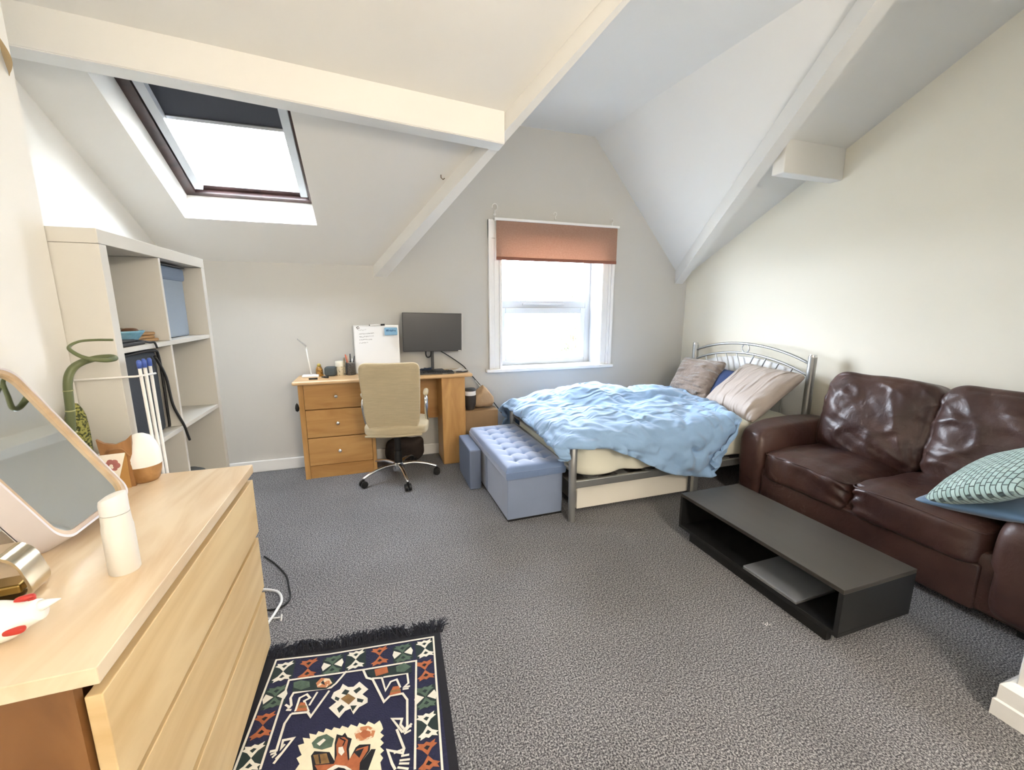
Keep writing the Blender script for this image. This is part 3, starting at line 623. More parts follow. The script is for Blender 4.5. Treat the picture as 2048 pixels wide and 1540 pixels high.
nb=fin(B(-.006,.006,-.03,.03,0,.135,bev=.001),'spiral_notebook',mat('beige_notebook','b8a98a',.7,col2='55504a',vscale=90,stretch=(0.1,0.1,1)),loc=(-.2385,3.55,TZ)); tag(nb,'slim beige notebook standing between the cream tin and the pen holder','notebook')
for i,(dx,dy,tx,ty,L_,c,lab) in enumerate(((-.015,0,-.035,.0,.165,'d86a4a','orange pen leaning left in the grey pen holder'),(-.008,.008,-.022,.01,.155,'e2b9a0','pale pink pen leaning left in the grey pen holder'),(.0,.005,.0,.012,.168,'3a3a3c','upright black pencil in the middle of the grey pen holder'),(.012,0,.032,.0,.15,'4b4f56','dark grey marker leaning right in the grey pen holder'),(.006,-.01,.016,-.008,.13,'e8e8e6','white pen at the front of the grey pen holder'),(.016,.01,.03,.015,.14,'2b2c30','black pen leaning right at the back of the grey pen holder'))):
    bm=bmesh.new(); a=Vector((dx*.6,dy*.6,.006)); b=Vector((tx,ty,L_)); tube(bm,[a,a.lerp(b,.8),a.lerp(b,.82),b],[.0042,.0042,.0052,.0045],8)
    tag(fin(bm,'pen',mat('pen_'+c,c,.4),smooth=True,loc=(-.192,3.545,TZ)),lab,'pen','pens in the pen holder')
o=fin(T([(-.03,0,.006),(.03,.0,.006)],.0065,8),'marker_cap',black,smooth=True,loc=(-.452,3.385,TZ)); tag(o,'short black marker lying near the front left of the desk','marker')
o=fin(T([(-.025,.012,.008),(.0,.0,.008),(.024,-.012,.008)],[.004,.008,.009],8),'black_marker',black,smooth=True,loc=(-.375,3.43,TZ)); tag(o,'black tapered marker lying behind the short one on the desk','marker')
# whiteboard leaning on the wall
wbd=thing('whiteboard','small whiteboard with handwritten notes leaning against the wall on the desk','whiteboard',(.02,3.578,TZ)); wbd.rotation_euler=(R(-4.5),0,R(-.5))
part('board',B(-.172,.172,-.006,.006,0,.385,bev=.002),mat('whiteboard_surface','eef1f4',.25),wbd)
part('frame',(lambda bm:([box(bm,*a,bev=.001) for a in ((-.176,-.170,-.008,.008,0,.389),(.170,.176,-.008,.008,0,.389),(-.176,.176,-.008,.008,.383,.391))],bm)[1])(bmesh.new()),mat('pale_aluminium','d3d6d8',.35,.5),wbd)
rs=random.Random(11)
for row,(z,x0,x1) in enumerate(((.352,-.14,-.085),(.322,-.135,-.02),(.298,-.132,-.022),(.274,-.135,-.045),(.249,-.135,-.075))):
    x=x0; bm=bmesh.new()
    while x<x1:
        w=rs.uniform(.006,.014); pts=[]
        for k in range(6): pts.append((x+w*k/5,-.0066,z+rs.uniform(-.004,.005)+ (x-x0)*.04))
        tube(bm,pts,.0009 if row else .0006,4); x+=w+rs.uniform(.001,.005)
    o=part('handwritten_line',bm,mat('marker_ink','2d3440',.6),wbd)
bm=bmesh.new(); tube(bm,[(-.15,-.008,.375),(-.138,-.009,.382),(-.13,-.009,.370),(-.145,-.009,.362),(-.152,-.009,.378)],.003,6); part('clip',bm,darkgrey,wbd,smooth=True)
er=thing('board_eraser','light blue board eraser stuck at the top right corner of the whiteboard','eraser',(.132,3.535,1.086)); er.rotation_euler=(R(-4.5),0,0)
part('body',B(-.050,.050,-.012,.010,0,.062,bev=.006),mat('light_blue_felt','86b3d2',.7),er)
bm=bmesh.new(); rs=random.Random(5)
for k in range(9): box(bm,-.038+.0085*k,-.038+.0085*k+rs.uniform(.004,.0075),-.0132,-.0125,.028+rs.uniform(0,.004),.044+rs.uniform(-.003,.003))
part('lettering',bm,mat('eraser_dark_blue_print','35628c',.6),er)
mk=thing('whiteboard_marker','white whiteboard marker with a black cap resting along the top of the whiteboard','marker',(.035,3.548,1.168))
part('barrel',T([(-.062,0,0),(.02,0,.002)],.0055,8),gloss_white,mk,smooth=True)
part('cap',T([(.02,0,.002),(.052,0,.003)],.007,8),black,mk,smooth=True); part('end_plug',T([(-.070,0,0),(-.062,0,0)],.0045,8),black,mk,smooth=True)
# monitor
mo=thing('monitor','black flat computer monitor on a slim stand at the right of the desk','monitor',(.462,3.55,TZ),R(2))
scr=B(-.247,.247,-.024,-.004,.168,.488,bev=.004); part('bezel',scr,mat('monitor_bezel','2b2b2d',.35),mo,rot=(0,R(1.2),0))
part('screen',B(-.243,.243,-.0255,-.0238,.178,.482),mat('monitor_screen','2c2e31',.28),mo,rot=(0,R(1.2),0))
part('edge_strip',B(.243,.2475,-.026,-.003,.170,.486),silver,mo,rot=(0,R(1.2),0))
part('badge',B(.215,.24,-.0262,-.0236,.171,.176),gloss_white,mo,rot=(0,R(1.2),0))
part('rear_shell',B(-.1,.1,-.004,.02,.22,.40,bev=.008),black,mo)
part('stand_neck',B(-.012,.012,.004,.018,.01,.25,bev=.002),darkgrey,mo)
part('stand_base',B(-.09,.09,-.06,.05,0,.010,bev=.003),darkgrey,mo)
bm=bmesh.new(); tube(bm,smooth_path([(-.05,.0,.19),(-.056,.0,.15),(-.045,.0,.12),(-.02,.0,.125),(-.012,.0,.16),(-.022,.0,.20)],5),.006,8); part('cable_loop',bm,black,mo,smooth=True)
bm=bmesh.new(); tube(bm,smooth_path([(.512,3.575,.955),(.62,3.61,.885),(.735,3.63,.80),(.775,3.63,.755),(.90,3.60,.60),(1.0,3.56,.46),(1.08,3.5,.34)],6),.0045,8)
tag(fin(bm,'monitor_cable',black,smooth=True),'long black cable running down from the monitor past the desk to the floor','cable')
bm=bmesh.new(); tube(bm,smooth_path([(.84,3.59,.665),(.92,3.575,.56),(.975,3.56,.485)],5),[.003]*3+[.008]*4+[.004]*4,8)
tag(fin(bm,'white_adapter_lead',gloss_white,smooth=True),'white lead bundled with the black cable right of the desk','cable')
# clutter at the right end of the desk
kb=thing('keyboard','dark keyboard lying under the monitor on the desk','keyboard',(.46,3.40,TZ),R(-3))
part('case',B(-.15,.15,-.055,.055,0,.014,bev=.003),darkgrey,kb)
bm=bmesh.new()
for i in range(15):
    for j in range(5): box(bm,-.143+i*.0192,-.143+i*.0192+.016,-.048+j*.0192,-.048+j*.0192+.016,.014,.019,bev=.001,seg=1)
part('keys',bm,black,kb)
bm=bmesh.new(); rs=random.Random(4)
pts=[(rs.uniform(-.10,.10),rs.uniform(-.04,.04),rs.uniform(.008,.03)) for _ in range(16)]
tube(bm,smooth_path(pts,6),.004,6); tag(fin(bm,'tangled_cable',mat('dark_blue_cable','2c3a4e',.5),smooth=True,loc=(.36,3.52,TZ+.002)),'tangle of dark blue cable on the desk left of the monitor stand','cable')
for i,(x,y,z,a,w,h,c,lab) in enumerate(((.66,3.45,0,12,.13,.09,'dad5ca','sheet of pale paper under the pile at the right end of the desk'),(.68,3.40,.003,-8,.10,.07,'2c2722','dark card in the pile at the right end of the desk'),(.645,3.47,.006,25,.12,.05,'e9e7e2','folded white paper on top of the pile by the monitor stand'),(.60,3.375,.0,-20,.05,.03,'eeece8','small white slip at the front edge of the desk'),(.53,3.345,.0,15,.04,.02,'efe9dc','tiny white scrap at the front edge below the keyboard'))):
    bm=bmesh.new(); V=grid(bm,lambda u,v:((u-.5)*w,(v-.5)*h,.001+(.012*abs(u-.5)**2*4*(1 if i in (0,2) else .1))),8,4)
    o=fin(bm,'paper',mat('paper_'+c,c,.7),loc=(x,y,TZ+z+.001),rot=(0,0,R(a))); o.modifiers.new('s','SOLIDIFY').thickness=.0015
    tag(o,lab,'paper')
# ================================================================ OFFICE CHAIR
cm_=mat('cream_woven_fabric','cdbd9b',.85,bump=.5,bscale=260,var=.12,vscale=40,stretch=(.3,1,3),sheen=.2)
oc=thing('office_chair','cream fabric swivel chair with chrome arms and five-star base in front of the desk','chair',(.125,3.20,0),R(-9))
def backfn(u,v):  # u across, v up
    w=.185+.025*v; x=(u*2-1)*w
    y=-.135-.10*v-.0*u + .035*(u*2-1)**2*-.6
    z=.415+.525*v - .012*(1-abs(u*2-1)**2)*v
    return Vector((x,y,z))
bm=bmesh.new(); puff(bm,(2,2,2),18,9)
for v in bm.verts:
    u=(v.co.x+1)/2; w=(v.co.z+1)/2; t=v.co.y
    w_=min(max(w,0),1); rr=1-.0*u
    p=backfn(u,w_); p.y+=t*.024; p.z+=0; 
    if w<.16: p.x*=1-.10*((.16-w)/.16)
    v.co=p
part('backrest',bm,cm_,oc,smooth=True)
bm=bmesh.new(); puff(bm,(.46,.40,.085),14,5,fn=lambda v,a,b,c: Vector((v.x,v.y,v.z-(.02*(b>0)*b*b if False else 0)))); part('seat',bm,cm_,oc,smooth=True,loc=(.012,.0,.425))
bm=bmesh.new(); tube(bm,smooth_path([(-.20,-.19,.395),(0,-.20,.39),(.20,-.19,.395)],4),.008,6); part('seat_piping',bm,cm_,oc,smooth=True)
for s in (-1,1):
    P=smooth_path([(s*.17,.07,.375),(s*.215,.06,.39),(s*.228,.02,.44),(s*.228,-.04,.53),(s*.228,-.06,.60),(s*.228,-.03,.64),(s*.228,.04,.652),(s*.228,.095,.648),(s*.228,.115,.60),(s*.225,.095,.50),(s*.215,.06,.41)],5)
    ar_=part('armrest',T(P,.012,10),chrome,oc,smooth=True)
    part('arm_pad',T([(s*.228,-.05,.662),(s*.228,-.02,.668),(s*.228,.08,.668),(s*.228,.10,.662)],[.010,.020,.020,.012],10),cm_,ar_,smooth=True)
part('gas_column',T([(0,0,.07),(0,0,.22),(0,0,.222),(0,0,.37)],[.030,.030,.026,.026],16),black,oc,smooth=True,autos=40)
part('mechanism',B(-.09,.09,-.10,.10,.355,.385,bev=.01),black,oc)
part('hub',(lambda bm:(lathe(bm,[(0,.06),(.042,.06),(.045,.09),(.035,.125),(0,.125)]),bm)[1])(bmesh.new()),chrome,oc,smooth=True,autos=50)
for k in range(5):
    a=R(288+72*k); d=Vector((math.cos(a),math.sin(a),0)); 
    sp_=part('base_spoke',T(smooth_path([d*.03+Vector((0,0,.105)),d*.12+Vector((0,0,.112)),d*.22+Vector((0,0,.095)),d*.295+Vector((0,0,.068))],5),[.017-.0005*i for i in range(16)],10),chrome,oc,smooth=True)
    q=Vector((-d.y,d.x,0)); c=d*.292+Vector((0,0,.028))
    bm=bmesh.new()
    for t in (-.014,.014): tube(bm,[c+q*(t-.009),c+q*(t-.008),c+q*(t+.008),c+q*(t+.009)],[.018,.026,.026,.018],14)
    tube(bm,[c+q*-.02,c+q*.02],.007,8); tube(bm,[c,c+Vector((0,0,.036))],.010,8)
    part('caster',bm,black,sp_,smooth=True,autos=40)
# dark bag under the desk
bm=bmesh.new(); puff(bm,(.34,.085,.20),12,4,fn=lambda v,a,b,c: v+Vector((.02*nz(v.x,v.y,v.z,9),.02*nz(v.z,v.x,1,9),.02*nz(v.y,2,v.x,9))))
tag(fin(bm,'sports_bag',mat('dark_brown_canvas','3a2f29',.8,var=.4,vscale=20),smooth=True,loc=(.20,3.55,.107)),'dark crumpled bag lying on the floor under the desk','bag')
# ---- clutter right of the desk
kraft=mat('kraft_cardboard','a98a66',.85,var=.15,vscale=8)
cb=thing('cardboard_box','closed brown cardboard box on the floor between the desk and the bed','box',(.85,3.51,0))
part('carton',B(-.15,.145,-.11,.11,0,.43,bev=.004),kraft,cb)
part('packing_tape',B(-.152,.147,-.025,.025,.429,.4315),mat('tan_tape','8f7452',.4),cb)
bm=bmesh.new(); puff(bm,(.19,.15,.19),12,2.6,fn=lambda v,a,b,c: Vector((v.x*(1-.5*max(0,v.z)/.095),v.y,v.z))+Vector((.02*nz(v.x,v.y,v.z,12),.02*nz(v.z,v.x,1,12),.02*ridge(v.y,2,v.x,8))))
tag(fin(bm,'paper_bag',mat('crumpled_tan_paper','b79a78',.8,bump=.6,bscale=30),smooth=True,loc=(.885,3.50,.522)),'crumpled tan paper bag lying on the cardboard box','bag')
bn=thing('plastic_tub','dark rounded tub with a white rim on the left end of the cardboard box','tub',(.762,3.47,.433))
bm=bmesh.new(); lathe(bm,[(0,0),(.035,.0),(.052,.05),(.056,.10),(.050,.13),(0,.13)],n=20); part('body',bm,mat('dark_brown_tub','35302c',.6),bn,smooth=True,autos=60)
bm=bmesh.new(); lathe(bm,[(.050,.128),(.053,.132),(.050,.165),(0,.166)],n=20); part('rim',bm,gloss_white,bn,smooth=True,autos=60)
bm=bmesh.new(); lathe(bm,[(.050,.166),(.052,.178),(.045,.186),(0,.188)],n=20); part('lid',bm,darkgrey,bn,smooth=True)
tag(fin(B(-.045,.04,-.2,.2,0,.30,bev=.01),'fabric_crate',mat('slate_blue_felt','6f7a90',.9),loc=(.645,2.98,0)),'slate blue fabric crate squeezed between the ottoman and the desk','crate')

RUG_P=[('C',[(-0.28,1.161),(-0.287,1.179),(-0.27,1.179),(-0.277,1.199),(-0.255,1.189),(-0.26,1.207),(-0.239,1.196),(-0.234,1.206),(-0.218,1.196),(-0.213,1.208),(-0.195,1.196),(-0.189,1.204),(-0.171,1.193),(-0.165,1.201),(-0.147,1.188),(-0.139,1.197),(-0.12,1.183),(-0.114,1.194),(-0.096,1.18),(-0.087,1.19),(-0.069,1.174),(-0.053,1.182),(-0.047,1.167),(-0.043,1.15),(-0.052,1.141),(-0.041,1.128),(-0.052,1.12),(-0.042,1.105),(-0.053,1.097),(-0.042,1.082),(-0.053,1.075),(-0.045,1.061),(-0.053,1.051),(-0.05,1.029),(-0.283,1.106),(-0.274,1.12),(-0.285,1.14),(-0.272,1.145)]),('K',[(-0.183,1.151),(-0.179,1.178),(-0.163,1.168),(-0.155,1.175),(-0.147,1.158),(-0.134,1.149),(-0.141,1.119),(-0.138,1.088),(-0.122,1.118),(-0.112,1.123),(-0.08,1.114),(-0.082,1.095),(-0.103,1.072),(-0.078,1.098),(-0.065,1.094),(-0.086,1.041),(-0.235,1.09),(-0.246,1.134),(-0.238,1.145),(-0.195,1.128),(-0.179,1.097)]),('O',[(-0.178,1.143),(-0.173,1.164),(-0.156,1.161),(-0.145,1.148),(-0.148,1.121),(-0.142,1.085),(-0.118,1.112),(-0.086,1.111),(-0.088,1.097),(-0.109,1.069),(-0.11,1.049),(-0.223,1.086),(-0.232,1.102),(-0.18,1.089),(-0.174,1.112)]),('T',[(-0.24,1.134),(-0.203,1.127),(-0.192,1.095),(-0.229,1.103)]),('K',[(-0.128,1.106),(-0.099,1.108),(-0.111,1.083)]),('W',[(-0.199,1.078),(-0.176,1.085),(-0.147,1.072),(-0.13,1.056)]),('K',[(-0.181,1.072),(-0.167,1.075),(-0.151,1.067),(-0.144,1.06)]),('W',[(-0.171,1.134),(-0.159,1.132),(-0.153,1.114),(-0.161,1.106),(-0.17,1.118)]),('P',[(-0.128,1.162),(-0.114,1.179),(-0.087,1.175),(-0.065,1.155),(-0.072,1.133),(-0.095,1.129),(-0.119,1.137)]),('O',[(-0.113,1.156),(-0.1,1.167),(-0.08,1.153),(-0.082,1.137),(-0.1,1.138)]),('G',[(-0.249,1.173),(-0.234,1.187),(-0.209,1.188),(-0.186,1.166),(-0.19,1.142),(-0.217,1.142),(-0.241,1.155)]),('W',[(-0.234,1.166),(-0.216,1.176),(-0.209,1.169),(-0.225,1.156)]),('W',[(-0.173,1.359),(-0.155,1.34),(-0.137,1.335),(-0.118,1.35),(-0.088,1.309),(-0.107,1.295),(-0.09,1.275),(-0.09,1.258),(-0.106,1.252),(-0.116,1.25),(-0.133,1.229),(-0.143,1.253),(-0.159,1.25),(-0.176,1.23),(-0.211,1.278),(-0.189,1.293),(-0.207,1.314),(-0.2,1.334),(-0.181,1.34)]),('D',[(-0.164,1.334),(-0.149,1.323),(-0.158,1.309),(-0.175,1.32)]),('D',[(-0.137,1.319),(-0.118,1.328),(-0.11,1.317),(-0.127,1.304)]),('D',[(-0.124,1.286),(-0.102,1.273),(-0.107,1.263),(-0.123,1.272)]),('D',[(-0.144,1.264),(-0.136,1.24),(-0.123,1.258)]),('D',[(-0.185,1.267),(-0.172,1.277),(-0.162,1.265),(-0.177,1.248)]),('D',[(-0.193,1.315),(-0.179,1.304),(-0.183,1.294),(-0.195,1.304)]),('T',[(-0.176,1.3),(-0.153,1.313),(-0.128,1.287),(-0.149,1.269)]),('D',[(-0.338,1.422),(-0.21,1.399),(-0.198,1.37),(-0.225,1.355),(-0.335,1.379)]),('G',[(-0.337,1.419),(-0.314,1.421),(-0.285,1.405),(-0.28,1.382),(-0.308,1.379),(-0.333,1.396)]),('P',[(-0.262,1.391),(-0.247,1.408),(-0.219,1.396),(-0.208,1.373),(-0.226,1.361),(-0.255,1.371)]),('K',[(-0.247,1.386),(-0.239,1.396),(-0.231,1.372)]),('D',[(-0.099,1.389),(0.063,1.369),(0.059,1.33),(-0.079,1.353)]),('O',[(-0.068,1.385),(-0.024,1.384),(-0.02,1.356),(-0.063,1.354)]),('G',[(0.007,1.374),(0.037,1.381),(0.059,1.356),(0.034,1.341),(0.008,1.35)]),('O',[(-0.302,1.328),(-0.288,1.323),(-0.275,1.289),(-0.311,1.298)]),('O',[(-0.007,1.292),(0.013,1.288),(0.018,1.259),(-0.021,1.261)]),('T',[(-0.303,1.317),(-0.282,1.31),(-0.278,1.301),(-0.306,1.307)]),('T',[(-0.015,1.279),(0.017,1.275),(0.018,1.267),(-0.018,1.271)])]
RUG_S=[('W',9,[(-0.447,1.16),(-0.415,1.544),(-0.229,1.511),(0.156,1.472),(0.114,0.975)]),('W',9,[(-0.378,1.138),(-0.354,1.434),(-0.104,1.397),(0.08,1.377),(0.04,1.0)]),('W',10,[(-0.163,1.41),(-0.195,1.369),(-0.211,1.356),(-0.283,1.368),(-0.33,1.374),(-0.336,1.356),(-0.329,1.326),(-0.338,1.318)]),('W',10,[(-0.107,1.398),(-0.094,1.358),(-0.074,1.345),(-0.038,1.243),(-0.018,1.26),(0.023,1.255),(0.036,1.227),(0.029,1.134),(0.014,1.119)]),('W',9,[(-0.076,1.349),(-0.043,1.341),(-0.032,1.285),(-0.014,1.315),(0.007,1.318),(0.017,1.281)]),('W',9,[(-0.038,1.342),(0.044,1.332),(0.045,1.29),(0.03,1.279),(0.049,1.276)]),('W',9,[(0.024,1.272),(0.044,1.269)]),('W',9,[(-0.33,1.318),(-0.348,1.335)]),('W',9,[(-0.326,1.308),(-0.342,1.314)]),('W',9,[(-0.313,1.299),(-0.307,1.347),(-0.286,1.354),(-0.274,1.336),(-0.291,1.33),(-0.272,1.285)]),('W',10,[(-0.324,1.294),(-0.338,1.265),(-0.345,1.182),(-0.363,1.184)]),('W',8,[(-0.344,1.175),(-0.359,1.174)]),('W',8,[(-0.343,1.171),(-0.353,1.163)]),('W',10,[(-0.324,1.294),(-0.274,1.283),(-0.263,1.264),(-0.215,1.345)]),('W',9,[(-0.273,1.307),(-0.253,1.352)]),('W',10,[(-0.345,1.143),(-0.303,1.205),(-0.332,1.208),(-0.333,1.183),(-0.325,1.194)]),('W',9,[(-0.342,1.155),(-0.329,1.168)]),('W',10,[(0.014,1.119),(-0.015,1.174),(0.015,1.164),(0.009,1.146),(0.023,1.121),(0.043,1.139)]),('W',8,[(0.024,1.131),(0.042,1.13)]),('W',8,[(0.018,1.113),(0.039,1.118)]),('W',10,[(-0.003,1.135),(0.015,1.068),(0.01,1.056),(-0.032,1.079),(-0.021,1.036),(-0.013,1.017)]),('W',8,[(-0.015,1.064),(0.011,1.067)]),('W',8,[(0.005,1.049),(0.028,1.046)]),('W',8,[(0.0,1.038),(0.029,1.032)]),('W',8,[(-0.002,1.03),(0.026,1.021)]),('W',8,[(-0.007,1.021),(0.023,1.007)]),('K',5,[(-0.169,1.161),(-0.153,1.148),(-0.159,1.134)]),('K',5,[(-0.224,1.129),(-0.217,1.101)])]
RUG_M=[('W',-0.381,1.482),('O',-0.298,1.468),('G',-0.214,1.457),('W',-0.134,1.455),('O',-0.049,1.445),('G',0.035,1.431),('W',0.118,1.426),('O',0.107,1.327),('G',0.096,1.219),('W',0.089,1.119),('O',0.08,1.028),('G',-0.387,1.379),('O',-0.402,1.281),('W',-0.411,1.182)]

DUVET_SHAPE=(80,70)
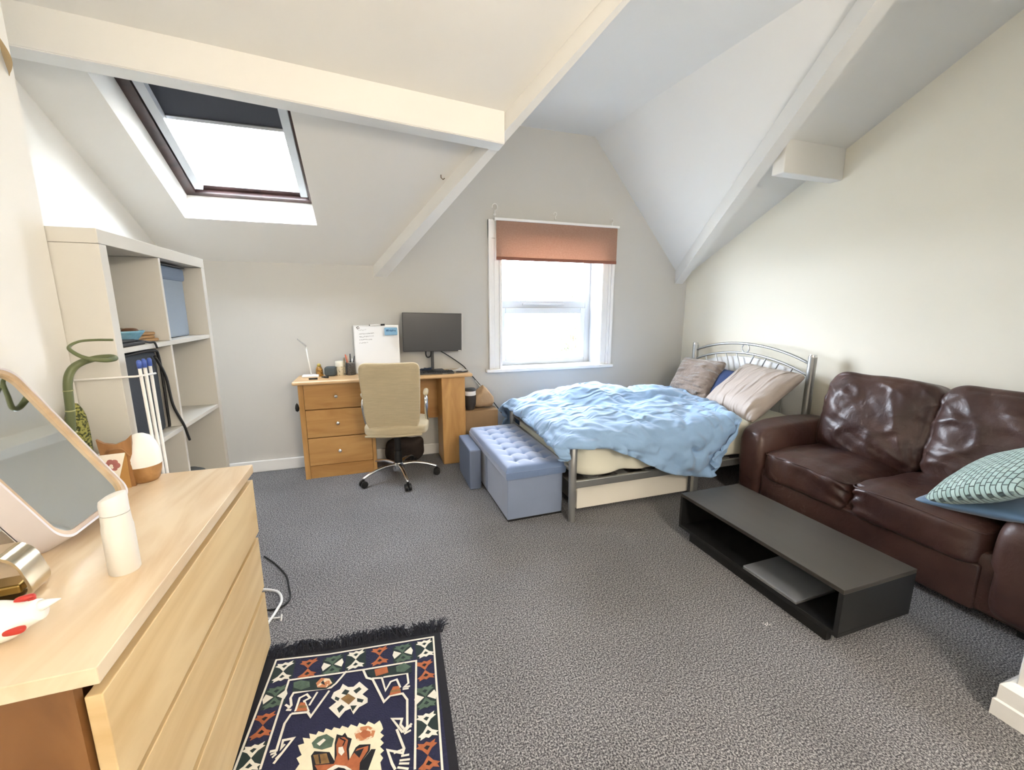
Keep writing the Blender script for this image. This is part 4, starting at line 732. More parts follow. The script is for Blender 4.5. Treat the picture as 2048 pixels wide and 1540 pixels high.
# row by row steps of the draped cloth, in units of 2 mm
DUVET=[
-365,-232,-43,-41,-19,-2,-8,19,5,30,-11,4,4,8,3,-1,-2,4,5,9,3,-2,17,4,7,14,-4,-21,3,3,12,22,-1,-19,-2,1,-5,12,2,10,14,2,15,12,-2,-18,8,3,3,17,-3,3,13,1,23,9,2,-3,16,0,-18,14,2,-10,16,0,26,10,-1,-3,14,2,-18,11,1,21,10,0,1,14,1,-5,14,0,-10,11,1,-1,13,0,0,13,1,1,13,0,0,12,0,3,14,0,1,14,1,-2,12,0,1,13,0,1,13,0,-1,13,1,13,11,0,-22,11,0,4,15,0,19,11,-1,-18,13,0,3,13,0,0,14,0,-1,15,1,0,14,0,-7,11,0,-10,12,1,0,17,-1,22,15,0,-27,-2,-1,-8,19,-28,24,19,-2,1,-29,0,21,6,-11,1,23,-14,-29,-22,-14,12,4,-14,-4,9,-12,8,-2,-13,-4,0,-12,6,1,-13,10,0,-11,-11,5,-11,9,-4,-13,9,-1,-10,5,3,-13,-1,8,-13,
-372,-240,-44,-29,-9,2,23,19,4,-6,-10,3,0,4,3,-2,3,4,8,5,3,2,13,3,10,16,-2,-27,7,0,13,17,1,-17,2,1,0,13,1,-1,12,3,5,11,-3,-3,10,4,4,15,-2,2,14,0,21,10,2,-3,14,1,-15,15,0,-8,13,1,5,12,0,14,13,1,-13,12,1,15,11,1,-2,13,0,-8,13,0,-2,12,1,-2,13,1,-1,13,0,1,13,1,1,13,0,0,14,0,1,12,1,1,13,0,1,13,0,2,13,0,-2,13,0,16,11,1,-24,13,-1,4,13,0,22,12,0,-19,13,0,1,13,0,-1,13,0,-3,14,0,3,14,0,-3,12,1,-8,12,0,-6,12,0,20,16,-1,-23,6,0,-2,15,-23,12,14,-3,12,-16,-8,10,6,-8,9,6,-11,1,-2,-13,-24,1,-13,-3,6,-12,10,-1,-13,0,1,-12,3,1,-13,5,2,-12,1,0,-12,2,1,-12,4,0,-12,-9,0,-13,0,-5,-10,
-386,-257,-42,7,23,3,-3,0,3,-3,-1,2,-3,1,3,-1,3,4,7,4,3,9,12,2,4,15,0,1,15,0,-13,10,0,-16,4,1,1,12,1,-4,13,1,9,9,0,-9,10,1,10,16,0,7,14,1,12,10,1,0,11,1,-15,17,0,-8,12,1,5,11,1,4,13,1,-6,13,1,16,12,0,-3,13,1,-5,12,0,-1,13,1,-2,12,0,-1,13,1,-1,14,0,1,13,1,3,13,0,4,12,0,0,13,0,-1,12,1,-2,13,0,-8,14,0,-4,12,0,5,13,0,0,12,0,-2,13,0,9,12,0,-1,13,0,-1,14,0,-1,13,0,1,13,0,0,13,0,-5,11,1,-10,12,0,1,12,-1,-4,12,1,5,14,-19,3,14,-4,15,-9,-11,7,3,-8,-24,6,-10,38,-3,-12,-13,3,-13,-14,7,-12,6,-1,-13,3,2,-12,3,1,-13,3,2,-12,3,1,-12,2,1,-12,2,0,-13,-11,3,-11,-3,0,-12,
-380,-257,-40,0,21,3,-4,1,2,-2,0,3,-1,2,3,-1,2,3,4,4,3,11,11,3,3,16,0,-7,13,-1,-3,12,0,-13,6,1,-7,12,1,-1,12,0,11,9,1,-9,11,1,10,14,1,-6,14,1,-4,14,1,-1,14,0,27,7,1,5,13,1,-22,13,0,7,13,1,-10,12,2,5,13,0,9,12,0,-3,13,1,0,12,0,-1,13,1,-1,13,0,0,12,1,3,14,0,2,13,0,0,12,1,-1,12,0,-2,13,1,-7,13,0,-2,13,0,-1,13,0,0,13,0,-5,13,1,11,12,-1,4,13,0,-3,13,0,1,13,0,2,14,0,-4,12,0,3,13,0,-2,12,0,-8,11,1,-3,12,0,0,13,0,5,13,-15,-1,15,-1,8,2,-13,-4,5,-9,-3,2,-11,26,-13,-12,-4,1,-13,-10,15,-13,4,-1,-12,3,1,-12,3,2,-13,2,3,-12,1,2,-13,0,2,-12,0,2,-13,-2,3,-12,0,3,-12,
-374,-258,-37,-15,2,1,5,21,3,-1,1,2,0,2,3,0,1,3,2,4,4,4,14,1,-2,15,0,0,11,0,-2,11,1,-10,8,0,-7,11,1,-2,12,0,22,10,2,8,13,1,-17,12,0,-1,13,1,-6,13,2,-4,14,0,31,7,1,-4,14,1,4,13,0,-17,12,1,2,13,1,-10,12,1,4,13,0,8,12,0,1,13,1,-1,12,0,0,13,1,0,12,0,2,13,1,1,13,0,0,13,0,-3,12,1,-2,12,1,-3,14,0,-5,13,1,-1,14,0,-4,13,1,11,12,-2,5,12,0,-1,13,0,-1,13,0,3,13,0,1,14,0,-3,12,0,1,13,0,-1,12,0,-7,12,1,-3,12,0,0,13,0,6,12,-11,1,12,-4,5,6,-10,0,6,-10,-2,7,-10,1,6,-14,13,-29,-12,-4,25,-13,3,2,-12,4,-5,-12,3,1,-13,2,2,-12,1,2,-13,1,3,-13,0,3,-13,-1,3,-12,8,-15,-12,
-370,-248,-37,-13,-9,2,-16,0,3,-9,13,2,18,14,3,-1,5,3,0,8,2,3,10,2,5,9,1,0,11,0,-8,9,1,-12,9,2,1,12,0,4,11,0,17,12,1,9,12,2,-16,12,0,0,13,1,-4,12,1,-6,13,1,4,13,0,20,10,1,-19,13,1,5,12,1,6,12,1,-2,13,1,-7,12,0,4,14,0,7,12,0,0,12,1,-1,12,1,1,13,0,2,13,0,1,12,1,-2,13,0,-1,12,1,-3,12,1,-5,14,3,-2,13,3,-2,14,1,9,12,-5,5,12,-2,-1,13,0,-1,13,0,4,13,0,1,13,0,0,13,0,-5,13,3,3,13,-2,-3,13,1,-5,12,2,-1,12,0,-1,13,-2,7,12,-9,1,10,-5,3,10,-8,4,3,-12,-1,10,-10,2,4,-13,2,2,-12,3,2,-13,5,-8,-12,3,-4,-13,3,0,-13,3,1,-12,1,4,-13,1,4,-12,-1,5,-13,-5,6,-10,-5,-1,-11,
-374,-259,-36,-9,9,3,-9,3,3,-7,6,2,-3,9,3,-1,11,2,13,6,3,2,9,2,0,10,0,-6,10,1,-11,8,2,7,10,0,-4,11,1,7,12,0,14,12,1,-21,13,1,15,12,1,2,12,1,0,12,1,-10,12,1,-1,13,1,5,11,0,5,12,1,-5,13,1,6,12,1,4,13,1,-2,12,0,-6,13,1,7,12,0,5,13,0,0,12,0,1,12,1,1,13,0,1,13,0,-2,11,2,1,13,1,-5,12,6,-2,13,5,-2,14,2,6,13,-6,4,12,-3,-1,12,1,2,13,-2,2,13,-2,1,12,1,0,13,1,-3,14,3,0,13,1,-2,14,3,0,12,-3,-3,12,1,-1,12,-1,2,13,-3,3,12,-7,2,11,-6,0,12,-7,6,1,-13,1,7,-11,1,6,-12,2,-1,-13,6,-23,-12,1,5,-13,4,3,-13,2,7,-13,3,2,-12,1,5,-12,-1,7,-12,-3,10,-10,1,-3,-12,-2,5,-10,
-369,-246,-33,-12,-1,3,-9,0,3,-11,3,3,-1,13,2,0,11,2,-1,11,2,-2,12,2,3,8,1,7,5,1,1,8,0,-7,9,2,4,12,0,6,13,1,-8,13,1,5,13,1,8,11,1,3,12,1,1,12,0,-9,12,2,-2,12,1,1,12,0,6,12,1,0,12,1,0,13,1,5,12,0,4,13,0,0,12,0,-5,13,5,8,12,-3,3,12,0,0,12,1,2,13,0,0,12,2,2,12,0,-1,12,3,-5,13,11,0,12,1,2,13,-2,3,13,-5,1,13,-1,1,12,-2,1,12,-1,0,13,1,-1,12,4,0,13,1,0,13,0,1,14,-1,-1,13,1,-3,12,3,-4,13,2,1,13,-2,5,12,-8,2,12,-4,1,11,-6,2,10,-8,3,5,-13,2,1,-12,0,9,-12,1,-2,-12,6,-13,-13,5,-4,-12,2,6,-14,-1,8,-12,2,2,-12,0,6,-12,-3,11,-11,5,-3,-14,2,2,-13,0,3,-11,
-373,-240,-28,-8,-12,3,-9,4,2,-11,5,3,-3,13,2,2,13,2,3,11,2,5,9,1,0,9,1,-7,9,1,7,6,0,3,11,1,1,13,1,-7,12,2,-1,14,1,12,11,0,-1,12,1,7,11,0,1,12,1,-8,12,2,-2,12,1,0,12,2,4,12,2,5,12,1,0,13,4,3,13,1,4,12,-2,4,12,-2,1,12,2,-3,12,8,8,12,-9,0,12,2,2,13,0,-1,12,4,3,12,-4,-1,12,5,-2,13,8,0,12,2,2,13,-6,2,12,-3,-1,12,2,2,12,-3,-1,13,4,0,12,1,1,13,-1,1,12,-1,-1,13,2,0,13,3,-3,12,5,-2,13,0,-1,13,1,4,13,-10,2,11,-5,1,12,-4,1,12,-6,2,9,-9,2,10,-10,2,-3,-14,1,4,-12,1,5,-12,1,1,-12,2,5,-14,2,0,-12,3,-6,-12,2,1,-12,0,8,-11,3,3,-12,3,-2,-14,2,3,-13,4,8,-12,
-369,-238,-23,-14,-16,2,-6,9,3,-6,9,2,1,12,2,-2,10,2,-5,12,2,1,10,1,7,7,0,4,8,0,-3,10,1,2,12,2,-6,12,1,6,14,1,6,12,0,1,11,1,3,12,1,5,11,0,0,12,1,-6,12,7,1,12,3,2,11,3,2,11,4,4,13,1,4,13,-1,0,13,3,5,12,-4,3,11,-2,3,12,-2,-1,12,6,3,12,-3,2,12,-2,0,12,3,1,12,2,3,12,-6,-1,13,8,-1,12,4,-1,12,5,3,13,-10,1,12,-2,-1,12,4,1,12,0,2,12,-3,0,13,2,-1,12,4,-2,12,5,1,12,-2,0,12,0,0,12,1,0,13,-5,0,13,-3,0,12,-3,1,12,-4,1,12,-3,1,11,-6,2,8,-9,2,8,-10,1,0,-13,0,2,-12,3,6,-12,0,-1,-12,6,6,-12,4,4,-12,-4,-7,-13,1,0,-12,6,10,-9,-2,-5,-14,1,0,-13,3,2,-14,-17,-3,-13,
-378,-257,-19,-2,11,3,-6,7,2,-3,9,2,-10,7,3,-3,13,1,10,10,1,1,9,1,1,9,0,0,11,1,6,12,1,2,12,1,0,12,1,-1,12,1,3,12,1,6,11,0,3,12,1,3,11,2,0,12,5,-2,12,8,2,11,2,3,11,3,2,12,3,3,12,0,3,13,0,3,13,-3,1,12,4,4,11,-8,2,11,2,2,12,-3,-2,11,14,5,12,-15,-1,12,7,2,12,-3,3,12,-4,-2,13,10,0,13,-1,-1,12,6,3,12,-12,1,11,1,0,12,3,1,12,-4,0,13,7,0,13,4,-1,11,1,1,12,-7,0,12,-3,1,12,-2,0,12,0,-1,12,0,0,12,-1,0,12,-2,1,12,-3,0,11,-3,1,10,-6,1,7,-9,1,6,-10,1,3,-12,-1,-1,-13,2,3,-12,-1,0,-12,3,1,-12,5,3,-11,1,1,-11,-1,-1,-12,7,9,-10,-5,-6,-14,1,1,-12,5,3,-13,12,5,-11,
-373,-251,-14,-6,8,2,-3,8,2,-16,3,3,6,14,1,1,11,2,-1,11,1,10,10,0,-3,11,1,5,11,1,2,12,1,1,12,1,3,12,3,2,11,3,3,12,2,3,11,1,3,12,2,0,12,5,1,12,6,4,11,0,3,11,1,3,11,0,2,11,3,3,12,3,3,13,-3,3,12,0,2,12,-2,1,11,1,3,11,-5,1,12,1,1,11,6,2,12,-9,1,11,3,1,12,-1,2,12,-3,-2,14,13,1,12,-6,0,12,4,2,12,-10,0,12,5,1,11,-4,0,11,10,1,12,0,1,13,-6,-1,12,0,-1,12,0,0,12,0,1,11,-2,1,12,-2,0,12,0,-1,12,0,0,12,-1,1,11,-4,0,10,-4,0,8,-7,0,5,-10,1,5,-11,2,6,-11,-3,-4,-12,0,2,-12,-2,-4,-12,2,4,-12,3,3,-11,5,5,-10,1,-2,-12,4,3,-12,-2,-2,-12,-6,-6,-12,-10,-8,-8,4,4,-12,
-371,-247,-10,-3,7,2,-15,0,3,2,14,2,1,11,1,4,12,1,2,11,1,0,11,4,-5,12,10,8,11,-2,5,12,0,3,11,3,2,11,3,2,12,4,1,13,4,1,12,3,4,12,0,7,11,-3,5,11,-1,3,11,-1,3,11,0,2,11,2,2,12,3,3,11,3,3,12,0,3,12,-4,1,12,1,2,11,0,2,11,-7,2,11,0,1,11,2,1,12,-2,1,12,0,1,11,0,1,13,-2,-1,13,9,1,12,-2,1,12,-1,1,11,-4,1,12,-1,-1,11,10,1,11,0,1,11,-2,0,13,-5,0,13,1,0,11,0,0,11,-1,0,12,-2,1,12,-2,0,11,0,0,12,0,0,11,0,-1,12,0,0,12,-2,0,5,-13,0,4,-10,0,5,-11,1,6,-11,-1,-5,-12,0,1,-12,-1,-5,-12,0,2,-11,2,5,-12,4,8,-10,3,-2,-11,2,-3,-12,0,0,-13,-8,-11,-10,-1,0,-12,3,4,-12,
-367,-245,-6,-7,2,2,-8,5,3,1,12,3,5,13,2,2,11,5,0,12,5,8,12,-5,3,12,1,4,11,0,2,12,2,3,11,2,2,12,3,3,11,4,3,11,2,2,12,2,3,11,1,4,12,-2,4,12,-1,3,10,-1,2,11,2,2,12,2,2,12,2,2,11,5,2,12,1,3,11,-4,2,12,-1,2,11,1,2,11,-6,1,11,-4,1,12,4,2,11,0,0,13,-3,1,12,0,1,12,1,1,12,3,0,12,2,0,11,-3,1,12,1,1,12,4,0,11,4,2,11,-8,0,12,-2,-1,11,3,0,12,2,0,11,0,0,12,-2,0,11,-1,0,12,0,1,12,0,0,11,0,0,11,-1,0,10,-4,0,9,-5,0,10,-8,0,8,-9,0,5,-12,0,-1,-12,0,-3,-12,0,1,-11,1,4,-11,0,-3,-12,1,-5,-12,0,-10,-10,0,-3,-12,2,11,-12,-1,-2,-11,-3,-7,-11,2,8,-12,-4,-8,-9,
-370,-254,-4,-4,5,7,5,10,0,0,10,9,3,13,3,4,12,0,3,12,0,5,13,-3,2,12,1,2,11,6,2,12,7,2,10,3,4,11,1,4,11,-1,3,12,0,3,12,0,3,12,0,4,12,-3,4,11,-3,3,11,-1,2,11,1,2,11,2,2,12,2,1,12,5,2,11,3,3,12,-3,2,12,-2,2,11,1,2,11,-5,1,11,-6,1,12,8,1,12,-5,1,12,-4,1,12,-1,2,12,8,0,12,0,0,11,0,1,12,-3,1,11,3,1,12,7,0,12,-6,1,11,-4,0,11,1,0,11,3,-1,12,2,1,12,1,-1,11,0,-1,12,1,0,11,0,0,12,0,1,11,-1,0,11,-2,1,10,-5,0,9,-7,0,7,-8,0,7,-10,0,5,-10,0,2,-11,0,-1,-11,0,1,-11,1,6,-12,2,-4,-12,1,-5,-12,2,-12,-10,1,-2,61,-2,10,-85,0,-4,-11,0,2,-12,0,-2,-12,2,-3,-12,
-358,-255,-4,0,-3,7,2,12,6,2,14,3,-1,9,15,6,16,-14,2,12,3,3,13,0,1,12,11,4,11,-2,3,12,-2,3,11,0,4,11,2,3,10,4,4,11,8,5,12,5,2,14,-7,3,12,-3,2,10,-4,3,11,-2,3,11,-1,1,11,1,1,12,3,1,12,5,3,11,1,3,12,-2,3,13,1,2,11,-2,1,10,-2,1,11,-9,1,12,4,1,13,2,1,12,-7,0,13,-4,2,11,10,0,12,-4,1,10,8,1,12,-2,1,11,5,1,12,0,0,12,-8,1,11,1,0,11,0,0,12,2,-1,11,4,0,12,3,0,12,1,-1,11,2,-1,12,0,0,12,0,1,12,-1,1,11,-4,1,10,-6,0,9,-7,0,7,-9,1,7,-9,-1,5,-10,0,3,-11,0,0,-11,0,-3,-11,1,10,-11,2,-4,-12,1,1,-13,-2,11,-11,7,-24,-12,-1,0,-11,0,-4,-12,-4,16,-12,-1,3,-12,-6,11,-10,
-345,-260,-4,1,-1,7,1,9,9,2,15,1,1,13,3,2,13,2,3,13,-2,0,12,11,4,13,-2,4,11,-4,3,11,0,3,12,0,3,11,1,4,11,1,3,11,2,4,11,2,2,12,1,2,12,0,3,12,4,3,11,3,2,10,-3,1,11,-1,2,12,4,2,13,1,4,11,-2,3,12,-3,2,12,-1,3,12,8,0,10,-17,1,11,2,2,12,7,0,12,-10,0,14,4,1,12,1,0,12,-4,1,11,1,1,11,5,1,11,2,2,12,6,0,12,-9,1,11,2,0,11,0,0,11,0,-1,10,5,-2,11,7,1,13,1,0,12,3,0,12,1,0,13,1,0,12,0,0,12,-2,1,11,-6,1,11,-7,1,10,-7,0,8,-8,1,7,-9,0,5,-10,-1,3,-10,0,1,-11,0,-8,-11,1,-1,-12,1,11,-12,1,1,-12,-2,12,-12,1,-3,-13,5,-24,-10,-1,3,-13,0,5,-13,0,16,-11,-2,6,-12,
-334,-259,-5,4,-5,5,0,12,6,1,12,5,1,13,3,2,13,2,2,12,2,2,12,9,3,13,-3,4,11,-3,3,11,3,3,11,4,3,11,-2,3,12,-3,3,11,-1,3,12,0,2,11,0,2,11,1,3,12,1,3,12,2,2,11,3,1,11,5,2,12,1,4,13,-3,3,12,-5,3,11,-1,3,11,7,0,12,-9,1,12,-5,2,11,1,1,11,5,0,13,-4,1,13,0,0,12,3,1,12,-6,1,12,6,0,11,7,2,11,-2,1,12,1,1,11,-3,0,10,7,0,11,-6,-1,10,3,-2,9,8,1,13,2,1,13,2,0,13,4,1,13,2,0,12,0,0,13,0,0,12,-1,1,12,-5,1,11,-7,0,11,-7,0,9,-8,1,6,-9,0,5,-10,0,3,-11,0,2,-11,0,-4,-11,1,-6,-11,0,9,-12,0,12,-11,0,8,-13,1,-24,-14,0,-5,-10,2,5,-13,1,-5,-13,5,24,-11,1,-1,-11,
-322,-261,-6,4,-5,5,-1,13,3,1,11,6,2,13,3,2,12,4,2,11,5,2,11,11,4,12,-7,3,12,4,3,11,-5,3,11,1,2,12,0,3,12,1,3,12,3,2,11,-4,2,11,-1,2,12,1,2,12,1,4,11,0,3,12,0,2,11,2,2,13,1,3,12,-2,2,11,-1,3,12,7,2,11,-6,1,12,-8,2,12,1,1,12,10,1,11,-7,1,12,-1,0,12,7,2,13,-10,0,12,5,0,12,8,1,11,-2,1,12,5,1,11,-5,0,12,7,-1,9,1,2,11,-7,-1,8,5,-1,10,7,1,13,4,1,14,3,1,13,2,1,14,-2,0,12,1,0,13,1,0,12,-1,0,12,-5,1,12,-6,1,10,-6,0,9,-7,1,7,-10,0,5,-10,0,3,-11,1,8,-10,-1,-5,-12,0,0,-11,1,0,-13,0,5,-12,3,14,-11,-7,-35,-13,3,5,-11,4,5,-14,-1,-9,-11,-2,-8,69,-1,3,-5,
-311,-259,-7,4,-8,4,-1,11,3,2,10,7,2,16,1,2,10,6,1,8,12,3,12,5,4,13,-2,3,11,-5,3,12,2,1,11,3,2,12,2,2,13,-1,3,11,-2,3,11,-1,2,11,1,2,11,3,1,13,5,4,12,-4,4,11,-3,3,12,0,2,12,1,2,13,2,2,13,4,2,10,-9,3,11,-7,1,13,-1,2,12,3,1,11,-1,2,12,-3,-1,10,18,3,13,-16,1,13,0,0,12,4,1,12,8,0,12,-4,0,11,8,2,11,-3,0,12,3,-1,9,4,2,10,-6,0,9,4,1,9,9,0,13,5,0,15,-1,1,14,-2,0,13,0,0,13,1,1,12,1,0,13,0,0,12,-3,1,12,-5,1,11,-6,0,9,-8,1,7,-9,1,6,-10,0,8,-10,-1,-4,-12,0,0,-12,0,0,-12,1,2,-12,0,4,-12,2,10,-12,-4,-29,-12,2,2,-11,3,4,-13,0,-14,55,2,4,-78,-1,-5,68,
-299,-258,-9,1,-6,4,1,3,4,2,11,7,2,18,0,2,9,7,3,8,11,2,12,6,4,12,-2,2,13,1,2,11,4,0,11,6,1,13,-1,3,13,2,4,11,-5,4,10,0,3,10,0,2,11,2,2,13,0,3,12,-2,2,12,-1,3,12,1,2,12,2,2,13,2,3,11,-10,2,11,-6,2,13,-3,1,12,1,2,13,10,2,11,-12,1,11,2,1,11,3,2,12,-4,1,13,2,1,12,4,0,12,1,0,12,8,1,11,-1,1,11,2,1,12,0,0,10,5,1,10,-2,2,10,1,0,11,3,0,13,3,0,13,2,-1,13,0,1,13,2,0,12,1,0,13,1,1,13,0,0,13,-1,1,12,-5,1,11,-6,1,10,-7,0,10,-7,1,5,-12,0,0,-12,0,0,-12,-1,1,-12,0,0,-11,1,2,-12,0,14,-11,-1,2,-12,2,-32,-13,1,8,-12,2,-4,-11,3,-4,-11,0,4,-12,5,-8,60,
-291,-239,-10,4,-2,2,1,-27,5,2,16,5,1,12,7,3,14,4,3,5,15,4,14,5,3,14,-3,3,12,4,1,11,7,1,11,-7,1,12,0,3,13,-1,3,12,-1,4,11,0,3,9,2,2,11,3,1,11,3,2,13,-2,2,12,0,3,12,-1,2,13,0,3,13,-2,3,11,-7,2,11,-6,1,13,0,2,13,6,1,11,-7,2,12,-1,2,10,17,1,13,-16,1,12,0,1,12,0,1,12,5,1,12,0,1,12,6,1,12,2,0,11,0,0,11,1,0,11,3,1,10,7,2,11,-1,2,11,1,-1,12,2,0,13,3,-1,13,1,0,12,1,1,12,1,1,13,0,1,13,0,1,13,0,1,14,-1,0,11,-8,1,9,-10,1,7,-10,0,7,-10,0,3,-11,0,1,-11,0,1,-12,-1,1,-11,0,4,-12,-1,13,-10,1,-10,-13,0,10,-12,0,-8,-13,6,-27,-11,-1,10,-12,1,3,-12,11,-4,-10,
-278,-235,-13,3,-7,3,1,-20,4,2,11,4,1,14,3,2,6,11,5,6,14,3,16,0,4,12,6,3,13,6,1,11,-2,1,11,-1,1,11,0,3,14,0,2,12,-3,3,11,-2,3,10,-1,1,10,1,2,12,2,2,12,1,2,12,1,3,12,1,2,13,1,3,12,-3,3,11,-6,1,12,-2,1,14,3,2,12,-1,1,12,-8,3,11,4,2,11,1,1,12,-5,2,12,7,0,12,-5,0,12,9,1,12,0,1,12,2,1,12,3,-1,11,-2,-2,10,6,1,13,-2,1,12,3,1,11,4,0,10,5,1,11,4,0,12,2,1,13,3,1,11,2,2,13,-3,2,13,-2,1,13,-1,1,13,-1,0,12,-7,0,11,-6,1,10,-7,2,10,-8,0,7,-10,0,5,-10,-1,2,-12,0,2,-11,1,-4,-12,5,-18,9,-5,14,-32,-1,18,-11,0,1,-11,0,-1,-13,0,9,-12,0,-5,-11,0,-4,-10,-5,17,-1,
-266,-238,-15,2,-3,2,2,-22,5,2,11,4,0,12,3,3,5,12,4,8,10,3,14,3,4,12,7,3,14,5,1,12,-4,2,10,1,1,11,3,3,12,3,2,13,-3,2,11,-3,1,11,-1,2,10,1,2,12,2,3,12,1,2,12,1,2,12,4,3,13,-5,3,12,-3,2,12,-1,1,14,1,0,14,3,3,11,-12,2,10,-3,2,12,12,1,11,-15,2,12,1,1,11,2,1,13,0,1,11,6,1,12,1,1,12,3,-1,11,5,0,11,-1,-1,11,2,-3,12,7,2,13,-1,1,12,1,1,11,3,0,11,3,1,12,4,2,13,4,2,12,1,3,11,3,1,12,-7,2,13,3,-1,13,-10,1,11,-3,1,12,-5,1,10,-7,2,10,-8,0,7,-10,0,8,-10,-1,2,-12,-1,6,-10,-6,19,-10,9,-25,-13,-1,0,-11,2,-11,-11,-4,20,-13,2,11,-11,1,-7,-12,-1,-5,-12,1,1,-12,8,13,-11,
-255,-237,-19,2,0,4,4,-28,4,1,12,5,1,11,3,3,-1,14,2,15,4,4,11,9,3,12,6,2,14,0,1,13,-2,2,10,1,2,11,4,2,12,3,3,12,2,1,11,2,1,11,-1,2,10,3,2,12,2,3,13,0,3,12,-2,2,13,-2,2,12,0,3,13,0,2,13,0,1,14,1,2,13,-7,2,12,-7,1,11,0,1,10,2,2,11,-12,2,11,4,1,12,0,2,12,-1,1,12,3,1,12,3,0,11,4,-1,11,9,0,11,0,-1,11,1,-1,12,3,0,13,3,0,12,3,-1,11,5,2,12,3,3,13,0,2,13,0,2,12,1,2,11,6,2,12,-8,1,12,-5,0,12,-3,0,12,-1,2,12,-5,2,9,-9,0,7,-11,0,7,-10,0,6,-9,1,16,-4,-2,9,-9,0,-5,-17,0,2,-12,4,-10,-11,4,-12,-9,-2,1,-13,-2,0,-13,-2,1,-12,0,3,-12,-1,-2,-12,9,22,-12,
-245,-238,-23,2,5,5,5,-28,3,1,11,5,2,4,6,2,4,7,2,11,8,4,9,12,2,13,7,2,14,-4,2,13,0,2,11,2,2,11,3,3,11,2,3,12,3,2,12,3,1,11,4,1,11,4,1,12,4,3,12,0,2,12,-1,2,12,1,2,14,1,2,13,-3,3,13,-4,2,13,-2,3,14,-6,1,13,-5,0,12,4,2,8,-11,2,10,-4,1,12,0,1,12,2,2,12,-2,2,12,1,1,11,3,0,11,4,-1,11,7,-2,10,7,0,11,3,-1,12,4,0,13,2,0,13,2,2,12,2,1,13,1,0,12,4,3,13,-2,1,13,-1,0,12,6,2,11,-3,1,10,-10,0,12,3,1,14,-1,3,11,-11,3,10,-8,0,3,-14,1,10,-6,0,19,2,-1,-1,-18,-1,2,-14,1,7,-11,0,9,-10,4,-22,-13,0,1,-9,2,-5,-11,-3,9,-14,1,-3,-12,-1,-1,-12,0,-5,-11,0,-12,44,
-233,-235,-26,2,0,5,1,-3,4,5,-13,5,3,-4,7,1,12,4,2,7,10,2,10,11,2,12,7,3,15,-3,2,12,3,2,12,1,4,11,2,3,12,2,3,11,2,2,12,3,1,11,4,1,13,3,1,12,2,2,13,1,2,11,2,2,11,2,1,13,2,1,15,2,3,12,-6,3,13,-3,2,14,-4,1,13,-3,1,12,-3,2,8,-12,1,10,0,2,12,-3,1,12,6,2,13,-5,1,12,0,1,11,2,0,11,5,0,11,5,0,11,6,-2,10,7,-2,11,8,-1,12,5,1,14,1,1,13,2,2,12,-1,2,13,-1,0,13,4,2,12,-4,-3,13,4,1,10,-6,0,11,0,-1,13,4,7,13,-10,4,10,-10,2,7,-10,-1,17,-3,0,6,-9,1,2,-14,0,6,-11,0,14,-6,1,7,-12,3,12,-11,0,-2,-15,-3,-28,-12,2,8,-12,1,1,-12,1,-2,-11,0,-2,-12,1,-5,-12,2,-5,-11,
-219,-233,-31,-1,1,6,4,-23,5,2,2,5,2,2,6,2,5,6,2,5,12,2,12,7,2,13,5,3,12,2,3,12,5,2,13,1,3,12,1,4,11,0,3,12,1,2,11,3,2,12,4,1,13,3,0,12,2,1,13,1,2,12,1,2,11,2,2,12,4,1,14,7,2,13,-7,2,13,-2,2,12,-6,1,15,-1,1,11,-7,2,9,-9,2,11,-5,2,11,-1,1,12,9,1,13,-6,2,12,0,1,11,2,0,11,5,0,11,5,0,12,5,0,11,6,-1,12,5,-1,11,6,-1,12,6,-1,13,7,2,13,-2,3,13,-3,0,13,3,1,12,-3,-1,12,0,1,11,-3,-1,12,1,2,14,1,5,12,-9,3,9,-9,-2,21,0,2,-2,-18,2,6,-11,-1,9,-7,-1,14,-6,0,13,-9,2,2,-16,3,2,-13,2,-1,-13,-3,-13,-12,1,1,-12,1,6,-12,1,-6,-12,0,-1,-12,1,-3,-11,2,-4,-12,
-212,-269,-33,4,9,5,3,5,5,2,-3,6,2,10,5,1,0,7,2,2,11,2,13,7,3,13,4,3,12,6,3,11,6,3,13,1,3,13,0,3,12,-2,3,12,0,2,11,2,1,12,4,1,12,4,1,12,3,1,13,2,2,13,0,1,11,3,3,12,5,2,13,0,2,12,-4,2,13,-2,1,13,-1,1,14,-3,1,13,-3,1,10,-8,3,10,-8,1,12,-2,1,12,4,2,12,-2,2,12,1,1,12,3,0,11,4,0,11,5,0,11,6,0,11,6,-1,12,6,0,12,6,-1,12,4,0,13,5,0,13,4,3,12,-3,0,13,0,1,12,1,3,13,-4,0,12,0,0,13,0,2,13,-1,2,10,-11,2,18,5,0,3,-18,0,8,-10,-1,14,-4,1,13,-6,1,6,-14,0,7,-13,2,1,-14,2,0,-13,0,-8,-12,0,0,-12,2,5,-12,0,2,-12,1,0,-12,0,-6,-13,2,-1,-12,1,-1,-15,
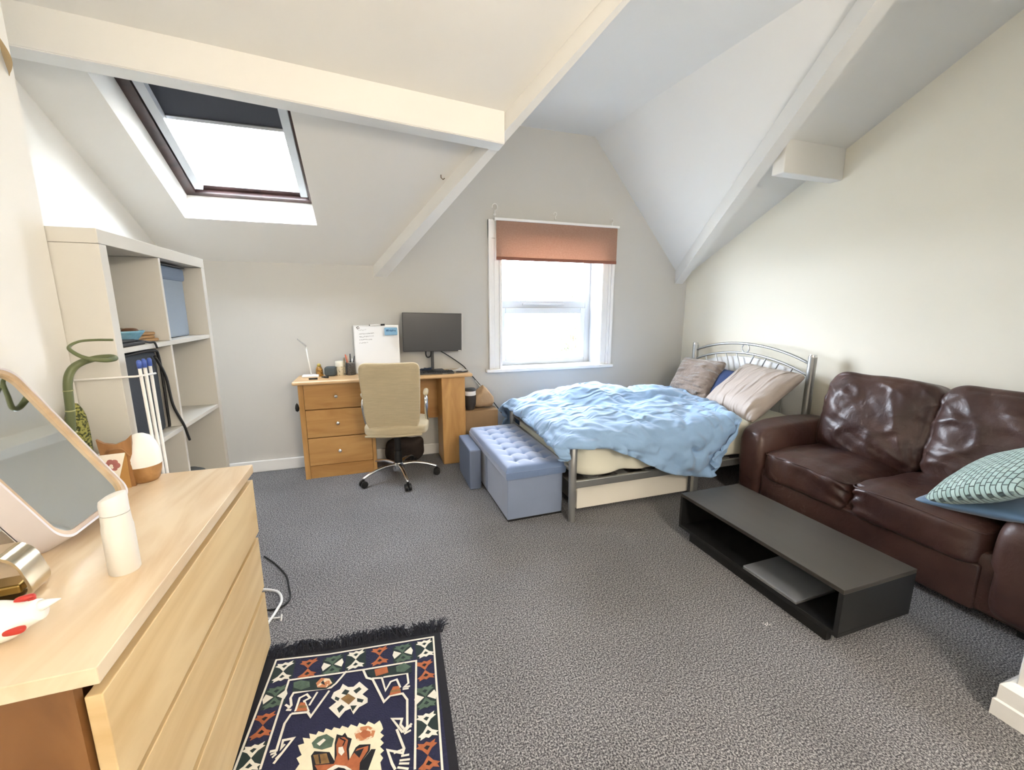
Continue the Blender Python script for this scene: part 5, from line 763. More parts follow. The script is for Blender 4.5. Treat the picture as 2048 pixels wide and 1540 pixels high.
-200,-262,-38,3,1,6,2,2,5,2,6,6,2,5,6,1,-5,8,2,4,8,2,9,13,4,16,1,3,10,10,3,12,5,3,13,1,3,14,-1,3,12,-3,2,12,-2,1,11,2,1,11,4,1,12,5,2,13,5,2,13,2,1,13,1,1,12,3,3,12,2,3,12,-5,2,12,-3,2,13,0,2,13,3,0,13,-4,-1,14,3,1,11,-9,3,11,-8,2,11,-4,2,13,1,2,12,-1,2,12,1,1,11,3,0,11,4,0,11,6,0,11,6,-1,11,7,0,13,5,0,12,6,-1,12,5,0,13,4,0,13,7,3,12,-4,1,12,-1,2,12,0,3,14,-3,0,13,1,1,13,-1,1,11,-9,1,13,2,0,10,-9,0,9,-9,-1,17,-1,2,9,-10,2,5,-12,0,7,-13,1,6,-13,1,5,-12,2,1,-13,0,-8,-12,1,-1,-12,1,8,-12,1,1,-12,0,1,-12,1,1,-12,1,-9,-13,1,-1,-13,
-184,-261,-43,-1,1,6,0,4,6,2,5,6,2,0,7,2,-7,8,1,7,8,3,10,9,3,12,7,4,11,9,3,12,4,2,12,6,3,14,-1,3,14,-4,1,11,-3,1,11,0,2,11,5,2,13,5,2,12,4,1,13,2,2,13,3,1,12,5,2,13,-4,3,12,-6,2,12,-2,2,12,0,2,13,2,0,13,3,0,13,1,1,12,-6,2,12,-6,2,12,-6,2,12,-2,2,12,0,2,12,1,1,12,3,1,11,4,0,10,6,0,11,6,-1,11,7,0,13,5,-1,12,6,0,12,5,1,13,5,0,13,7,2,12,-5,2,12,0,3,13,-4,2,14,-1,0,14,2,1,14,2,0,8,-14,1,17,12,0,7,-16,-1,16,0,1,10,-12,2,9,-9,0,2,-14,2,9,-10,3,13,-7,2,8,-13,0,1,-16,1,-2,-14,-1,-19,-12,2,16,-12,1,-1,-12,1,1,-12,1,0,-12,1,0,-13,0,-9,-11,
-179,-225,-46,3,-7,5,2,-5,6,2,-12,7,1,-9,7,3,1,8,2,3,8,2,11,7,3,7,13,3,14,3,2,12,6,3,12,5,3,14,2,2,14,-1,1,11,-3,2,11,0,2,12,3,3,12,4,2,12,3,1,13,3,1,12,4,2,13,7,2,13,-9,2,12,-5,2,12,-2,2,13,1,1,12,2,1,13,8,1,13,-3,2,13,-5,1,12,-6,1,12,-7,2,12,-1,3,12,1,1,12,1,1,11,3,0,12,5,1,11,5,0,10,5,0,12,7,0,12,5,-1,13,5,0,11,6,1,13,6,1,13,6,2,12,-5,1,13,2,3,13,-7,1,14,4,1,12,-6,1,13,-2,0,12,-4,0,13,0,0,13,-1,1,11,-8,0,15,-5,0,3,-15,0,12,-7,3,7,-10,4,9,-10,3,4,-13,2,6,-14,1,1,-15,0,-3,-13,1,-2,-13,2,-2,-12,1,0,-12,1,0,-12,0,1,-13,1,-12,-13,
-176,-260,-50,7,2,5,4,3,6,3,7,7,2,-9,8,2,-1,7,3,0,9,2,12,7,3,7,11,2,13,6,2,11,7,3,13,4,3,14,1,2,13,0,1,12,1,1,11,1,3,11,3,2,13,3,2,12,1,2,13,2,3,12,5,2,13,3,1,13,-8,1,12,-3,2,13,-1,2,12,1,1,13,3,2,14,9,2,12,-5,1,12,-6,0,12,-10,1,12,-3,2,12,2,3,12,0,1,12,3,1,12,4,0,11,5,1,12,4,1,11,5,0,11,5,0,12,5,-1,12,5,0,12,6,1,11,11,1,14,2,3,13,-7,1,13,0,2,14,-4,0,13,5,1,14,0,2,11,-10,-1,15,5,1,12,-5,1,11,-5,0,14,-4,0,11,-9,-2,11,-8,2,4,-14,3,4,-12,3,4,-12,2,6,-11,3,5,-12,2,4,-13,2,5,-13,-4,-31,-13,3,2,-13,7,24,-11,0,1,-11,0,1,-12,0,1,-12,
-157,-266,-54,0,5,6,3,4,6,3,8,6,1,-9,8,3,-2,8,3,-1,9,2,12,7,2,7,9,2,10,11,2,12,8,4,13,4,3,14,0,1,13,-1,2,12,1,1,12,3,2,11,4,2,12,4,2,13,1,3,13,1,4,12,6,1,13,-7,1,13,-4,1,13,-2,2,12,1,1,13,1,2,14,9,2,12,-5,2,13,3,0,12,-7,0,11,-10,2,12,-1,1,12,9,3,13,-5,1,12,3,1,11,4,1,12,5,1,11,4,0,12,4,1,11,5,0,12,5,-1,12,5,0,11,8,1,13,6,2,14,0,2,13,-4,2,14,-3,1,13,-1,1,12,1,1,15,9,1,11,-12,-1,16,10,1,11,-9,2,10,-10,-1,20,6,0,11,-10,1,3,-16,2,6,-12,2,4,-12,2,6,-12,2,4,-12,2,4,-12,2,2,-12,2,3,-13,0,-22,-13,3,-4,-13,2,32,-11,1,1,-10,1,1,-13,3,-1,-13,
-150,-236,-61,5,-3,6,1,-17,8,3,6,7,3,-7,8,2,-6,8,2,2,9,2,8,8,2,6,9,2,8,13,3,13,10,3,14,5,3,14,1,2,13,-1,2,13,-1,2,12,0,1,11,4,0,11,6,3,13,4,4,14,3,3,13,-7,1,12,-6,1,13,-1,1,13,0,2,13,2,2,13,3,2,14,9,1,11,-9,2,13,7,0,11,-12,1,12,-6,2,13,2,1,12,3,2,12,2,1,12,2,1,11,5,1,12,5,1,12,4,1,11,3,1,12,5,0,11,6,0,10,10,0,14,2,1,13,7,2,15,-6,2,13,1,1,14,-5,2,13,2,1,12,-3,1,13,2,1,12,-6,0,16,13,1,10,-14,0,13,-4,0,16,1,0,11,-8,2,7,-13,2,4,-14,2,6,-11,2,6,-12,1,5,-12,2,2,-12,2,2,-12,2,1,-13,2,2,-13,1,2,-12,0,3,-11,0,4,-11,1,6,-11,2,2,-14,
-137,-236,-67,3,3,8,1,-21,7,3,2,8,2,-5,7,3,-4,9,2,3,8,2,1,10,2,4,9,2,11,11,3,13,8,3,14,5,3,13,4,3,13,3,2,11,4,0,11,0,-1,10,6,1,13,6,5,15,-6,2,14,-5,2,13,-5,2,13,-1,2,13,1,2,12,1,2,13,2,3,14,13,-1,12,-9,2,13,0,2,13,5,1,11,-13,1,12,-2,1,12,11,2,12,-4,1,12,2,2,12,3,1,12,2,1,12,5,1,11,5,1,12,4,1,12,5,1,11,5,1,12,6,0,12,7,1,14,0,1,15,-4,1,13,1,2,13,-3,1,13,3,1,13,-2,1,12,-2,1,13,-3,1,14,4,1,11,-7,-1,15,2,0,14,-2,0,10,-10,3,7,-13,2,5,-12,2,8,-11,2,7,-11,2,5,-12,2,2,-13,2,1,-12,2,1,-13,1,1,-12,1,3,-11,-1,5,-11,0,5,-11,2,5,-12,2,4,-12,
-123,-232,-73,0,-3,8,1,-16,8,3,-3,8,2,-1,8,2,-4,8,2,3,9,3,0,9,2,2,11,3,11,8,2,12,8,3,13,5,2,12,6,2,13,4,2,12,-1,1,11,1,0,12,1,2,13,2,3,13,1,2,14,-2,2,13,-2,2,13,0,3,12,2,2,13,1,2,13,8,2,13,2,0,12,-6,2,13,5,1,13,1,1,11,-11,2,13,0,1,12,7,2,12,-1,1,12,2,2,13,-1,1,11,4,2,12,5,1,12,5,1,12,5,1,11,5,0,11,7,1,11,10,0,13,3,1,16,-7,1,13,0,2,14,-1,1,13,0,1,13,3,2,13,3,1,12,-6,1,13,-3,1,13,1,0,12,-4,0,16,7,-1,12,-6,1,10,-11,3,6,-13,2,7,-10,2,9,-11,2,8,-11,1,5,-12,2,3,-13,1,1,-12,2,1,-12,2,2,-12,0,4,-11,-1,6,-11,0,7,-11,3,3,-13,5,2,-12,
-120,-263,-77,5,1,7,3,10,7,3,0,9,2,1,8,2,-9,9,3,5,9,2,2,9,3,-3,11,3,13,7,2,11,7,2,9,10,2,13,4,2,13,-1,2,12,-1,1,12,2,1,12,5,2,13,3,2,13,1,3,14,-1,2,13,0,3,12,0,2,13,1,2,12,6,3,13,7,0,14,-10,1,12,0,3,12,12,0,13,-4,1,12,-11,2,12,8,1,12,0,2,13,0,1,13,-3,2,12,2,2,11,5,2,10,10,1,12,4,0,12,4,0,12,6,0,10,7,1,14,4,2,15,-5,1,14,0,1,12,7,1,14,-6,1,13,2,2,13,2,1,14,13,2,12,-14,1,12,-6,1,13,-1,0,14,1,0,15,5,0,12,-6,0,10,-9,2,6,-14,3,8,-10,1,9,-9,1,8,-11,0,6,-12,1,4,-12,1,4,-12,1,2,-12,2,3,-12,0,5,-11,-1,7,-11,2,6,-12,15,-18,-13,3,2,-11,
-107,-265,-84,3,6,8,3,5,8,2,0,9,2,3,9,2,-9,9,3,6,9,3,3,9,3,-5,11,2,12,7,2,10,7,2,6,13,3,14,3,1,13,1,2,12,1,1,12,3,2,12,5,3,13,3,2,14,-1,1,13,-2,2,13,-3,3,12,2,3,12,10,2,13,2,1,14,-8,1,14,-2,2,12,3,3,12,8,0,12,-4,1,13,-4,3,12,11,1,13,-6,1,12,0,1,13,-5,3,12,5,2,11,4,2,11,6,-1,12,6,0,12,3,1,12,5,1,12,6,2,15,-1,0,13,3,1,12,5,1,14,-3,2,13,1,1,13,7,1,13,-2,2,13,7,1,13,-7,1,12,-7,1,13,-2,1,14,2,0,15,5,1,12,-6,0,12,-7,2,5,-15,1,9,-9,0,10,-8,0,8,-10,0,7,-11,0,5,-12,1,5,-13,1,4,-12,1,5,-12,1,5,-11,1,7,-11,1,5,-13,18,-19,-12,6,6,-10,
-100,-267,-89,6,9,8,3,-1,9,3,4,9,2,3,8,3,-4,10,2,1,9,2,5,9,3,-2,10,2,7,9,3,8,7,2,5,12,2,13,5,2,13,4,1,13,3,1,12,4,3,12,2,1,14,-4,2,13,-1,2,13,2,2,13,7,2,11,9,3,14,-9,3,13,-3,1,13,-1,1,14,1,1,13,8,2,13,1,3,11,-3,2,13,0,2,12,3,1,13,-3,1,12,-5,1,14,-2,4,12,6,2,10,5,-1,13,0,0,11,8,1,12,6,2,14,2,1,13,4,1,12,5,1,11,7,1,14,-1,1,14,0,1,12,7,1,13,-4,2,13,6,1,13,-2,2,13,-3,1,13,-3,1,13,-3,1,14,0,0,16,8,2,12,-9,1,14,-4,0,4,-16,1,10,-8,-1,12,-6,0,7,-11,0,8,-11,1,6,-12,1,5,-12,1,5,-12,1,4,-12,2,6,-11,1,5,-12,1,5,-11,0,4,-9,-2,8,-8,
-84,-272,-90,1,12,5,3,-3,10,2,11,7,3,0,9,2,0,9,3,-5,10,1,7,9,3,-1,10,3,5,9,2,7,8,3,6,11,2,11,7,1,12,5,2,13,3,1,13,-1,1,12,-1,3,13,4,2,13,9,1,13,7,2,12,-7,3,14,-3,3,13,-1,2,13,0,2,13,1,1,13,7,1,13,1,2,14,0,2,12,-2,2,12,2,0,12,-5,2,12,2,1,14,-7,3,13,0,3,12,8,0,12,-4,0,11,6,1,12,7,1,13,6,2,13,6,2,11,8,2,13,2,1,13,1,1,13,3,1,13,1,1,13,-1,1,13,1,2,13,7,1,13,-4,1,13,0,1,13,0,1,14,-4,1,13,-1,2,18,10,2,10,-13,1,16,-1,-1,4,-19,1,12,-5,0,12,-5,0,6,-13,0,7,-11,1,5,-12,1,4,-12,1,4,-12,2,4,-13,1,4,-11,2,4,-13,2,4,-12,2,0,-11,5,0,-12,
-76,-242,-99,4,-18,9,1,-7,11,4,12,7,2,2,9,3,2,9,2,15,10,2,-10,9,2,-5,10,3,4,10,3,5,8,3,8,9,1,10,8,2,10,6,1,13,1,1,12,1,2,13,4,1,12,11,2,13,3,3,13,-4,3,13,-1,3,14,1,3,13,0,2,13,0,2,13,3,1,12,3,2,14,2,1,14,-3,0,12,-4,0,13,6,1,12,-8,1,13,4,3,13,-9,3,14,7,1,12,-3,1,12,0,1,8,10,1,12,7,2,12,9,1,15,5,2,13,3,2,14,1,2,13,0,1,13,1,1,13,2,1,12,2,2,13,1,1,13,8,1,13,-6,1,13,0,2,13,5,1,14,-7,1,14,-2,5,18,12,-2,9,-17,2,18,5,-1,3,-22,1,13,-3,1,11,-8,-1,6,-12,0,5,-12,0,4,-12,1,2,-13,0,3,-13,0,3,-13,0,4,-12,0,4,-12,0,3,-13,-16,-8,-12,-7,2,-11,
-63,-276,-104,2,16,8,2,-8,11,2,11,8,3,1,10,2,3,9,1,-4,10,4,10,10,1,-5,10,3,3,9,3,4,10,3,9,6,1,9,8,1,10,7,2,11,3,1,13,4,1,12,7,0,13,8,3,14,0,4,12,1,4,12,-1,4,14,1,2,15,1,2,13,1,1,12,3,2,12,-1,1,13,1,0,14,-4,0,13,-2,0,14,3,2,12,-5,2,14,5,3,13,-11,2,13,7,1,13,-6,2,10,5,2,9,9,2,13,3,2,13,7,1,13,5,1,14,4,2,14,1,1,13,1,1,13,2,2,12,2,1,13,3,1,13,3,3,13,10,0,13,-11,1,13,0,2,14,5,0,13,-7,1,13,-3,6,19,14,-2,8,-19,4,18,7,-3,4,-21,0,11,-7,1,10,-8,-1,6,-12,0,6,-11,-1,4,-11,-1,3,-13,-1,2,-13,0,2,-14,0,3,-13,0,4,-12,-1,3,-13,-10,-11,-13,-2,-3,-11,
-54,-249,-111,4,-3,10,3,-12,10,2,9,9,1,-5,11,1,1,9,2,0,10,4,9,10,2,-4,10,3,3,10,3,2,10,2,11,6,1,8,7,1,9,8,2,11,6,2,12,6,-1,12,11,1,14,0,3,14,-1,3,13,-1,3,12,1,3,14,3,1,14,4,1,13,2,2,12,2,2,12,-2,2,13,-1,2,14,-3,1,14,0,1,14,2,2,13,-6,3,14,6,2,12,-12,2,13,9,1,13,-8,3,10,11,3,11,0,3,11,4,0,14,3,0,14,4,1,14,5,1,13,4,2,13,2,1,12,2,2,13,3,1,13,4,3,13,7,1,13,-2,0,14,-4,1,13,0,2,13,2,0,13,-6,1,13,-2,4,17,9,0,9,-14,6,18,7,-5,4,-21,-1,9,-10,1,10,-8,-2,7,-11,1,8,-10,-2,7,-10,-2,1,-13,-1,2,-14,0,2,-14,0,2,-14,0,0,-12,2,5,-12,-2,0,-14,-8,-13,-12,
-40,-252,-115,1,0,9,2,-7,10,2,4,10,3,-2,9,0,-11,11,2,8,10,3,6,10,2,-2,10,3,5,10,3,-1,10,2,12,7,1,7,8,2,8,9,1,11,7,2,11,7,0,11,12,3,15,-2,1,14,-2,2,14,-2,1,13,0,1,13,3,1,14,3,1,14,3,1,13,2,2,12,3,3,13,-2,4,13,-3,2,14,1,1,15,2,3,12,-7,2,14,8,3,12,-14,2,13,2,2,13,-1,3,12,8,3,12,-3,2,11,4,0,15,-2,0,13,6,1,12,7,2,13,5,2,12,4,2,13,5,2,12,5,2,13,7,1,13,2,1,14,-6,1,14,3,1,13,-4,2,13,3,0,13,-7,1,13,0,2,15,2,1,11,-10,7,18,5,-6,3,-21,-1,8,-10,-1,10,-9,-1,9,-10,-1,8,-9,-1,4,-12,0,4,-12,-1,1,-13,0,1,-14,-1,-6,-14,0,6,-13,0,1,-12,-5,-10,-12,-2,1,-12,
-32,-261,-119,4,-10,11,2,16,7,3,-6,10,1,9,10,3,4,11,0,-14,10,2,6,10,2,-4,11,3,8,9,1,1,10,3,7,9,2,6,9,2,9,9,2,11,7,2,11,6,2,11,11,2,15,-1,1,14,-1,1,13,-1,1,14,0,0,13,3,1,14,5,1,14,2,1,13,2,2,13,2,1,13,4,5,14,-4,2,14,-1,1,14,4,3,12,-8,1,14,1,3,12,-7,3,13,-4,1,15,6,4,12,-4,2,12,2,2,12,0,1,14,-1,2,12,6,2,12,8,3,10,8,1,12,9,2,12,8,1,13,9,2,16,-5,1,14,-3,2,14,1,1,13,2,1,14,-2,1,13,-4,1,12,-4,2,14,3,1,13,-4,1,12,-7,5,17,1,-4,4,-17,-2,7,-12,-1,11,-8,-1,11,-7,-2,5,-13,0,8,-10,1,4,-12,-1,1,-13,0,-4,-14,0,-1,-13,-1,-2,-13,-1,-1,-12,-1,-1,-13,-3,-8,-12,
-21,-266,-123,3,7,9,2,3,9,2,0,9,3,13,12,2,-9,10,3,2,10,0,-7,10,2,-4,11,1,7,10,2,1,10,3,5,10,2,6,9,2,9,9,2,11,8,2,12,5,3,12,8,2,13,2,1,14,-1,1,14,0,1,13,0,1,13,4,1,14,6,1,13,4,1,14,2,2,13,1,2,13,3,3,14,1,2,15,-2,1,14,3,3,12,-8,1,13,-2,0,13,-1,4,13,-8,-1,17,12,6,11,-14,2,11,13,3,14,-13,2,12,2,2,10,9,2,12,4,3,9,12,2,10,14,1,17,1,2,16,1,2,15,-1,2,13,1,1,14,5,1,13,-4,1,14,-1,0,13,-8,2,13,1,4,15,6,-2,11,-13,3,14,-2,2,14,-4,-1,8,-12,-3,5,-15,-1,13,-6,-1,8,-10,-1,9,-10,0,8,-10,0,4,-12,0,-3,-13,0,-1,-13,0,-1,-14,-1,-2,-13,-1,0,-13,-1,-1,-13,0,-2,-13,
-7,-264,-129,0,7,10,1,-1,10,2,11,9,3,-2,11,3,-3,11,2,-2,10,1,-6,11,1,0,11,2,3,10,2,3,11,2,4,11,2,6,9,2,8,9,2,10,10,3,13,4,3,13,3,2,12,7,0,14,-2,1,14,0,2,13,1,1,13,3,2,13,5,2,13,4,1,14,3,2,13,3,2,14,1,2,14,4,2,14,1,1,15,1,2,12,-6,1,12,-4,-2,14,5,5,14,-12,3,15,1,3,12,-8,3,12,9,2,13,-10,1,13,4,1,12,5,3,8,10,3,7,11,2,17,2,3,16,6,3,15,4,3,14,2,2,13,4,0,14,-4,0,14,-2,1,13,-2,0,13,-7,3,15,4,2,14,-2,-1,11,-9,3,15,0,0,11,-7,-1,5,-14,-1,10,-9,-1,15,-4,0,9,-12,-1,11,-9,0,7,-10,0,2,-13,-1,1,-13,1,-5,-13,-1,-1,-13,0,-1,-14,-2,5,-13,-1,0,-13,-1,2,-13,
2,-259,-133,2,0,10,0,-2,11,5,15,9,2,-3,11,1,-8,10,2,1,11,1,-10,12,2,5,10,2,1,12,2,6,11,2,4,10,2,6,10,2,7,8,2,9,11,3,12,8,2,14,0,1,12,4,1,13,5,1,14,-2,2,14,0,2,13,2,3,13,2,2,13,3,1,12,4,1,14,4,2,14,2,2,14,2,2,14,3,1,16,5,2,12,-4,2,12,-7,1,15,3,2,14,-9,3,14,-5,4,13,-1,1,11,-1,2,12,-1,1,14,3,0,12,8,1,9,9,4,9,4,5,12,7,5,15,8,3,18,1,1,16,-3,0,13,-2,0,13,-1,2,13,-1,0,13,-3,1,14,-2,4,16,5,-3,11,-13,2,13,0,2,14,-1,0,11,-7,0,7,-12,0,12,-7,-1,13,-6,0,11,-10,0,10,-9,0,6,-11,-1,4,-12,-1,3,-13,-1,2,-14,2,-12,-13,0,-2,-14,-1,3,-13,-1,2,-13,-1,-1,-13,
14,-250,-136,2,-1,10,2,4,10,2,-3,11,0,-6,10,2,-1,11,3,-9,11,2,1,11,1,3,12,2,-1,11,2,10,11,2,4,10,2,6,10,1,7,9,3,9,9,2,10,10,2,12,7,2,14,-3,0,13,4,1,13,7,2,14,-2,2,13,-1,3,13,-1,3,13,2,1,12,4,1,14,5,2,15,2,1,14,1,2,14,2,2,15,10,2,14,-2,3,13,-9,2,13,-8,3,16,6,1,11,-16,3,13,2,1,11,-2,2,14,-1,1,12,8,0,12,12,0,13,0,2,9,10,6,12,3,4,16,1,3,16,0,1,14,-2,1,13,-1,2,12,0,0,14,-2,2,13,-1,3,14,5,1,15,-4,-2,12,-11,3,14,4,1,14,1,0,12,-6,0,7,-14,0,15,-3,0,9,-12,0,11,-8,1,9,-10,-1,8,-10,-1,7,-12,-1,5,-13,-1,3,-14,2,-19,-14,0,2,-13,0,-3,-14,-1,6,-13,0,-1,-13,
25,-252,-139,3,6,11,1,-9,10,1,-1,11,1,0,10,1,2,11,5,-13,11,2,2,12,1,0,11,0,6,11,2,5,11,2,5,10,2,6,10,2,7,9,2,9,10,3,10,7,2,11,11,1,13,1,1,14,-2,1,13,1,2,13,4,2,14,3,1,13,4,3,12,-3,2,13,3,2,15,4,1,14,3,2,14,-1,2,14,1,2,15,10,2,14,-6,3,14,-3,2,13,-12,4,16,6,0,9,-16,2,14,10,0,10,0,4,15,-5,1,11,11,2,14,4,0,12,8,0,12,3,4,13,1,4,14,2,2,14,0,1,14,-2,2,13,-2,2,12,-1,2,14,-1,3,13,2,6,15,7,-5,12,-16,1,14,-3,2,13,0,1,13,2,-2,11,-9,2,13,-3,0,12,-7,0,10,-10,1,11,-8,0,10,-9,-1,9,-10,-1,9,-11,0,4,-15,1,0,-15,-2,-18,-13,2,14,-14,-1,2,-14,0,-3,-13,2,-6,-13,
36,-241,-140,2,-14,9,1,-1,11,2,-6,11,2,-3,10,3,-2,11,3,-1,12,1,-3,11,-1,7,11,1,4,11,2,3,12,3,5,11,1,6,10,3,8,9,2,9,9,2,11,6,2,12,5,2,13,7,1,13,-2,2,12,6,1,14,0,2,13,1,2,13,2,1,13,4,1,13,7,4,15,0,2,15,1,1,14,-1,2,13,1,2,15,7,2,15,-4,2,14,-5,3,12,-11,2,17,7,1,8,-16,1,12,13,2,13,-6,3,14,2,3,12,8,2,13,2,1,11,11,-1,12,6,2,14,-1,3,14,0,2,14,1,0,14,-1,2,13,-2,3,13,0,4,15,3,4,13,-4,-1,12,-11,1,13,-3,3,15,0,4,14,7,-3,10,-11,-1,12,-4,1,13,-1,0,11,-10,0,12,-7,1,11,-7,0,11,-9,0,10,-10,0,6,-13,0,2,-15,-4,-17,-14,0,-2,-14,6,18,-14,0,3,-12,-1,-3,-14,-1,5,-14,
47,-252,-144,1,-1,11,2,0,11,2,-11,11,2,-7,11,3,-2,12,1,5,11,0,2,10,2,26,12,3,-3,10,-1,-20,13,3,3,12,2,5,11,2,8,11,3,12,10,2,14,4,2,14,1,1,13,2,1,14,3,2,12,5,2,13,1,2,13,4,1,13,4,2,14,0,2,13,6,3,14,5,2,15,-3,2,14,0,2,13,0,1,15,7,2,14,-1,2,14,-7,2,12,-9,1,17,4,3,8,-14,0,12,10,3,14,-1,3,14,0,2,13,2,2,12,6,1,10,11,1,12,4,2,14,2,1,14,3,1,14,6,-2,15,5,-2,17,3,6,13,-11,7,11,-13,4,12,-6,1,14,-4,2,14,0,3,16,6,1,10,-9,-2,11,-7,0,12,-1,1,13,-1,0,12,-6,0,13,-5,0,11,-7,1,11,-10,1,7,-13,0,4,-14,-3,-11,-15,0,0,-13,1,-2,-14,4,12,-14,0,2,-12,0,-1,-14,-1,2,-14,
58,-247,-145,1,-5,10,2,9,11,0,-27,11,2,6,11,1,1,12,2,-1,11,3,25,10,2,0,13,2,-2,10,1,-29,13,3,5,13,1,9,10,2,9,11,3,10,11,2,13,9,1,14,5,2,15,-7,1,14,0,1,14,1,1,13,3,3,12,7,2,12,2,2,13,7,3,15,1,2,14,5,2,14,-2,2,13,0,2,14,0,2,14,6,2,14,2,2,14,-6,1,13,-8,0,16,2,3,9,-12,0,13,8,5,13,0,3,14,0,1,13,-2,1,11,7,-1,11,12,3,14,5,2,12,7,3,12,6,1,16,2,0,16,-2,1,14,-6,3,14,-4,4,13,-7,4,13,-6,1,13,-3,1,16,4,1,12,-7,1,11,-7,0,10,-7,2,13,5,0,12,-6,0,14,-1,0,13,-4,1,12,-8,1,10,-12,1,5,-14,-1,2,-15,-1,-8,-14,1,-1,-13,0,-1,-14,1,8,-14,1,1,-13,1,0,-13,1,0,-14,
68,-252,-148,3,11,12,2,-6,10,-1,-16,10,1,0,12,2,-1,12,2,0,11,2,22,11,1,-1,12,4,-24,10,6,-4,14,-1,8,11,0,9,11,1,8,11,3,9,12,2,12,9,1,14,4,0,14,8,3,15,-10,1,14,-2,2,13,1,2,13,3,2,12,6,2,13,4,4,13,7,2,15,-1,2,13,3,2,13,0,2,14,-1,3,14,4,3,15,5,1,13,-4,1,13,-7,0,15,2,2,11,-12,0,14,7,4,13,1,3,12,-1,2,13,-4,0,12,8,-2,11,14,3,16,5,4,13,4,4,15,-3,1,14,3,1,14,3,1,15,-5,2,13,-2,3,14,-2,2,15,-2,3,11,-7,0,12,-4,1,12,-6,1,10,-9,1,14,3,2,11,-6,1,13,1,0,13,-1,1,14,-4,1,12,-10,1,9,-13,-1,5,-15,0,2,-14,-1,1,-13,2,-7,-14,0,0,-13,1,-1,-14,0,-2,-13,0,0,-14,0,-3,-15,
78,-243,-148,2,-2,10,2,-11,9,1,-9,11,3,-5,12,2,-2,13,2,4,10,-2,27,10,1,-2,12,7,-17,11,4,-5,13,0,5,11,-1,8,12,0,5,13,3,10,11,2,12,8,2,13,8,1,14,2,2,14,5,2,14,-8,2,14,-2,1,13,0,2,13,4,3,12,7,3,14,0,2,13,4,3,13,6,2,14,0,2,14,-3,3,14,3,3,15,6,0,13,-11,2,13,-2,1,13,5,2,13,-9,0,14,8,2,14,1,3,11,-6,2,13,-1,0,12,11,-2,13,14,3,16,5,7,15,-6,2,14,-2,2,14,4,1,15,-2,1,14,0,2,13,8,1,16,1,4,10,-13,1,13,-4,2,11,-6,0,11,-6,-1,15,-1,2,12,-4,2,12,-1,3,11,-1,0,13,-3,1,15,-5,0,11,-12,1,7,-14,0,5,-14,0,3,-13,0,2,-13,0,1,-14,0,2,-13,2,-8,-14,1,-3,-13,1,-3,-14,2,-1,-14,
89,-243,-151,2,-10,9,0,0,11,5,-15,11,1,1,12,2,0,12,1,1,11,3,0,11,0,9,11,2,3,12,3,-3,11,0,-3,12,0,8,13,1,5,13,2,8,13,3,13,7,2,13,6,2,14,3,3,14,3,2,14,2,1,13,-7,1,14,-2,2,13,2,3,12,9,2,15,-3,3,12,6,3,13,6,3,13,1,1,14,-5,3,14,2,2,16,7,0,13,-14,2,13,-1,2,12,8,2,14,-6,1,13,8,0,14,4,4,12,-8,2,13,1,0,12,12,-1,13,15,4,18,0,6,15,-8,2,13,-2,2,14,3,1,15,1,1,14,9,2,14,-7,2,13,-3,2,13,-1,2,12,-6,1,13,-4,-1,13,-2,1,14,-1,2,11,-7,2,11,-6,2,11,-2,1,13,0,0,16,-6,1,11,-13,0,6,-14,1,4,-14,1,3,-13,0,2,-13,1,1,-14,0,3,-13,0,-9,-14,1,-4,-13,-1,18,-14,1,4,-11,
103,-236,-156,-1,-14,10,-2,6,12,6,-20,12,1,0,12,1,0,12,2,1,12,1,1,11,2,3,11,2,7,11,1,0,12,1,-6,12,1,2,14,2,9,12,2,8,12,2,12,9,1,13,6,3,14,3,3,15,3,2,13,6,1,13,-9,2,14,-3,2,13,1,3,12,5,2,14,-1,3,13,6,3,13,6,3,13,1,1,14,-5,3,14,2,2,15,5,0,13,-12,2,13,0,2,12,7,3,14,-4,2,13,6,-1,14,9,3,12,-6,3,14,1,1,12,11,2,13,14,2,18,-1,4,14,-7,1,14,0,2,14,2,-3,16,17,6,14,-18,2,13,-2,2,14,2,2,14,0,1,13,-4,1,13,-5,1,13,-4,1,9,-8,1,12,-6,2,11,-5,1,12,-2,2,14,0,1,17,-3,0,12,-14,0,6,-15,1,3,-13,1,3,-14,1,0,-13,1,1,-13,0,3,-14,1,4,-14,0,-23,-12,1,-6,-12,0,0,-11,
116,-241,-159,-2,-6,12,-1,4,12,0,0,11,4,-18,12,1,-1,12,2,0,12,1,0,12,1,1,11,2,6,12,2,4,11,1,-6,12,2,-2,15,2,7,13,2,12,10,1,12,9,1,12,7,1,14,7,1,16,5,2,13,-1,3,13,-5,4,13,-4,3,13,3,2,14,-4,3,13,1,3,13,5,4,12,7,2,14,-2,2,14,1,2,14,3,2,14,-1,1,13,-8,2,14,2,2,12,4,2,14,-3,2,13,4,2,12,14,1,14,-4,3,14,-2,2,13,10,3,12,12,1,17,0,2,14,-4,1,13,8,1,14,2,2,15,-4,3,14,-6,1,15,4,3,14,-2,2,13,-5,1,14,-3,1,16,-2,0,9,-10,1,11,-6,2,11,-5,1,12,-4,2,12,-3,2,15,0,2,17,-3,0,11,-14,0,7,-14,0,6,-14,1,2,-14,1,-1,-13,1,0,-13,1,5,-13,0,7,-13,-1,5,-15,1,-9,-14,0,-2,-13,
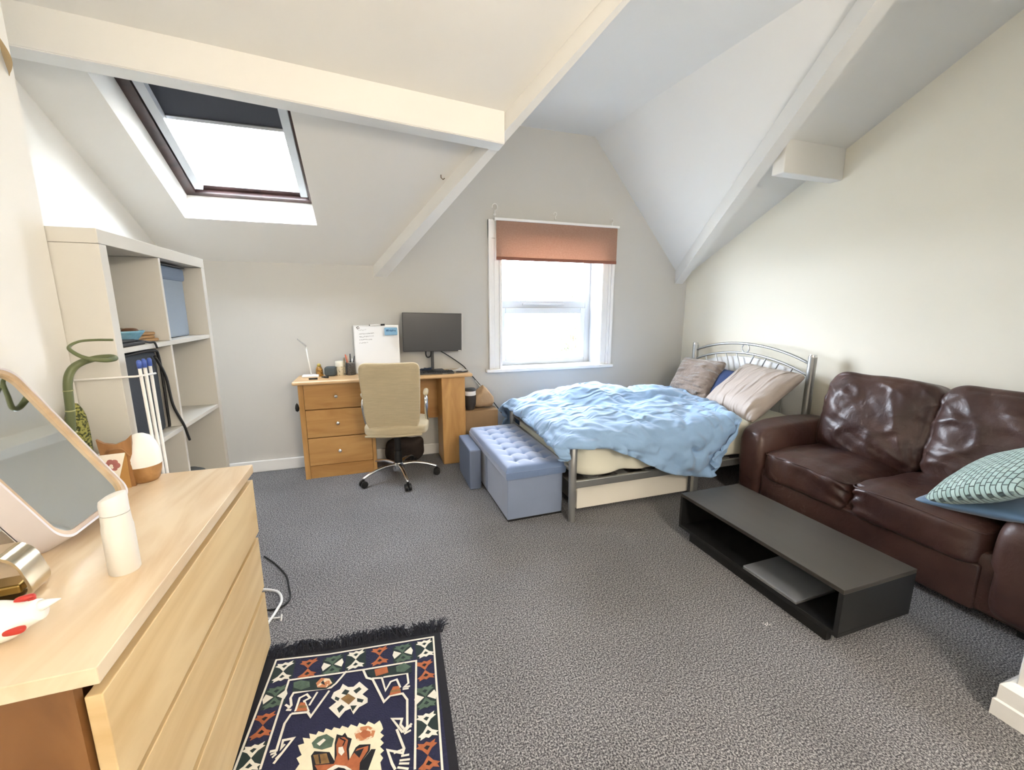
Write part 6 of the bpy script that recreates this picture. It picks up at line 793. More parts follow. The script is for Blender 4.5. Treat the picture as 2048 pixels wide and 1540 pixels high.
128,-241,-160,-2,-5,12,-1,5,12,1,-1,11,2,-1,12,1,-18,12,3,20,12,2,0,11,-2,-21,12,1,0,12,4,8,11,2,2,12,1,-4,14,3,2,14,3,6,15,0,14,9,0,13,11,0,17,4,2,16,-3,2,13,2,3,14,-2,3,13,-2,4,13,-4,2,14,-5,4,12,5,2,13,1,4,13,7,1,14,-5,2,14,0,4,13,9,1,14,-6,1,14,-3,2,13,2,2,14,1,2,13,-2,2,13,3,5,10,21,0,15,-6,2,15,-4,2,13,9,3,12,11,1,15,1,2,15,0,1,12,11,2,15,-2,2,14,-4,2,14,-3,2,15,0,3,14,-3,1,14,-3,1,15,-3,0,13,-5,0,11,-7,1,12,-5,2,12,-5,2,12,-6,1,12,-3,2,15,0,2,16,-5,1,12,-13,0,9,-13,0,6,-13,0,3,-14,1,-1,-14,1,3,-13,1,6,-13,1,3,-14,1,-8,-14,1,-10,-15,1,1,-13,
136,-264,-159,2,11,10,-1,14,11,1,-2,13,1,-3,11,2,0,12,2,0,12,2,0,12,-2,-20,11,1,1,12,3,2,12,2,5,11,2,5,12,2,4,12,2,5,11,1,9,13,1,14,7,1,14,5,2,15,4,3,14,7,3,13,-4,2,14,-8,2,13,-4,3,13,0,3,13,2,3,13,5,4,13,2,1,14,-4,2,14,1,5,13,10,0,14,-6,2,13,-3,2,14,3,1,14,-5,1,14,0,3,13,3,4,9,17,1,16,-5,2,14,0,2,13,8,3,12,12,2,14,3,2,14,2,3,11,14,1,17,-10,1,15,4,3,14,-7,2,14,-1,1,13,-7,2,15,-1,1,14,-1,0,14,-3,1,12,-7,1,12,-5,1,13,-5,1,13,-5,1,13,-2,2,15,-1,3,13,-10,1,13,-11,0,10,-12,1,6,-14,1,3,-14,0,4,-13,1,7,-14,4,-27,-14,-2,3,-14,1,12,-14,1,0,-14,0,4,-14,
149,-262,-161,0,9,11,0,12,11,0,1,13,1,-4,12,1,-2,11,2,0,12,2,-2,12,1,0,11,0,-17,12,2,3,12,1,2,11,2,2,12,2,4,12,2,11,9,0,11,12,2,10,12,2,14,13,2,17,-1,2,14,-9,3,14,-4,2,13,-1,3,13,4,3,13,1,1,13,6,3,13,-2,4,13,-7,3,14,1,3,13,4,2,14,4,1,14,-7,2,13,2,2,13,12,1,15,-13,2,13,2,3,13,2,3,10,17,3,16,-8,2,14,1,1,13,8,2,11,14,3,15,4,3,13,3,3,13,2,1,16,-2,2,14,1,2,15,1,2,14,-5,1,13,-7,1,14,-4,2,14,2,2,15,2,1,13,-6,1,13,-6,0,13,-4,1,14,-4,1,13,-4,2,13,-8,1,13,-8,0,12,-10,1,9,-13,2,7,-13,2,6,-13,3,8,-13,1,-2,-16,-2,-22,-13,0,3,-15,2,8,-14,1,3,-15,-5,-17,-15,
155,-263,-161,3,6,11,1,3,11,1,14,12,-1,-2,12,2,-3,12,2,-2,12,1,-3,11,1,-1,11,2,-11,12,1,1,12,1,1,11,2,1,12,2,3,12,2,7,12,1,10,14,1,15,11,1,17,2,2,15,-1,3,15,-1,3,14,1,4,11,3,2,12,1,2,13,2,2,15,0,3,13,-7,2,14,4,4,13,-5,3,14,10,2,13,-9,2,13,-3,2,13,8,1,14,8,3,15,-14,1,13,6,2,13,3,4,11,15,3,16,-11,2,14,1,2,12,8,2,10,16,2,16,0,3,14,0,3,13,2,2,15,4,2,14,0,2,15,-2,1,15,-2,2,12,-6,1,13,-6,3,15,1,2,14,0,2,14,-2,1,14,-4,1,13,-5,0,13,-7,1,12,-6,0,14,-5,0,13,-7,-1,12,-9,2,9,-13,3,8,-13,3,7,-13,3,-1,-16,-4,-17,-14,1,0,-14,1,1,-14,3,14,-14,-2,-19,-14,1,1,-13,
154,-264,-159,5,0,13,9,8,8,3,-4,11,2,0,11,2,4,12,-2,12,12,2,-4,11,1,-4,11,1,-1,11,2,-5,12,1,1,12,1,3,12,2,3,11,2,6,11,1,9,13,1,13,11,2,14,8,2,16,5,2,16,3,2,14,1,4,11,-5,3,11,-4,4,12,4,3,15,-6,2,14,2,2,13,-2,3,14,6,3,14,-2,2,13,-5,2,13,-2,2,13,5,2,14,5,2,14,-9,2,13,4,2,14,4,3,13,6,3,14,-3,2,14,1,3,11,9,2,10,17,2,17,-3,3,14,-1,3,14,2,3,12,8,1,17,-2,2,13,-4,1,14,-4,2,15,0,2,13,-7,2,13,-4,2,14,-2,3,14,0,1,14,-4,0,13,-6,1,13,-5,0,13,-4,0,14,-4,-1,14,-6,0,13,-9,2,10,-12,3,9,-14,2,-2,-16,3,5,-14,-2,-18,-14,0,-4,-14,3,18,-15,0,1,-13,2,0,-15,0,-3,-16,
170,-274,-150,-10,19,9,12,-2,7,6,-2,10,4,2,9,3,1,11,0,15,11,1,-4,11,0,-4,11,1,0,12,1,1,12,2,-12,13,1,4,12,1,5,10,2,7,10,1,10,10,2,12,10,2,13,6,3,14,6,2,15,4,2,15,7,3,12,-11,3,12,-4,5,12,0,4,13,6,2,14,-3,3,13,5,3,15,5,2,14,-4,1,13,-10,2,13,1,3,14,12,1,14,-10,3,13,0,2,13,4,3,13,12,2,15,-5,3,13,2,2,14,-4,3,10,11,3,9,18,2,18,-4,2,15,-4,3,14,2,2,14,3,5,14,7,-1,15,-8,1,13,-4,2,14,-2,2,15,2,2,13,-8,1,13,-6,2,13,-5,1,14,-5,0,13,-4,1,13,-4,1,14,-2,0,15,1,0,15,-5,1,14,-9,1,13,-12,2,-1,-17,3,5,-14,1,-2,-15,2,-14,-14,0,-1,-15,0,18,-13,2,-2,-15,2,1,-15,1,-5,-14,
158,-254,-143,8,5,7,8,-3,6,3,-1,10,8,-3,8,5,2,9,5,6,9,1,4,11,-2,4,12,2,-9,11,1,-3,13,2,-2,13,1,1,11,2,3,11,2,5,10,1,7,13,2,13,7,2,14,7,4,14,4,3,14,3,2,15,0,2,13,-2,3,12,1,4,14,-5,3,13,0,5,12,4,4,12,6,2,15,-2,1,15,-8,1,14,-3,3,14,3,3,13,5,0,14,-8,3,13,4,3,13,2,5,12,15,0,15,-10,2,14,2,2,13,1,3,10,13,4,11,9,2,16,2,2,16,-5,3,15,1,2,14,1,2,14,1,4,14,6,0,14,-8,1,14,-1,2,14,-2,2,16,-1,1,12,-10,1,13,-7,1,12,-6,0,13,-4,1,13,-4,1,14,-1,1,15,0,1,16,-1,1,15,-8,1,8,-14,2,4,-15,1,2,-15,3,-2,-15,1,2,-15,1,3,-14,1,-4,-14,2,1,-15,0,-11,-14,0,-12,-11,
150,-261,-135,11,10,5,12,-1,6,5,7,7,8,-5,8,8,-1,8,6,2,9,3,0,10,1,5,10,0,-2,12,0,0,14,0,1,13,5,-7,11,3,3,10,2,5,9,1,9,10,2,9,12,2,12,12,4,15,3,4,14,0,2,14,-4,2,14,-2,3,13,0,3,14,0,4,13,8,4,13,-4,5,12,3,0,15,-10,2,15,-5,2,14,0,4,13,9,1,14,-6,2,13,-3,2,14,2,4,11,10,3,14,3,2,14,1,1,14,-4,2,13,6,4,8,15,3,15,1,3,15,1,3,15,3,2,15,-3,2,14,0,2,14,1,2,14,0,2,14,5,1,14,-6,1,14,-3,2,14,-5,3,17,-2,0,11,-11,0,12,-6,1,13,-4,1,13,-3,1,14,-1,1,15,1,2,16,-1,2,17,-6,0,4,-17,1,5,-14,2,0,-16,2,5,-14,1,-21,-14,1,7,-15,2,6,-15,2,6,-15,-3,-23,-14,4,7,-15,
147,-279,-124,18,-3,3,11,9,4,3,25,6,10,-5,7,8,-1,7,6,1,8,1,1,10,6,3,9,1,-1,12,1,7,13,2,-2,12,3,0,12,4,-10,11,2,2,16,1,12,10,2,11,10,3,16,6,3,15,1,4,14,0,3,14,1,3,13,-1,3,13,-2,2,14,0,3,14,4,3,14,-3,4,13,-9,2,14,-5,3,14,-1,3,13,3,3,14,5,2,13,-7,2,14,1,2,13,8,3,12,9,2,15,-7,3,13,1,2,14,2,3,11,12,4,11,9,3,15,-3,3,15,1,4,15,4,2,14,0,1,14,-1,2,14,-1,1,14,0,1,14,0,3,14,0,0,14,-5,2,14,-5,1,13,-7,3,16,0,0,11,-10,1,13,-4,1,14,-1,1,14,0,0,15,2,3,17,0,1,11,-13,1,7,-14,2,1,-15,2,10,-13,1,4,-16,2,-19,-14,1,2,-15,0,-8,-14,0,-1,-15,2,7,-14,4,-7,-13,
144,-276,-117,16,-6,3,12,5,5,7,28,5,10,-7,6,8,-2,7,7,0,7,2,5,10,9,1,9,1,-2,11,4,5,11,1,13,12,0,6,11,12,-35,14,-1,14,13,0,12,9,1,12,10,4,15,8,4,15,-3,3,13,-1,3,14,-1,3,13,0,4,13,0,3,14,1,2,14,-3,3,13,-6,4,14,-4,3,13,0,3,14,1,2,14,14,3,14,-14,3,13,-1,2,13,9,2,13,5,2,14,-4,3,14,2,3,13,0,3,12,9,4,11,10,3,14,-1,3,15,-1,3,15,1,3,14,2,3,14,3,3,13,5,0,15,-4,1,14,-3,1,14,-2,1,13,-2,3,15,0,0,13,-8,2,13,-6,1,14,-5,2,14,-2,1,13,-4,1,13,-1,1,14,2,1,17,6,2,16,-6,2,8,-15,1,5,-14,1,12,-11,2,6,-15,1,-6,-15,2,-7,-15,3,-15,-13,0,6,-16,-1,9,-14,0,3,-14,-2,4,-14,
144,-251,-109,14,4,-2,14,-31,8,7,31,7,11,-11,5,5,0,7,10,-3,6,5,5,9,5,4,9,6,0,10,2,-7,12,7,-2,9,5,4,10,3,1,13,0,7,15,0,12,11,1,15,5,3,15,0,5,13,-2,4,12,-2,4,13,0,3,14,0,4,13,-1,3,14,-2,3,14,-1,3,13,-1,4,14,0,3,13,1,2,13,8,3,14,-2,3,14,-6,3,14,1,3,12,8,2,13,1,2,14,3,3,14,-2,3,12,7,5,12,7,4,13,2,2,15,-3,2,14,0,3,14,2,3,14,3,2,14,2,3,14,2,2,14,2,3,15,2,-1,13,-7,1,14,-5,1,13,-4,2,14,-2,1,13,-7,1,14,-4,2,13,-1,2,13,-4,1,14,1,2,15,4,1,19,10,2,9,-19,2,8,-13,1,15,-8,2,8,-14,1,-2,-16,1,-4,-14,2,-15,-14,1,5,-15,1,6,-15,0,3,-14,1,5,-13,1,2,-14,
143,-261,-110,11,8,6,11,5,8,13,0,10,12,-14,1,8,-2,5,7,1,8,6,6,8,5,6,10,3,1,11,4,-7,11,10,0,7,7,-6,10,2,14,10,0,12,9,1,10,9,1,10,10,5,14,-3,5,11,-1,5,13,-1,4,13,-1,4,13,-1,3,13,0,3,14,0,3,14,0,4,13,1,3,14,1,2,13,6,2,14,2,5,13,-8,2,14,0,3,14,4,3,12,8,3,13,-1,3,14,1,4,13,2,4,12,4,4,13,2,2,15,-3,1,13,-1,3,14,2,3,13,3,4,14,4,3,14,2,2,14,3,3,14,0,1,15,-1,2,14,0,0,14,-6,2,13,-5,1,14,0,1,12,-7,1,14,-3,2,13,-2,2,14,-2,1,14,2,1,15,9,3,14,-8,2,10,-13,2,16,-5,2,11,-12,1,2,-16,1,-4,-16,3,14,-12,-2,-24,-15,3,9,-15,1,-2,-15,1,3,-14,0,-7,-14,0,-4,-13,
146,-281,-100,14,27,-1,9,-2,9,8,7,15,14,-17,-4,9,-2,6,5,5,8,6,5,9,7,3,9,0,3,14,9,-2,7,8,-1,7,9,10,6,2,5,10,1,4,13,1,12,8,2,11,8,1,13,4,4,13,-1,7,12,-2,7,12,-4,4,12,-2,5,14,-1,3,13,0,4,14,1,2,13,3,1,14,4,1,14,5,7,13,-10,4,13,-1,0,14,9,3,14,5,6,12,-10,4,13,1,3,13,0,4,13,5,4,13,4,1,14,-5,2,14,-1,3,14,1,3,13,3,4,13,5,4,13,4,3,14,3,3,14,2,3,15,1,1,14,-3,1,14,-4,3,14,2,-1,13,-9,2,13,-1,1,14,-2,2,13,-2,1,14,-2,2,13,0,2,14,3,1,16,6,2,11,-15,1,17,-1,2,12,-11,2,7,-15,1,-5,-17,4,15,-12,0,-6,-15,1,-7,-15,2,-1,-14,1,-1,-15,2,7,-14,2,-14,-13,2,3,-14,
147,-276,-103,16,20,7,8,-4,8,10,5,11,10,-14,0,9,-1,7,4,7,9,6,4,9,9,1,9,4,2,11,8,1,7,14,6,3,4,5,10,2,0,13,1,9,11,1,11,9,1,11,9,4,14,2,4,14,2,6,13,-2,6,12,-4,3,13,-1,4,13,1,3,13,1,4,13,1,4,14,1,1,13,5,5,14,-4,7,12,-8,3,14,0,1,14,7,5,13,-3,4,13,-1,3,13,-6,4,13,4,5,13,9,1,14,-10,2,14,-1,3,13,0,3,13,2,4,13,5,4,13,5,4,13,4,4,14,2,4,14,2,2,15,0,1,14,-3,0,13,-4,2,14,-1,1,13,-6,2,14,-1,1,14,0,3,13,2,1,14,-5,2,13,2,4,14,15,0,14,-16,1,15,-1,1,17,-5,1,9,-14,2,-2,-17,1,17,-11,2,-9,-16,2,-2,-14,2,0,-15,2,-2,-14,1,6,-15,1,8,-13,3,-8,-14,0,5,-13,
147,-259,-94,13,1,4,12,-6,6,10,6,9,9,-13,3,8,1,8,5,7,8,9,1,8,6,4,11,6,4,7,14,-1,4,10,4,7,2,7,11,1,4,12,3,9,11,3,10,6,4,10,9,5,12,6,6,14,1,6,13,-3,4,14,-1,2,13,3,3,13,-4,4,13,0,3,14,4,5,13,0,4,13,1,5,13,-4,4,13,-6,2,14,6,4,14,2,5,12,-6,4,13,-6,3,13,-2,2,14,7,4,13,-2,3,14,-5,3,13,0,3,14,2,4,13,2,4,13,3,4,12,4,4,14,3,3,14,2,4,14,1,2,14,-1,1,14,-2,1,13,-4,2,14,-1,1,14,-4,2,13,3,2,14,-2,2,13,-1,3,14,2,2,13,0,2,14,2,1,14,-6,2,18,5,0,13,-10,1,3,-18,1,17,-8,2,-7,-18,2,1,-14,2,1,-14,2,-3,-14,1,7,-15,0,6,-14,3,-2,-14,7,-15,-13,2,4,-14,
152,-264,-94,10,-2,7,10,-1,7,9,6,10,9,-11,4,9,1,7,6,7,9,12,-2,6,3,11,10,8,2,6,14,-3,6,7,5,8,2,8,10,1,8,11,6,7,10,5,7,10,8,10,7,8,12,4,7,14,-1,4,14,-4,3,13,-3,3,13,1,3,12,6,2,14,2,5,14,-1,5,14,1,5,14,-3,3,13,-4,2,13,-5,5,12,9,4,14,-4,5,13,-2,3,13,-8,2,14,1,3,14,10,3,12,-10,4,14,-2,3,13,2,4,14,2,3,13,0,4,13,1,3,13,2,4,14,2,3,13,1,3,14,1,2,14,-2,2,14,-2,2,14,-2,4,14,4,0,13,-7,2,13,0,3,14,4,2,13,-2,1,14,0,4,13,12,0,14,-16,3,14,7,2,17,0,0,7,-18,2,18,-5,1,0,-17,1,3,-13,2,1,-15,3,-1,-14,2,-3,-14,0,11,-14,0,9,-13,2,-2,-14,3,-2,-14,12,-18,-12,
150,-269,-88,12,1,6,12,3,6,10,2,7,7,-15,8,8,5,8,8,8,7,12,-2,6,4,12,8,6,0,8,13,-2,8,6,6,9,2,9,10,5,7,10,7,8,9,9,8,6,9,10,5,8,12,1,5,14,-3,3,14,-4,3,13,-3,4,12,3,6,12,6,4,13,5,4,15,0,4,15,-2,5,14,-2,3,12,-2,1,12,-7,7,11,14,3,16,-5,4,14,-4,3,12,-9,3,15,4,3,13,10,3,12,-13,4,14,-1,4,13,3,4,13,2,3,14,-2,3,14,-1,3,13,0,3,13,1,3,14,2,2,14,-1,2,13,-2,3,14,-1,3,14,0,3,14,0,2,13,0,3,14,3,2,13,2,1,14,-5,3,13,7,1,14,-7,2,13,5,3,15,4,1,12,-15,2,17,-2,2,7,-14,1,8,-12,2,-3,-16,2,7,-13,2,5,-14,2,-15,-14,1,16,-14,1,8,-11,2,3,-13,2,-2,-13,1,11,-10,
150,-266,-82,12,-4,4,9,-7,8,4,-4,10,14,5,5,11,4,7,9,-2,9,11,3,6,9,-6,8,2,22,7,11,-3,8,6,6,9,4,8,11,8,8,9,10,10,4,9,9,3,8,11,2,6,13,0,4,13,-3,3,14,-3,5,13,-1,6,11,5,6,11,4,5,14,3,5,14,3,2,15,-5,5,15,5,0,11,-11,5,12,0,8,9,17,3,18,-8,4,15,-4,2,12,-10,4,15,7,3,12,8,3,12,-13,4,13,0,4,14,2,4,14,1,3,13,-2,3,14,-3,3,14,0,3,13,1,2,14,0,2,13,-1,3,14,-2,3,13,0,4,14,7,2,14,-6,3,13,3,3,14,11,2,14,-9,2,13,3,2,13,0,2,14,-4,2,14,10,2,14,-12,2,15,0,2,15,-7,2,7,-15,2,-1,-16,2,7,-12,4,10,-12,2,1,-15,0,-2,-14,1,2,-13,3,7,-12,3,4,-13,3,-3,-14,5,6,-12,
151,-269,-76,13,5,4,9,-10,7,3,2,11,14,3,3,12,2,7,8,-1,9,9,0,8,8,-5,9,12,-1,7,5,16,7,7,6,9,8,8,8,9,7,10,10,11,-2,9,11,1,7,11,1,5,13,-1,4,14,-2,4,13,-1,5,12,4,6,12,2,6,12,1,6,12,3,4,14,1,4,15,1,1,14,-3,3,13,-2,6,11,3,9,10,13,3,18,-13,4,14,0,2,13,-10,3,14,7,4,12,10,3,12,-12,4,14,-1,4,13,0,4,14,-1,3,14,-1,2,13,-2,4,14,0,3,13,0,2,14,0,3,14,-2,2,13,0,4,13,5,3,14,-4,4,13,5,3,14,9,2,14,1,1,14,-12,3,13,8,2,14,-9,3,13,12,2,14,-2,1,14,-8,3,17,0,2,11,-11,2,3,-16,2,8,-12,3,8,-13,4,2,-14,2,6,-14,0,-5,-13,2,0,-14,2,4,-12,9,10,-12,-1,-7,-14,2,3,-13,
154,-276,-69,13,6,1,13,-6,5,-1,12,13,16,2,1,9,0,8,6,-1,10,8,-4,9,10,-3,8,7,-3,11,11,17,5,10,3,8,10,8,5,10,9,4,11,11,2,7,11,-2,7,12,0,5,13,-1,5,13,2,4,13,3,6,13,-3,5,12,0,5,13,1,6,12,2,6,13,3,3,14,0,2,14,-2,3,14,8,7,12,-4,9,12,9,2,15,-12,5,13,-1,1,13,-7,4,13,6,5,13,11,3,13,-8,3,13,-3,4,13,-1,3,14,0,3,13,-1,2,14,0,5,13,-1,4,14,-1,2,14,-1,3,14,0,3,13,3,2,14,0,4,14,2,5,12,8,2,14,3,2,14,-11,0,14,6,5,14,-3,3,13,4,3,13,-3,2,14,-5,0,15,1,4,16,-3,2,5,-16,2,12,-9,2,9,-12,3,3,-16,1,3,-15,-3,4,-14,4,-30,-14,4,24,-13,-1,1,-14,8,-2,-11,9,0,-7,5,-5,-12,
163,-278,-73,9,4,8,1,17,8,13,-2,10,15,1,-1,7,3,9,1,-4,12,7,-8,11,12,-1,8,7,-1,12,15,5,9,12,10,4,11,8,1,11,10,-3,12,11,2,7,11,4,6,13,3,7,12,-3,5,13,-3,3,15,-1,5,12,-2,5,13,0,4,13,-1,5,13,1,4,13,2,7,12,3,4,13,3,3,14,6,8,15,-1,7,14,5,2,11,-13,4,12,-1,3,14,-3,4,13,6,5,13,7,3,14,-1,3,13,-3,3,12,-2,4,13,-1,2,13,2,1,16,2,8,12,-4,7,11,-4,-1,18,0,2,13,1,4,13,2,2,15,3,5,15,11,4,11,-8,1,13,1,3,13,1,1,15,-5,4,15,-3,4,12,9,3,13,-5,3,13,-6,-5,18,16,8,10,-22,4,10,-8,0,13,-8,1,8,-16,3,3,-15,2,5,-17,-12,2,-13,15,-28,-12,3,24,-20,-6,-22,-11,-5,-6,-8,-9,-2,-13,-6,12,-12]
# ================================================================ OTTOMAN
vel=mat('blue_grey_velvet','8391ac',.75,sheen=.6,var=.08,vscale=5); velt=mat('blue_velvet_top','7188b0',.7,sheen=.7,var=.1,vscale=6)
ot=thing('storage_ottoman','blue grey fabric storage ottoman with a button tufted lid at the foot of the bed','ottoman',(.895,2.715,0)); ot.rotation_euler=(0,0,R(1))
hw,hl=.185,.455
part('body',B(-hw,hw,-hl,hl,.012,.275,bev=.006),vel,ot)
part('foot_base',B(-hw+.004,hw-.004,-hl+.004,hl-.004,0,.012),black,ot)
bm=bmesh.new(); tube(bm,[(-hw-.0005,0,.02),(-hw-.0005,0,.272)],.0022,6); tube(bm,[(-hw-.0005,.03,.02),(-hw-.0005,.03,.272)],.0018,6); part('side_seam',bm,mat('dark_blue_seam','66738c',.9),ot)
# lid: grid top with buttons
NX,NY=3,7
lw,ll=.197,.47
def lidz(x,y):
    u=(x+lw)/(2*lw); v=(y+ll)/(2*ll)
    e=min(u,1-u)*2*lw; e2=min(v,1-v)*2*ll; edge=min(e,e2)
    z=.345+.018*(1-math.exp(-edge/.02)) - (.02*max(0,1-edge/.012)**2)
    a=max(0,min(1,(edge-.035)/.03))
    fu=(u*(NX+1)); fv=(v*(NY+1)); iu=min(max(round(fu),1),NX); iv=min(max(round(fv),1),NY)
    d=math.hypot((fu-iu)*2*lw/(NX+1),(fv-iv)*2*ll/(NY+1))
    z-=.020*math.exp(-(d/.020)**1.1)
    crease=min(abs(fu-round(fu))*2*lw/(NX+1),abs(fv-round(fv))*2*ll/(NY+1))
    z-=a*.005*math.exp(-crease/.010)
    return z
bm=bmesh.new(); nx,ny=56,124
V=grid(bm,lambda u,v:(-lw+2*lw*u,-ll+2*ll*v,lidz(-lw+2*lw*u,-ll+2*ll*v)),nx,ny)
bd=[V[i][0] for i in range(nx)]+[V[nx-1][j] for j in range(1,ny)]+[V[i][ny-1] for i in range(nx-2,-1,-1)]+[V[0][j] for j in range(ny-2,0,-1)]
def sx_(v,k,z): return bm.verts.new((v.co.x*k,v.co.y*(1-(1-k)*.4),z))
r1=[sx_(v,1.01,.325) for v in bd]; r2=[sx_(v,1.008,.292) for v in bd]; r3=[sx_(v,.985,.279) for v in bd]
for a,b in ((bd,r1),(r1,r2),(r2,r3)):
    for k in range(len(a)): bm.faces.new((a[k],a[(k+1)%len(a)],b[(k+1)%len(b)],b[k]))
bm.faces.new(r3)
ld=part('lid',bm,velt,ot,smooth=True,autos=60)
for i in range(1,NX+1):
    for j in range(1,NY+1):
        bm=bmesh.new(); x=-lw+2*lw*i/(NX+1); y=-ll+2*ll*j/(NY+1)
        lathe(bm,[(0,.006),(.006,.004),(.008,0),(0,-.002)],n=10,cx=x,cy=y)
        bmesh.ops.translate(bm,verts=bm.verts,vec=(0,0,lidz(x,y)+.001)); part('button',bm,velt,ld,smooth=True)
# ================================================================ BED
bd_=thing('double_bed','silver metal bed frame with an arched headboard against the right wall','bed',(1.1,2.15,0))
def bpn(name,bm,m=silver,**k): return lp(bm,name,m,bd_,**k)
FX,HX,NYb,FYb=1.10,3.0,2.15,3.31
for y in (NYb,FYb):
    bpn('foot_post',T([(FX,y,0),(FX,y,.30),(FX+.0,y,.50),(FX,y,.512)],[.021,.024,.027,.020],16),smooth=True,autos=40)
    bpn('head_post',T([(HX,y,0),(HX,y,.955)],.028,16),smooth=True,autos=40)
    c=bpn('post_cap',T([(HX,y,.955),(HX,y,.972)],[.029,.024],16),chrome,smooth=True,autos=40)
for z in (.475,.40,.335): bpn('foot_rail',T([(FX,NYb,z),(FX,(NYb+FYb)/2,z-.0),(FX,FYb,z)],.010,10),smooth=True)
bpn('side_rail',B(FX,HX,NYb-.012,NYb+.012,.215,.262,bev=.004)); bpn('side_rail',B(FX,HX,FYb-.012,FYb+.012,.215,.262,bev=.004))
for x in (2.03,): bpn('middle_leg',B(x-.02,x+.02,NYb-.012,NYb+.018,0,.215,bev=.004)); bpn('middle_leg',B(x-.02,x+.02,FYb-.018,FYb+.012,0,.215,bev=.004))
for k in range(9): bpn('slat',B(FX+.12+k*.21,FX+.19+k*.21,NYb+.02,FYb-.02,.245,.262),mat('grey_slat','5b5a58',.6))
def arc(z0,zm,r_,name):
    P=[(HX,NYb+(FYb-NYb)*t,z0+(zm-z0)*(1-(2*t-1)**2)**.9) for t in np.linspace(0,1,25)]
    return bpn(name,T(P,r_,10),smooth=True)
arc(.895,1.005,.011,'headboard_arch'); arc(.805,.925,.010,'headboard_arch')
yc=(NYb+FYb)/2
bpn('headboard_ring',T([(HX,yc+.036*math.cos(a),.966+.036*math.sin(a)) for a in np.linspace(0,2*PI,22)[:-1]],.005,8,closed=True),smooth=True)
for k,t in enumerate((.12,.22,.32,.42,.58,.68,.78,.88)):
    y=NYb+(FYb-NYb)*t; zt=.805+.12*(1-(2*t-1)**2)**.9; s=1 if t<.5 else -1
    P=smooth_path([(HX,y,zt),(HX,y+s*.05,zt-.12),(HX,y+s*.07,zt-.26),(HX,y+s*.06,.45)],5); bpn('headboard_bar',T(P,.006,8),smooth=True)
bpn('headboard_rail',T([(HX,NYb,.44),(HX,FYb,.44)],.011,10),smooth=True)
hp=thing('padded_headboard','white padded panel standing between the headboard bars and the wall','panel',(3.06,2.73,0))
bm=bmesh.new(); ol=[(-.55,.30),(.55,.30)]+[(.55-1.1*t,.79+.10*(1-(2*t-1)**2)) for t in np.linspace(0,1,14)]
extr(bm,ol,lambda p,t:(-.02+.035*t,p[0],p[1])); part('panel',bm,mat('white_headboard_cloth','efefed',.7),hp)
# under-bed board
ub=thing('underbed_drawer','white underbed storage drawer on the carpet beneath the bed','drawer',(1.62,2.24,0))
part('front_panel',B(-.445,.425,-.012,.012,.03,.175,bev=.003),mat('ivory_laminate','efeade',.5),ub)
part('tray',B(-.43,.41,.013,.55,.035,.15,bev=.003),mat('grey_tray','8f8c86',.6),ub)
# mattress in its sheet
sheetm=mat('cream_cotton_sheet','dfddcc',.85,bump=.15,bscale=12)
mt=thing('mattress','mattress in a rumpled cream fitted sheet on the silver bed','mattress',(2.05,2.73,.262))
bm=bmesh.new()
def mf(v,a,b,c):
    w=.012*nz(v.x,v.y,v.z,5)+.006*nz(v.x,v.z,v.y,16)
    side=max(0,1-(v.z+.125)/.25)
    q=Vector((v.x,v.y,v.z))
    if b<-.6: q.y-= .012*side*(1+1.2*math.sin(v.x*23+3*nz(v.x,v.z,0,4))) ; q.z-=.012*max(0,side-.6)*math.sin(v.x*14)
    return q+Vector((0,w if abs(b)>.8 else 0,w if c>.5 else 0))
puff(bm,(1.86,1.11,.25),44,14,fn=mf); part('fitted_sheet',bm,sheetm,mt,smooth=True,loc=(0,0,.127))
# duvet : draped cloth, shape from a cloth drape worked out beforehand
dv=thing('duvet','rumpled light blue duvet sprawled across the bed and hanging over its near side','duvet',(1.8,2.6,.5))
NU_,NV_=DUVET_SHAPE
DP=np.cumsum(np.array(DUVET).reshape(NU_,NV_,3),axis=1)/500.0
bm=bmesh.new(); V=[[bm.verts.new(DP[i,j]) for j in range(NV_)] for i in range(NU_)]
for i in range(NU_-1):
    for j in range(NV_-1): bm.faces.new((V[i][j],V[i+1][j],V[i+1][j+1],V[i][j+1]))
def duvet_mat():
    return crease(mat('light_blue_duvet_cotton','8fafd2',.85,sheen=.25,bump=.2,bscale=40,var=.05,vscale=4),5.5,(.8,2.0,1),1.0,.05,.9,4)
o=part('cover',bm,duvet_mat(),dv,smooth=True)
o.modifiers.new('s','SOLIDIFY').thickness=.014; o.modifiers['s'].offset=1
ss=o.modifiers.new('u','SUBSURF'); ss.levels=1; ss.render_levels=1
# pillows
def pillow(name,label,w,l,t,m,loc,rot,seed,wr=.006,cat='pillow',n=26,ws=9):
    """w, l in-plane size; t thickness"""
    bm=bmesh.new()
    def f(v,a,b,c):
        u=v.x/(w/2); q=v.y/(l/2)
        k=max(0,(1-min(1,abs(u))**3.2))**.55*max(0,(1-min(1,abs(q))**3.2))**.55
        z=(t/2)*(.04+.96*k)*(1 if v.z>0 else -1) if abs(c)>.02 else 0
        px=v.x*(1-.07*(1-abs(q)**1.5)*abs(u)**3); py=v.y*(1-.07*(1-abs(u)**1.5)*abs(q)**3)
        d=wr*ridge(px+seed,py*.35+.3*px,seed,ws)+wr*.8*nz(px,py,seed,5)
        return Vector((px,py,(abs(c)*z if abs(c)<1 else z)+d*k))
    puff(bm,(w,l,t),n,14,fn=f)
    o=fin(bm,name,m,smooth=True); o.location=loc; o.rotation_euler=[R(a) for a in rot]; tag(o,label,cat); return o
fuzzy=mat('brown_fuzzy_plush','97877b',.95,var=.25,vscale=30,bump=.8,bscale=50,sheen=.5)
stripe=mat('taupe_satin_cotton','b3a69b',.6,var=.12,vscale=6,stretch=(1,4,1),bump=.2,bscale=30)
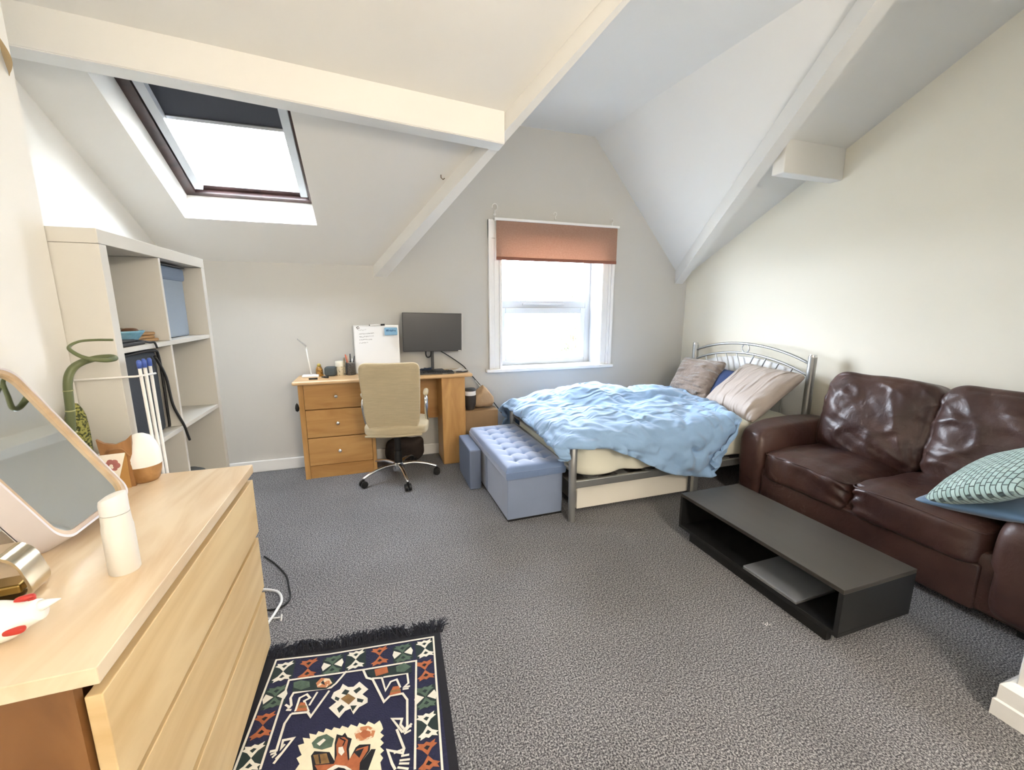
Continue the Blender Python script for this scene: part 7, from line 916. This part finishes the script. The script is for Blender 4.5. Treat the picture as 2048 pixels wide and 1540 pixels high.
crease(stripe,4,(.8,3.2,1),1,.06,.8)
crease(fuzzy,7,(3,.8,1),1,.07,.5)
pillow('throw_pillow','brown fuzzy plush pillow against the headboard at the window side',.40,.46,.17,fuzzy,(2.80,3.06,.665),(0,-58,8),1.3,.012)
pillow('throw_pillow','dark navy pillow wedged between the two brown pillows',.34,.34,.12,mat('navy_cotton','2d3f66',.85,bump=.2,bscale=30),(2.86,2.76,.63),(0,-55,0),5.1,.004)
pillow('bed_pillow','large taupe pillow leaning on the near half of the headboard',.50,.66,.17,stripe,(2.74,2.42,.675),(0,-42,-14),3.7,.010,n=32,ws=6)
# ================================================================ SOFA
so=thing('sofa','two-seat brown leather sofa with fat worn cushions against the right wall','sofa',(2.33,1.35,0))
def spn(name,bm,**k):
    return lp(bm,name,leather,so,smooth=True,**k)
bm=bmesh.new(); box(bm,2.36,3.08,.66,2.10,.03,.30,bev=.03,seg=3); spn('base',bm,autos=60)
bm=bmesh.new(); box(bm,2.345,2.46,.872,1.915,.035,.245,bev=.012,seg=3); spn('front_rail',bm,autos=60)
def seatf(seed,s):
    def f(v,a,b,c):
        q=Vector(v)
        q.z+=.022*(1-a*a)*(1-b*b)*(c>0)
        near=max(0,1-abs(b-s)*2.2)     # wrinkles gather at the shared seam
        q.x-= .010*near*math.sin((v.z+v.x)*95)*(a<-.3)
        q.z-= .012*max(0,near)*max(0,ridge(v.x*3,v.y*16+seed,1,1)-.3)*(c>.3)
        q.x+= .006*ridge(v.y*14,v.z*3,seed,1)*(a<-.6)
        q+=Vector((.006*nz(v.x,v.y,v.z+seed,9),0,.007*nz(v.x+seed,v.y,v.z,7)-.006*max(0,ridge(v.x*.5,v.y*1.6,seed,7)-.55)*2))
        return q
    return f
for y,s in ((1.655,-1),(1.135,1)):
    bm=bmesh.new(); puff(bm,(.66,.535,.20),28,7,fn=seatf(y,s),M=Matrix.Translation((2.645,y,.315))); spn('seat_cushion',bm)
for y0_,y1_ in ((1.405,1.905),(.885,1.385)):
    bm=bmesh.new(); tube(bm,smooth_path([(2.46,y0_,.385),(2.343,y0_+.012,.383),(2.328,(y0_+y1_)/2,.395),(2.343,y1_-.012,.383),(2.46,y1_,.385)],5),.004,6)
    lp(bm,'seat_piping',leather,so,smooth=True)
def backf(seed):
    def f(v,a,b,c):
        q=Vector(v)
        q.x-= .045*(1-b*b)*(1-c*c)*(a<0)                      # plump front
        droop=.02*math.cos(v.y*9)
        w=0
        for k in range(5):                                   # long drag folds fanning from the lower inner corner
            ang=.35+.28*k; d=(v.y+.25)*math.sin(ang)-(v.z+.22)*math.cos(ang)
            w+=math.exp(-(d/.014)**2)*.010*(1 if k%2 else -.9)
        r=ridge(v.y+seed,v.z*1.3,seed,5)
        t=v.y*.8+v.z*.6; s_=v.y*-.6+v.z*.8
        w+=.022*max(0,ridge(t*2.2+seed,s_*8,seed,1)-.45)-.014*max(0,ridge(s_*2.5,t*7+seed,3,1)-.5)
        q.x-= (.012*max(0,r-.5)*2+ .6*w+.008*nz(v.y,v.z,seed,6)) if a<0 else 0
        q.z+= .018*nz(v.y,v.x,seed,5)
        return q
    return f
for y,seed in ((1.625,2.3),(1.055,7.9)):
    bm=bmesh.new(); puff(bm,(.23,.60,.55),48,5.5,fn=backf(seed),M=Matrix.Translation((2.905,y,.625))@Matrix.Rotation(R(13),4,'Y')); spn('back_cushion',bm)
bm=bmesh.new(); box(bm,2.98,3.09,.66,1.90,.2,.70,bev=.04,seg=3); spn('back_frame',bm,autos=60)
def armf(sgn,seed):
    def f(v,a,b,c):
        q=Vector(v)
        out=max(0,c); q.y+= sgn*.025*max(0,c)**2
        if c<0: q.y*=.86
        q+=Vector((.006*nz(v.x,v.y,v.z+seed,7),.004*nz(v.x,v.z,seed,8),.008*nz(v.x,v.y,seed,5)))
        if c>0: q.z-=.02*max(0,-a)*c
        return q
    return f
bm=bmesh.new(); puff(bm,(.76,.22,.55),26,5,fn=armf(.6,1),M=Matrix.Translation((2.70,2.010,.285))); spn('arm',bm)
bm=bmesh.new(); puff(bm,(.76,.24,.53),26,5,fn=armf(-.6,4),M=Matrix.Translation((2.70,.750,.275))); spn('arm',bm)
for x in (2.42,3.0):
    for y in (.72,2.03): lp(B(x-.03,x+.03,y-.03,y+.03,0,.035),'foot',black,so)
# cushions on the sofa
def quilt_mat():
    m=bpy.data.materials.new('mint_quilted_wool'); m.use_nodes=True; nt=m.node_tree; N=nt.nodes; L=nt.links; b=N['Principled BSDF']; b.inputs['Roughness'].default_value=.95; b.inputs['Sheen Weight'].default_value=.3
    tc=N.new('ShaderNodeTexCoord'); nn=N.new('ShaderNodeTexNoise'); nn.inputs['Scale'].default_value=9; vm=N.new('ShaderNodeMix'); vm.data_type='RGBA'; vm.blend_type='ADD'; vm.inputs[0].default_value=.012
    L.new(tc.outputs['Object'],nn.inputs['Vector']); L.new(tc.outputs['Object'],vm.inputs[6]); L.new(nn.outputs['Color'],vm.inputs[7])
    k=N.new('ShaderNodeTexBrick'); k.inputs['Scale'].default_value=1; k.inputs['Brick Width'].default_value=.034; k.inputs['Row Height'].default_value=.021; k.inputs['Mortar Size'].default_value=.0024; k.inputs['Mortar Smooth'].default_value=.9; k.offset=.35
    k.inputs['Color1'].default_value=hexc('b9d0c8'); k.inputs['Color2'].default_value=hexc('a9c4bb'); k.inputs['Mortar'].default_value=hexc('4b5f5c')
    L.new(vm.outputs[2],k.inputs['Vector']); L.new(k.outputs['Color'],b.inputs['Base Color'])
    bp=N.new('ShaderNodeBump'); bp.invert=True; bp.inputs['Strength'].default_value=1; bp.inputs['Distance'].default_value=.012; L.new(k.outputs['Fac'],bp.inputs['Height']); L.new(bp.outputs[0],b.inputs['Normal']); return m
mint=quilt_mat()
cu=thing('knitted_cushion','mint green cushion with a chunky grid weave, tilted at the near end of the sofa','cushion',(2.52,.93,.60)); cu.rotation_euler=(R(-34),R(-24),R(-6))
bm=bmesh.new(); G=18
def weave(v,a,b,c):
    w=.42; u=v.x/(w/2); q=v.y/(w/2)
    k=max(0,(1-min(1,abs(u))**3))**.5*max(0,(1-min(1,abs(q))**3))**.5
    s=1 if c>0 else -1
    z=.065*(.04+.96*k)*s if abs(c)>.02 else 0
    gx=abs(math.sin(u*G*.5*PI/2*1.0)); gy=abs(math.sin(q*G*.5*PI/2*1.0))
    d=.003*nz(v.x,v.y,1,12)
    return Vector((v.x,v.y,(abs(c)*z if abs(c)<1 else z)+s*d*min(1,k*2)*(abs(c)>.9)))
puff(bm,(.42,.42,.13),72,14,fn=weave); part('cover',bm,mint,cu,smooth=True)
pillow('flat_cushion','smooth steel blue cushion lying under the mint cushion on the sofa',.42,.42,.09,mat('steel_blue_velvet','4f6f8c',.6,sheen=.6),(2.56,.93,.475),(-14,-6,-6),2.2,.004,cat='cushion')
# ================================================================ COFFEE TABLE
cbk=mat('black_ash_top_lightened','3b3732',.32,var=.15,vscale=3,stretch=(8,.6,1),spec=.5); cbd=mat('black_laminate_edge','151515',.5)  # top's base colour lightened to carry its reflection; other panels keep the darker tone
ct=thing('coffee_table','low black open-fronted coffee table on a recessed plinth in front of the sofa','coffee table',(1.825,1.37,0))
X0,X1,Y0,Y1,ZB,ZTt=1.615,2.035,.925,1.805,.058,.262
lp(B(X0,X1,Y0,Y1,ZTt-.018,ZTt,bev=.0015),'top',cbk,ct)
lp(B(X0,X1,Y0,Y1,ZB,ZB+.018,bev=.0015),'bottom_shelf',cbd,ct)
for a,b in ((Y0,Y0+.018),(Y1-.018,Y1)): lp(B(X0,X1,a,b,ZB+.0185,ZTt-.0185,bev=.001),'side_panel',cbd,ct)
lp(B(X1-.012,X1-.001,Y0+.02,Y1-.02,ZB+.0185,ZTt-.0185),'back_panel',cbd,ct)
lp(B(X0+.02,X1-.05,Y0+.05,Y1-.07,0.0,ZB,bev=.001),'plinth',cbd,ct)
for (x,y) in ((X0+.05,Y0+.048),(X1-.08,Y0+.048)): lp(B(x-.004,x+.004,y-.006,y,0,.02),'glide_foot',silver,ct)
lt=thing('laptop','closed dark silver laptop lying in the open shelf of the coffee table','laptop',(1.732,1.225,ZB+.018),R(1))
part('base',B(-.12,.12,-.132,.132,0.002,.011,bev=.003),silver,lt)
part('screen_lid',B(-.12,.12,-.132,.132,.0115,.019,bev=.003),mat('gunmetal_lid','84878c',.45,.2),lt)
part('hinge_strip',B(-.1212,-.119,-.131,.131,.006,.0125),chrome,lt)
bm=bmesh.new(); rs=random.Random(2)
for k in range(9): 
    a=rs.uniform(0,6); r_=rs.uniform(0,.014); x,y=r_*math.cos(a),r_*math.sin(a); q=rs.uniform(.003,.008)
    poly(bm,[(x,y,.004),(x+q,y+.002,.010),(x+q*.6,y+q,.005)])
tag(fin(bm,'tissue_scrap',gloss_white,loc=(1.48,1.106,0)),'small white scrap of tissue on the carpet in front of the coffee table','scrap')
# ================================================================ RUG
rg=thing('patterned_rug','navy rug with geometric motifs and dark fringes on the carpet beside the chest','rug',(-.15,1.0,0))
rugc={'K':mat('rug_black','16151c',.95),'N':mat('rug_navy','1f2140',.95,var=.2,vscale=60,bump=.4,bscale=200),'W':mat('rug_white','ded9cc',.95,var=.1,vscale=80),'C':mat('rug_cream','e0d8bc',.95,var=.08,vscale=60),
'O':mat('rug_orange','b0653f',.95,var=.3,vscale=50),'P':mat('rug_rose','b5764f',.95,col2='d9c6a8',vscale=60,contrast=(.45,.5)),'G':mat('rug_green','55695a',.95,var=.35,vscale=50),'D':mat('rug_teal','22302f',.95,var=.2,vscale=40),'T':mat('rug_tan','8a6a40',.95,var=.4,vscale=60)}
order='KNWCOPGDT'; ml=[rugc[c] for c in order]
bm=bmesh.new()
# outer slab: trapezoid measured on the floor
rc=[(-.465,1.57),(.185,1.50),(.135,.45),(-.52,.52)]
a=[bm.verts.new((x,y,.001)) for x,y in rc]; b=[bm.verts.new((x,y,.009)) for x,y in rc]
bm.faces.new(a[::-1]); bm.faces.new(b)
for k in range(4): bm.faces.new((a[k],a[(k+1)%4],b[(k+1)%4],b[k]))
def P3(p,z): return (p[0],p[1],z)
f=poly(bm,[P3(p,.0094) for p in ((-.415,1.543),(-.229,1.511),(.156,1.472),(.112,.53),(-.47,.60))],1)
z=.0097
def motif(c,x,y,s=.042):
    ci=order.index(c); alt='W' if c=='G' else ('K' if c=='O' else 'G')
    poly(bm,[(x-s*.85,y+s*.95,z+.0),(x-s*.85,y-s*.95,z),(x+s*.85,y-s*.95,z),(x+s*.85,y+s*.95,z)],order.index('D') if c!='O' else 1)
    for sg in (1,-1):
        q=[(x,y),(x-s*.35,y+sg*s*.45),(x-s*.75,y+sg*s*.70),(x-s*.55,y+sg*s*.80),(x-s*.62,y+sg*s*1.0),(x-s*.2,y+sg*s*.86),(x,y+sg*s*.98),(x+s*.25,y+sg*s*.84),(x+s*.66,y+sg*s*1.0),(x+s*.55,y+sg*s*.76),(x+s*.75,y+sg*s*.66),(x+s*.32,y+sg*s*.42)]
        poly(bm,[(a_,b_,z+.0003) for a_,b_ in q],ci)
        q=[(x,y+sg*s*.35),(x-s*.22,y+sg*s*.58),(x,y+sg*s*.70),(x+s*.22,y+sg*s*.58)]
        poly(bm,[(a_,b_,z+.0006) for a_,b_ in q],order.index('D') if c!='O' else order.index('K'))
        if c=='G': poly(bm,[(x+sg*s*.12,y,z+.0005),(x+sg*s*.75,y+s*.45,z+.0005),(x+sg*s*.9,y,z+.0005),(x+sg*s*.75,y-s*.45,z+.0005)],2)
for c,x,y in RUG_M: motif(c,x,y)
for k,c in enumerate('WGOWG'): motif(c,.075-.008*k,.93-.1*k)
for k,c in enumerate('OGWOG'): motif(c,-.425-.008*k,1.08-.1*k)
def stroke(c,w,pts,z):
    w*=.00075/2; pts=[Vector((p[0],p[1],0)) for p in pts]
    L_=[];Rr=[]
    for i,p in enumerate(pts):
        d1=(pts[i]-pts[i-1]).normalized() if i else (pts[1]-pts[0]).normalized()
        d2=(pts[i+1]-pts[i]).normalized() if i<len(pts)-1 else d1
        n1=Vector((-d1.y,d1.x,0)); n2=Vector((-d2.y,d2.x,0)); m_=(n1+n2)
        m_=m_.normalized() if m_.length>.2 else n1
        k=min(2.0,1/max(.3,m_.dot(n1)))
        L_.append(p+m_*w*k); Rr.append(p-m_*w*k)
    for i in range(len(pts)-1):
        vs=[bm.verts.new((q.x,q.y,z)) for q in (L_[i],L_[i+1],Rr[i+1],Rr[i])]
        bm.faces.new(vs).material_index=order.index(c)
for i,(c,w,pts) in enumerate(RUG_S): stroke(c,w,pts,.0112+.00002*i)
stroke('W',9,[(.114,.975),(.09,.56)],.0112); stroke('W',9,[(-.447,1.16),(-.475,.62)],.0112)
for i,(c,pts) in enumerate(RUG_P): poly(bm,[P3(p,.0103+.00005*i) for p in pts],order.index(c))
# keep every face looking up without flipping the slab
o=fin(bm,'pile',ml,rg); o.location=(.15,-1.0,0)
for nm,(p0,p1),dy,sgn in (('fringe',((-.475,1.565),(.195,1.495)),.06,1),('fringe',((-.53,.525),(.145,.455)),-.06,-1)):
    bm=bmesh.new(); rs=random.Random(9)
    for k in range(420):
        t=rs.random(); x=p0[0]+(p1[0]-p0[0])*t; y=p0[1]+(p1[1]-p0[1])*t
        l=rs.uniform(.03,.075); dx=rs.uniform(-.03,.03)+.02*math.sin(t*14)
        tube(bm,[(x,y-.005*sgn,.008),(x+dx*.4,y+sgn*l*.5,.010+rs.uniform(0,.012)),(x+dx,y+sgn*l,.003+rs.uniform(0,.008))],.0022,4)
    o=part(nm,bm,mat('dark_fringe','191a24',.95),rg); o.location=(.15,-1.0,0); o['kind']='stuff'
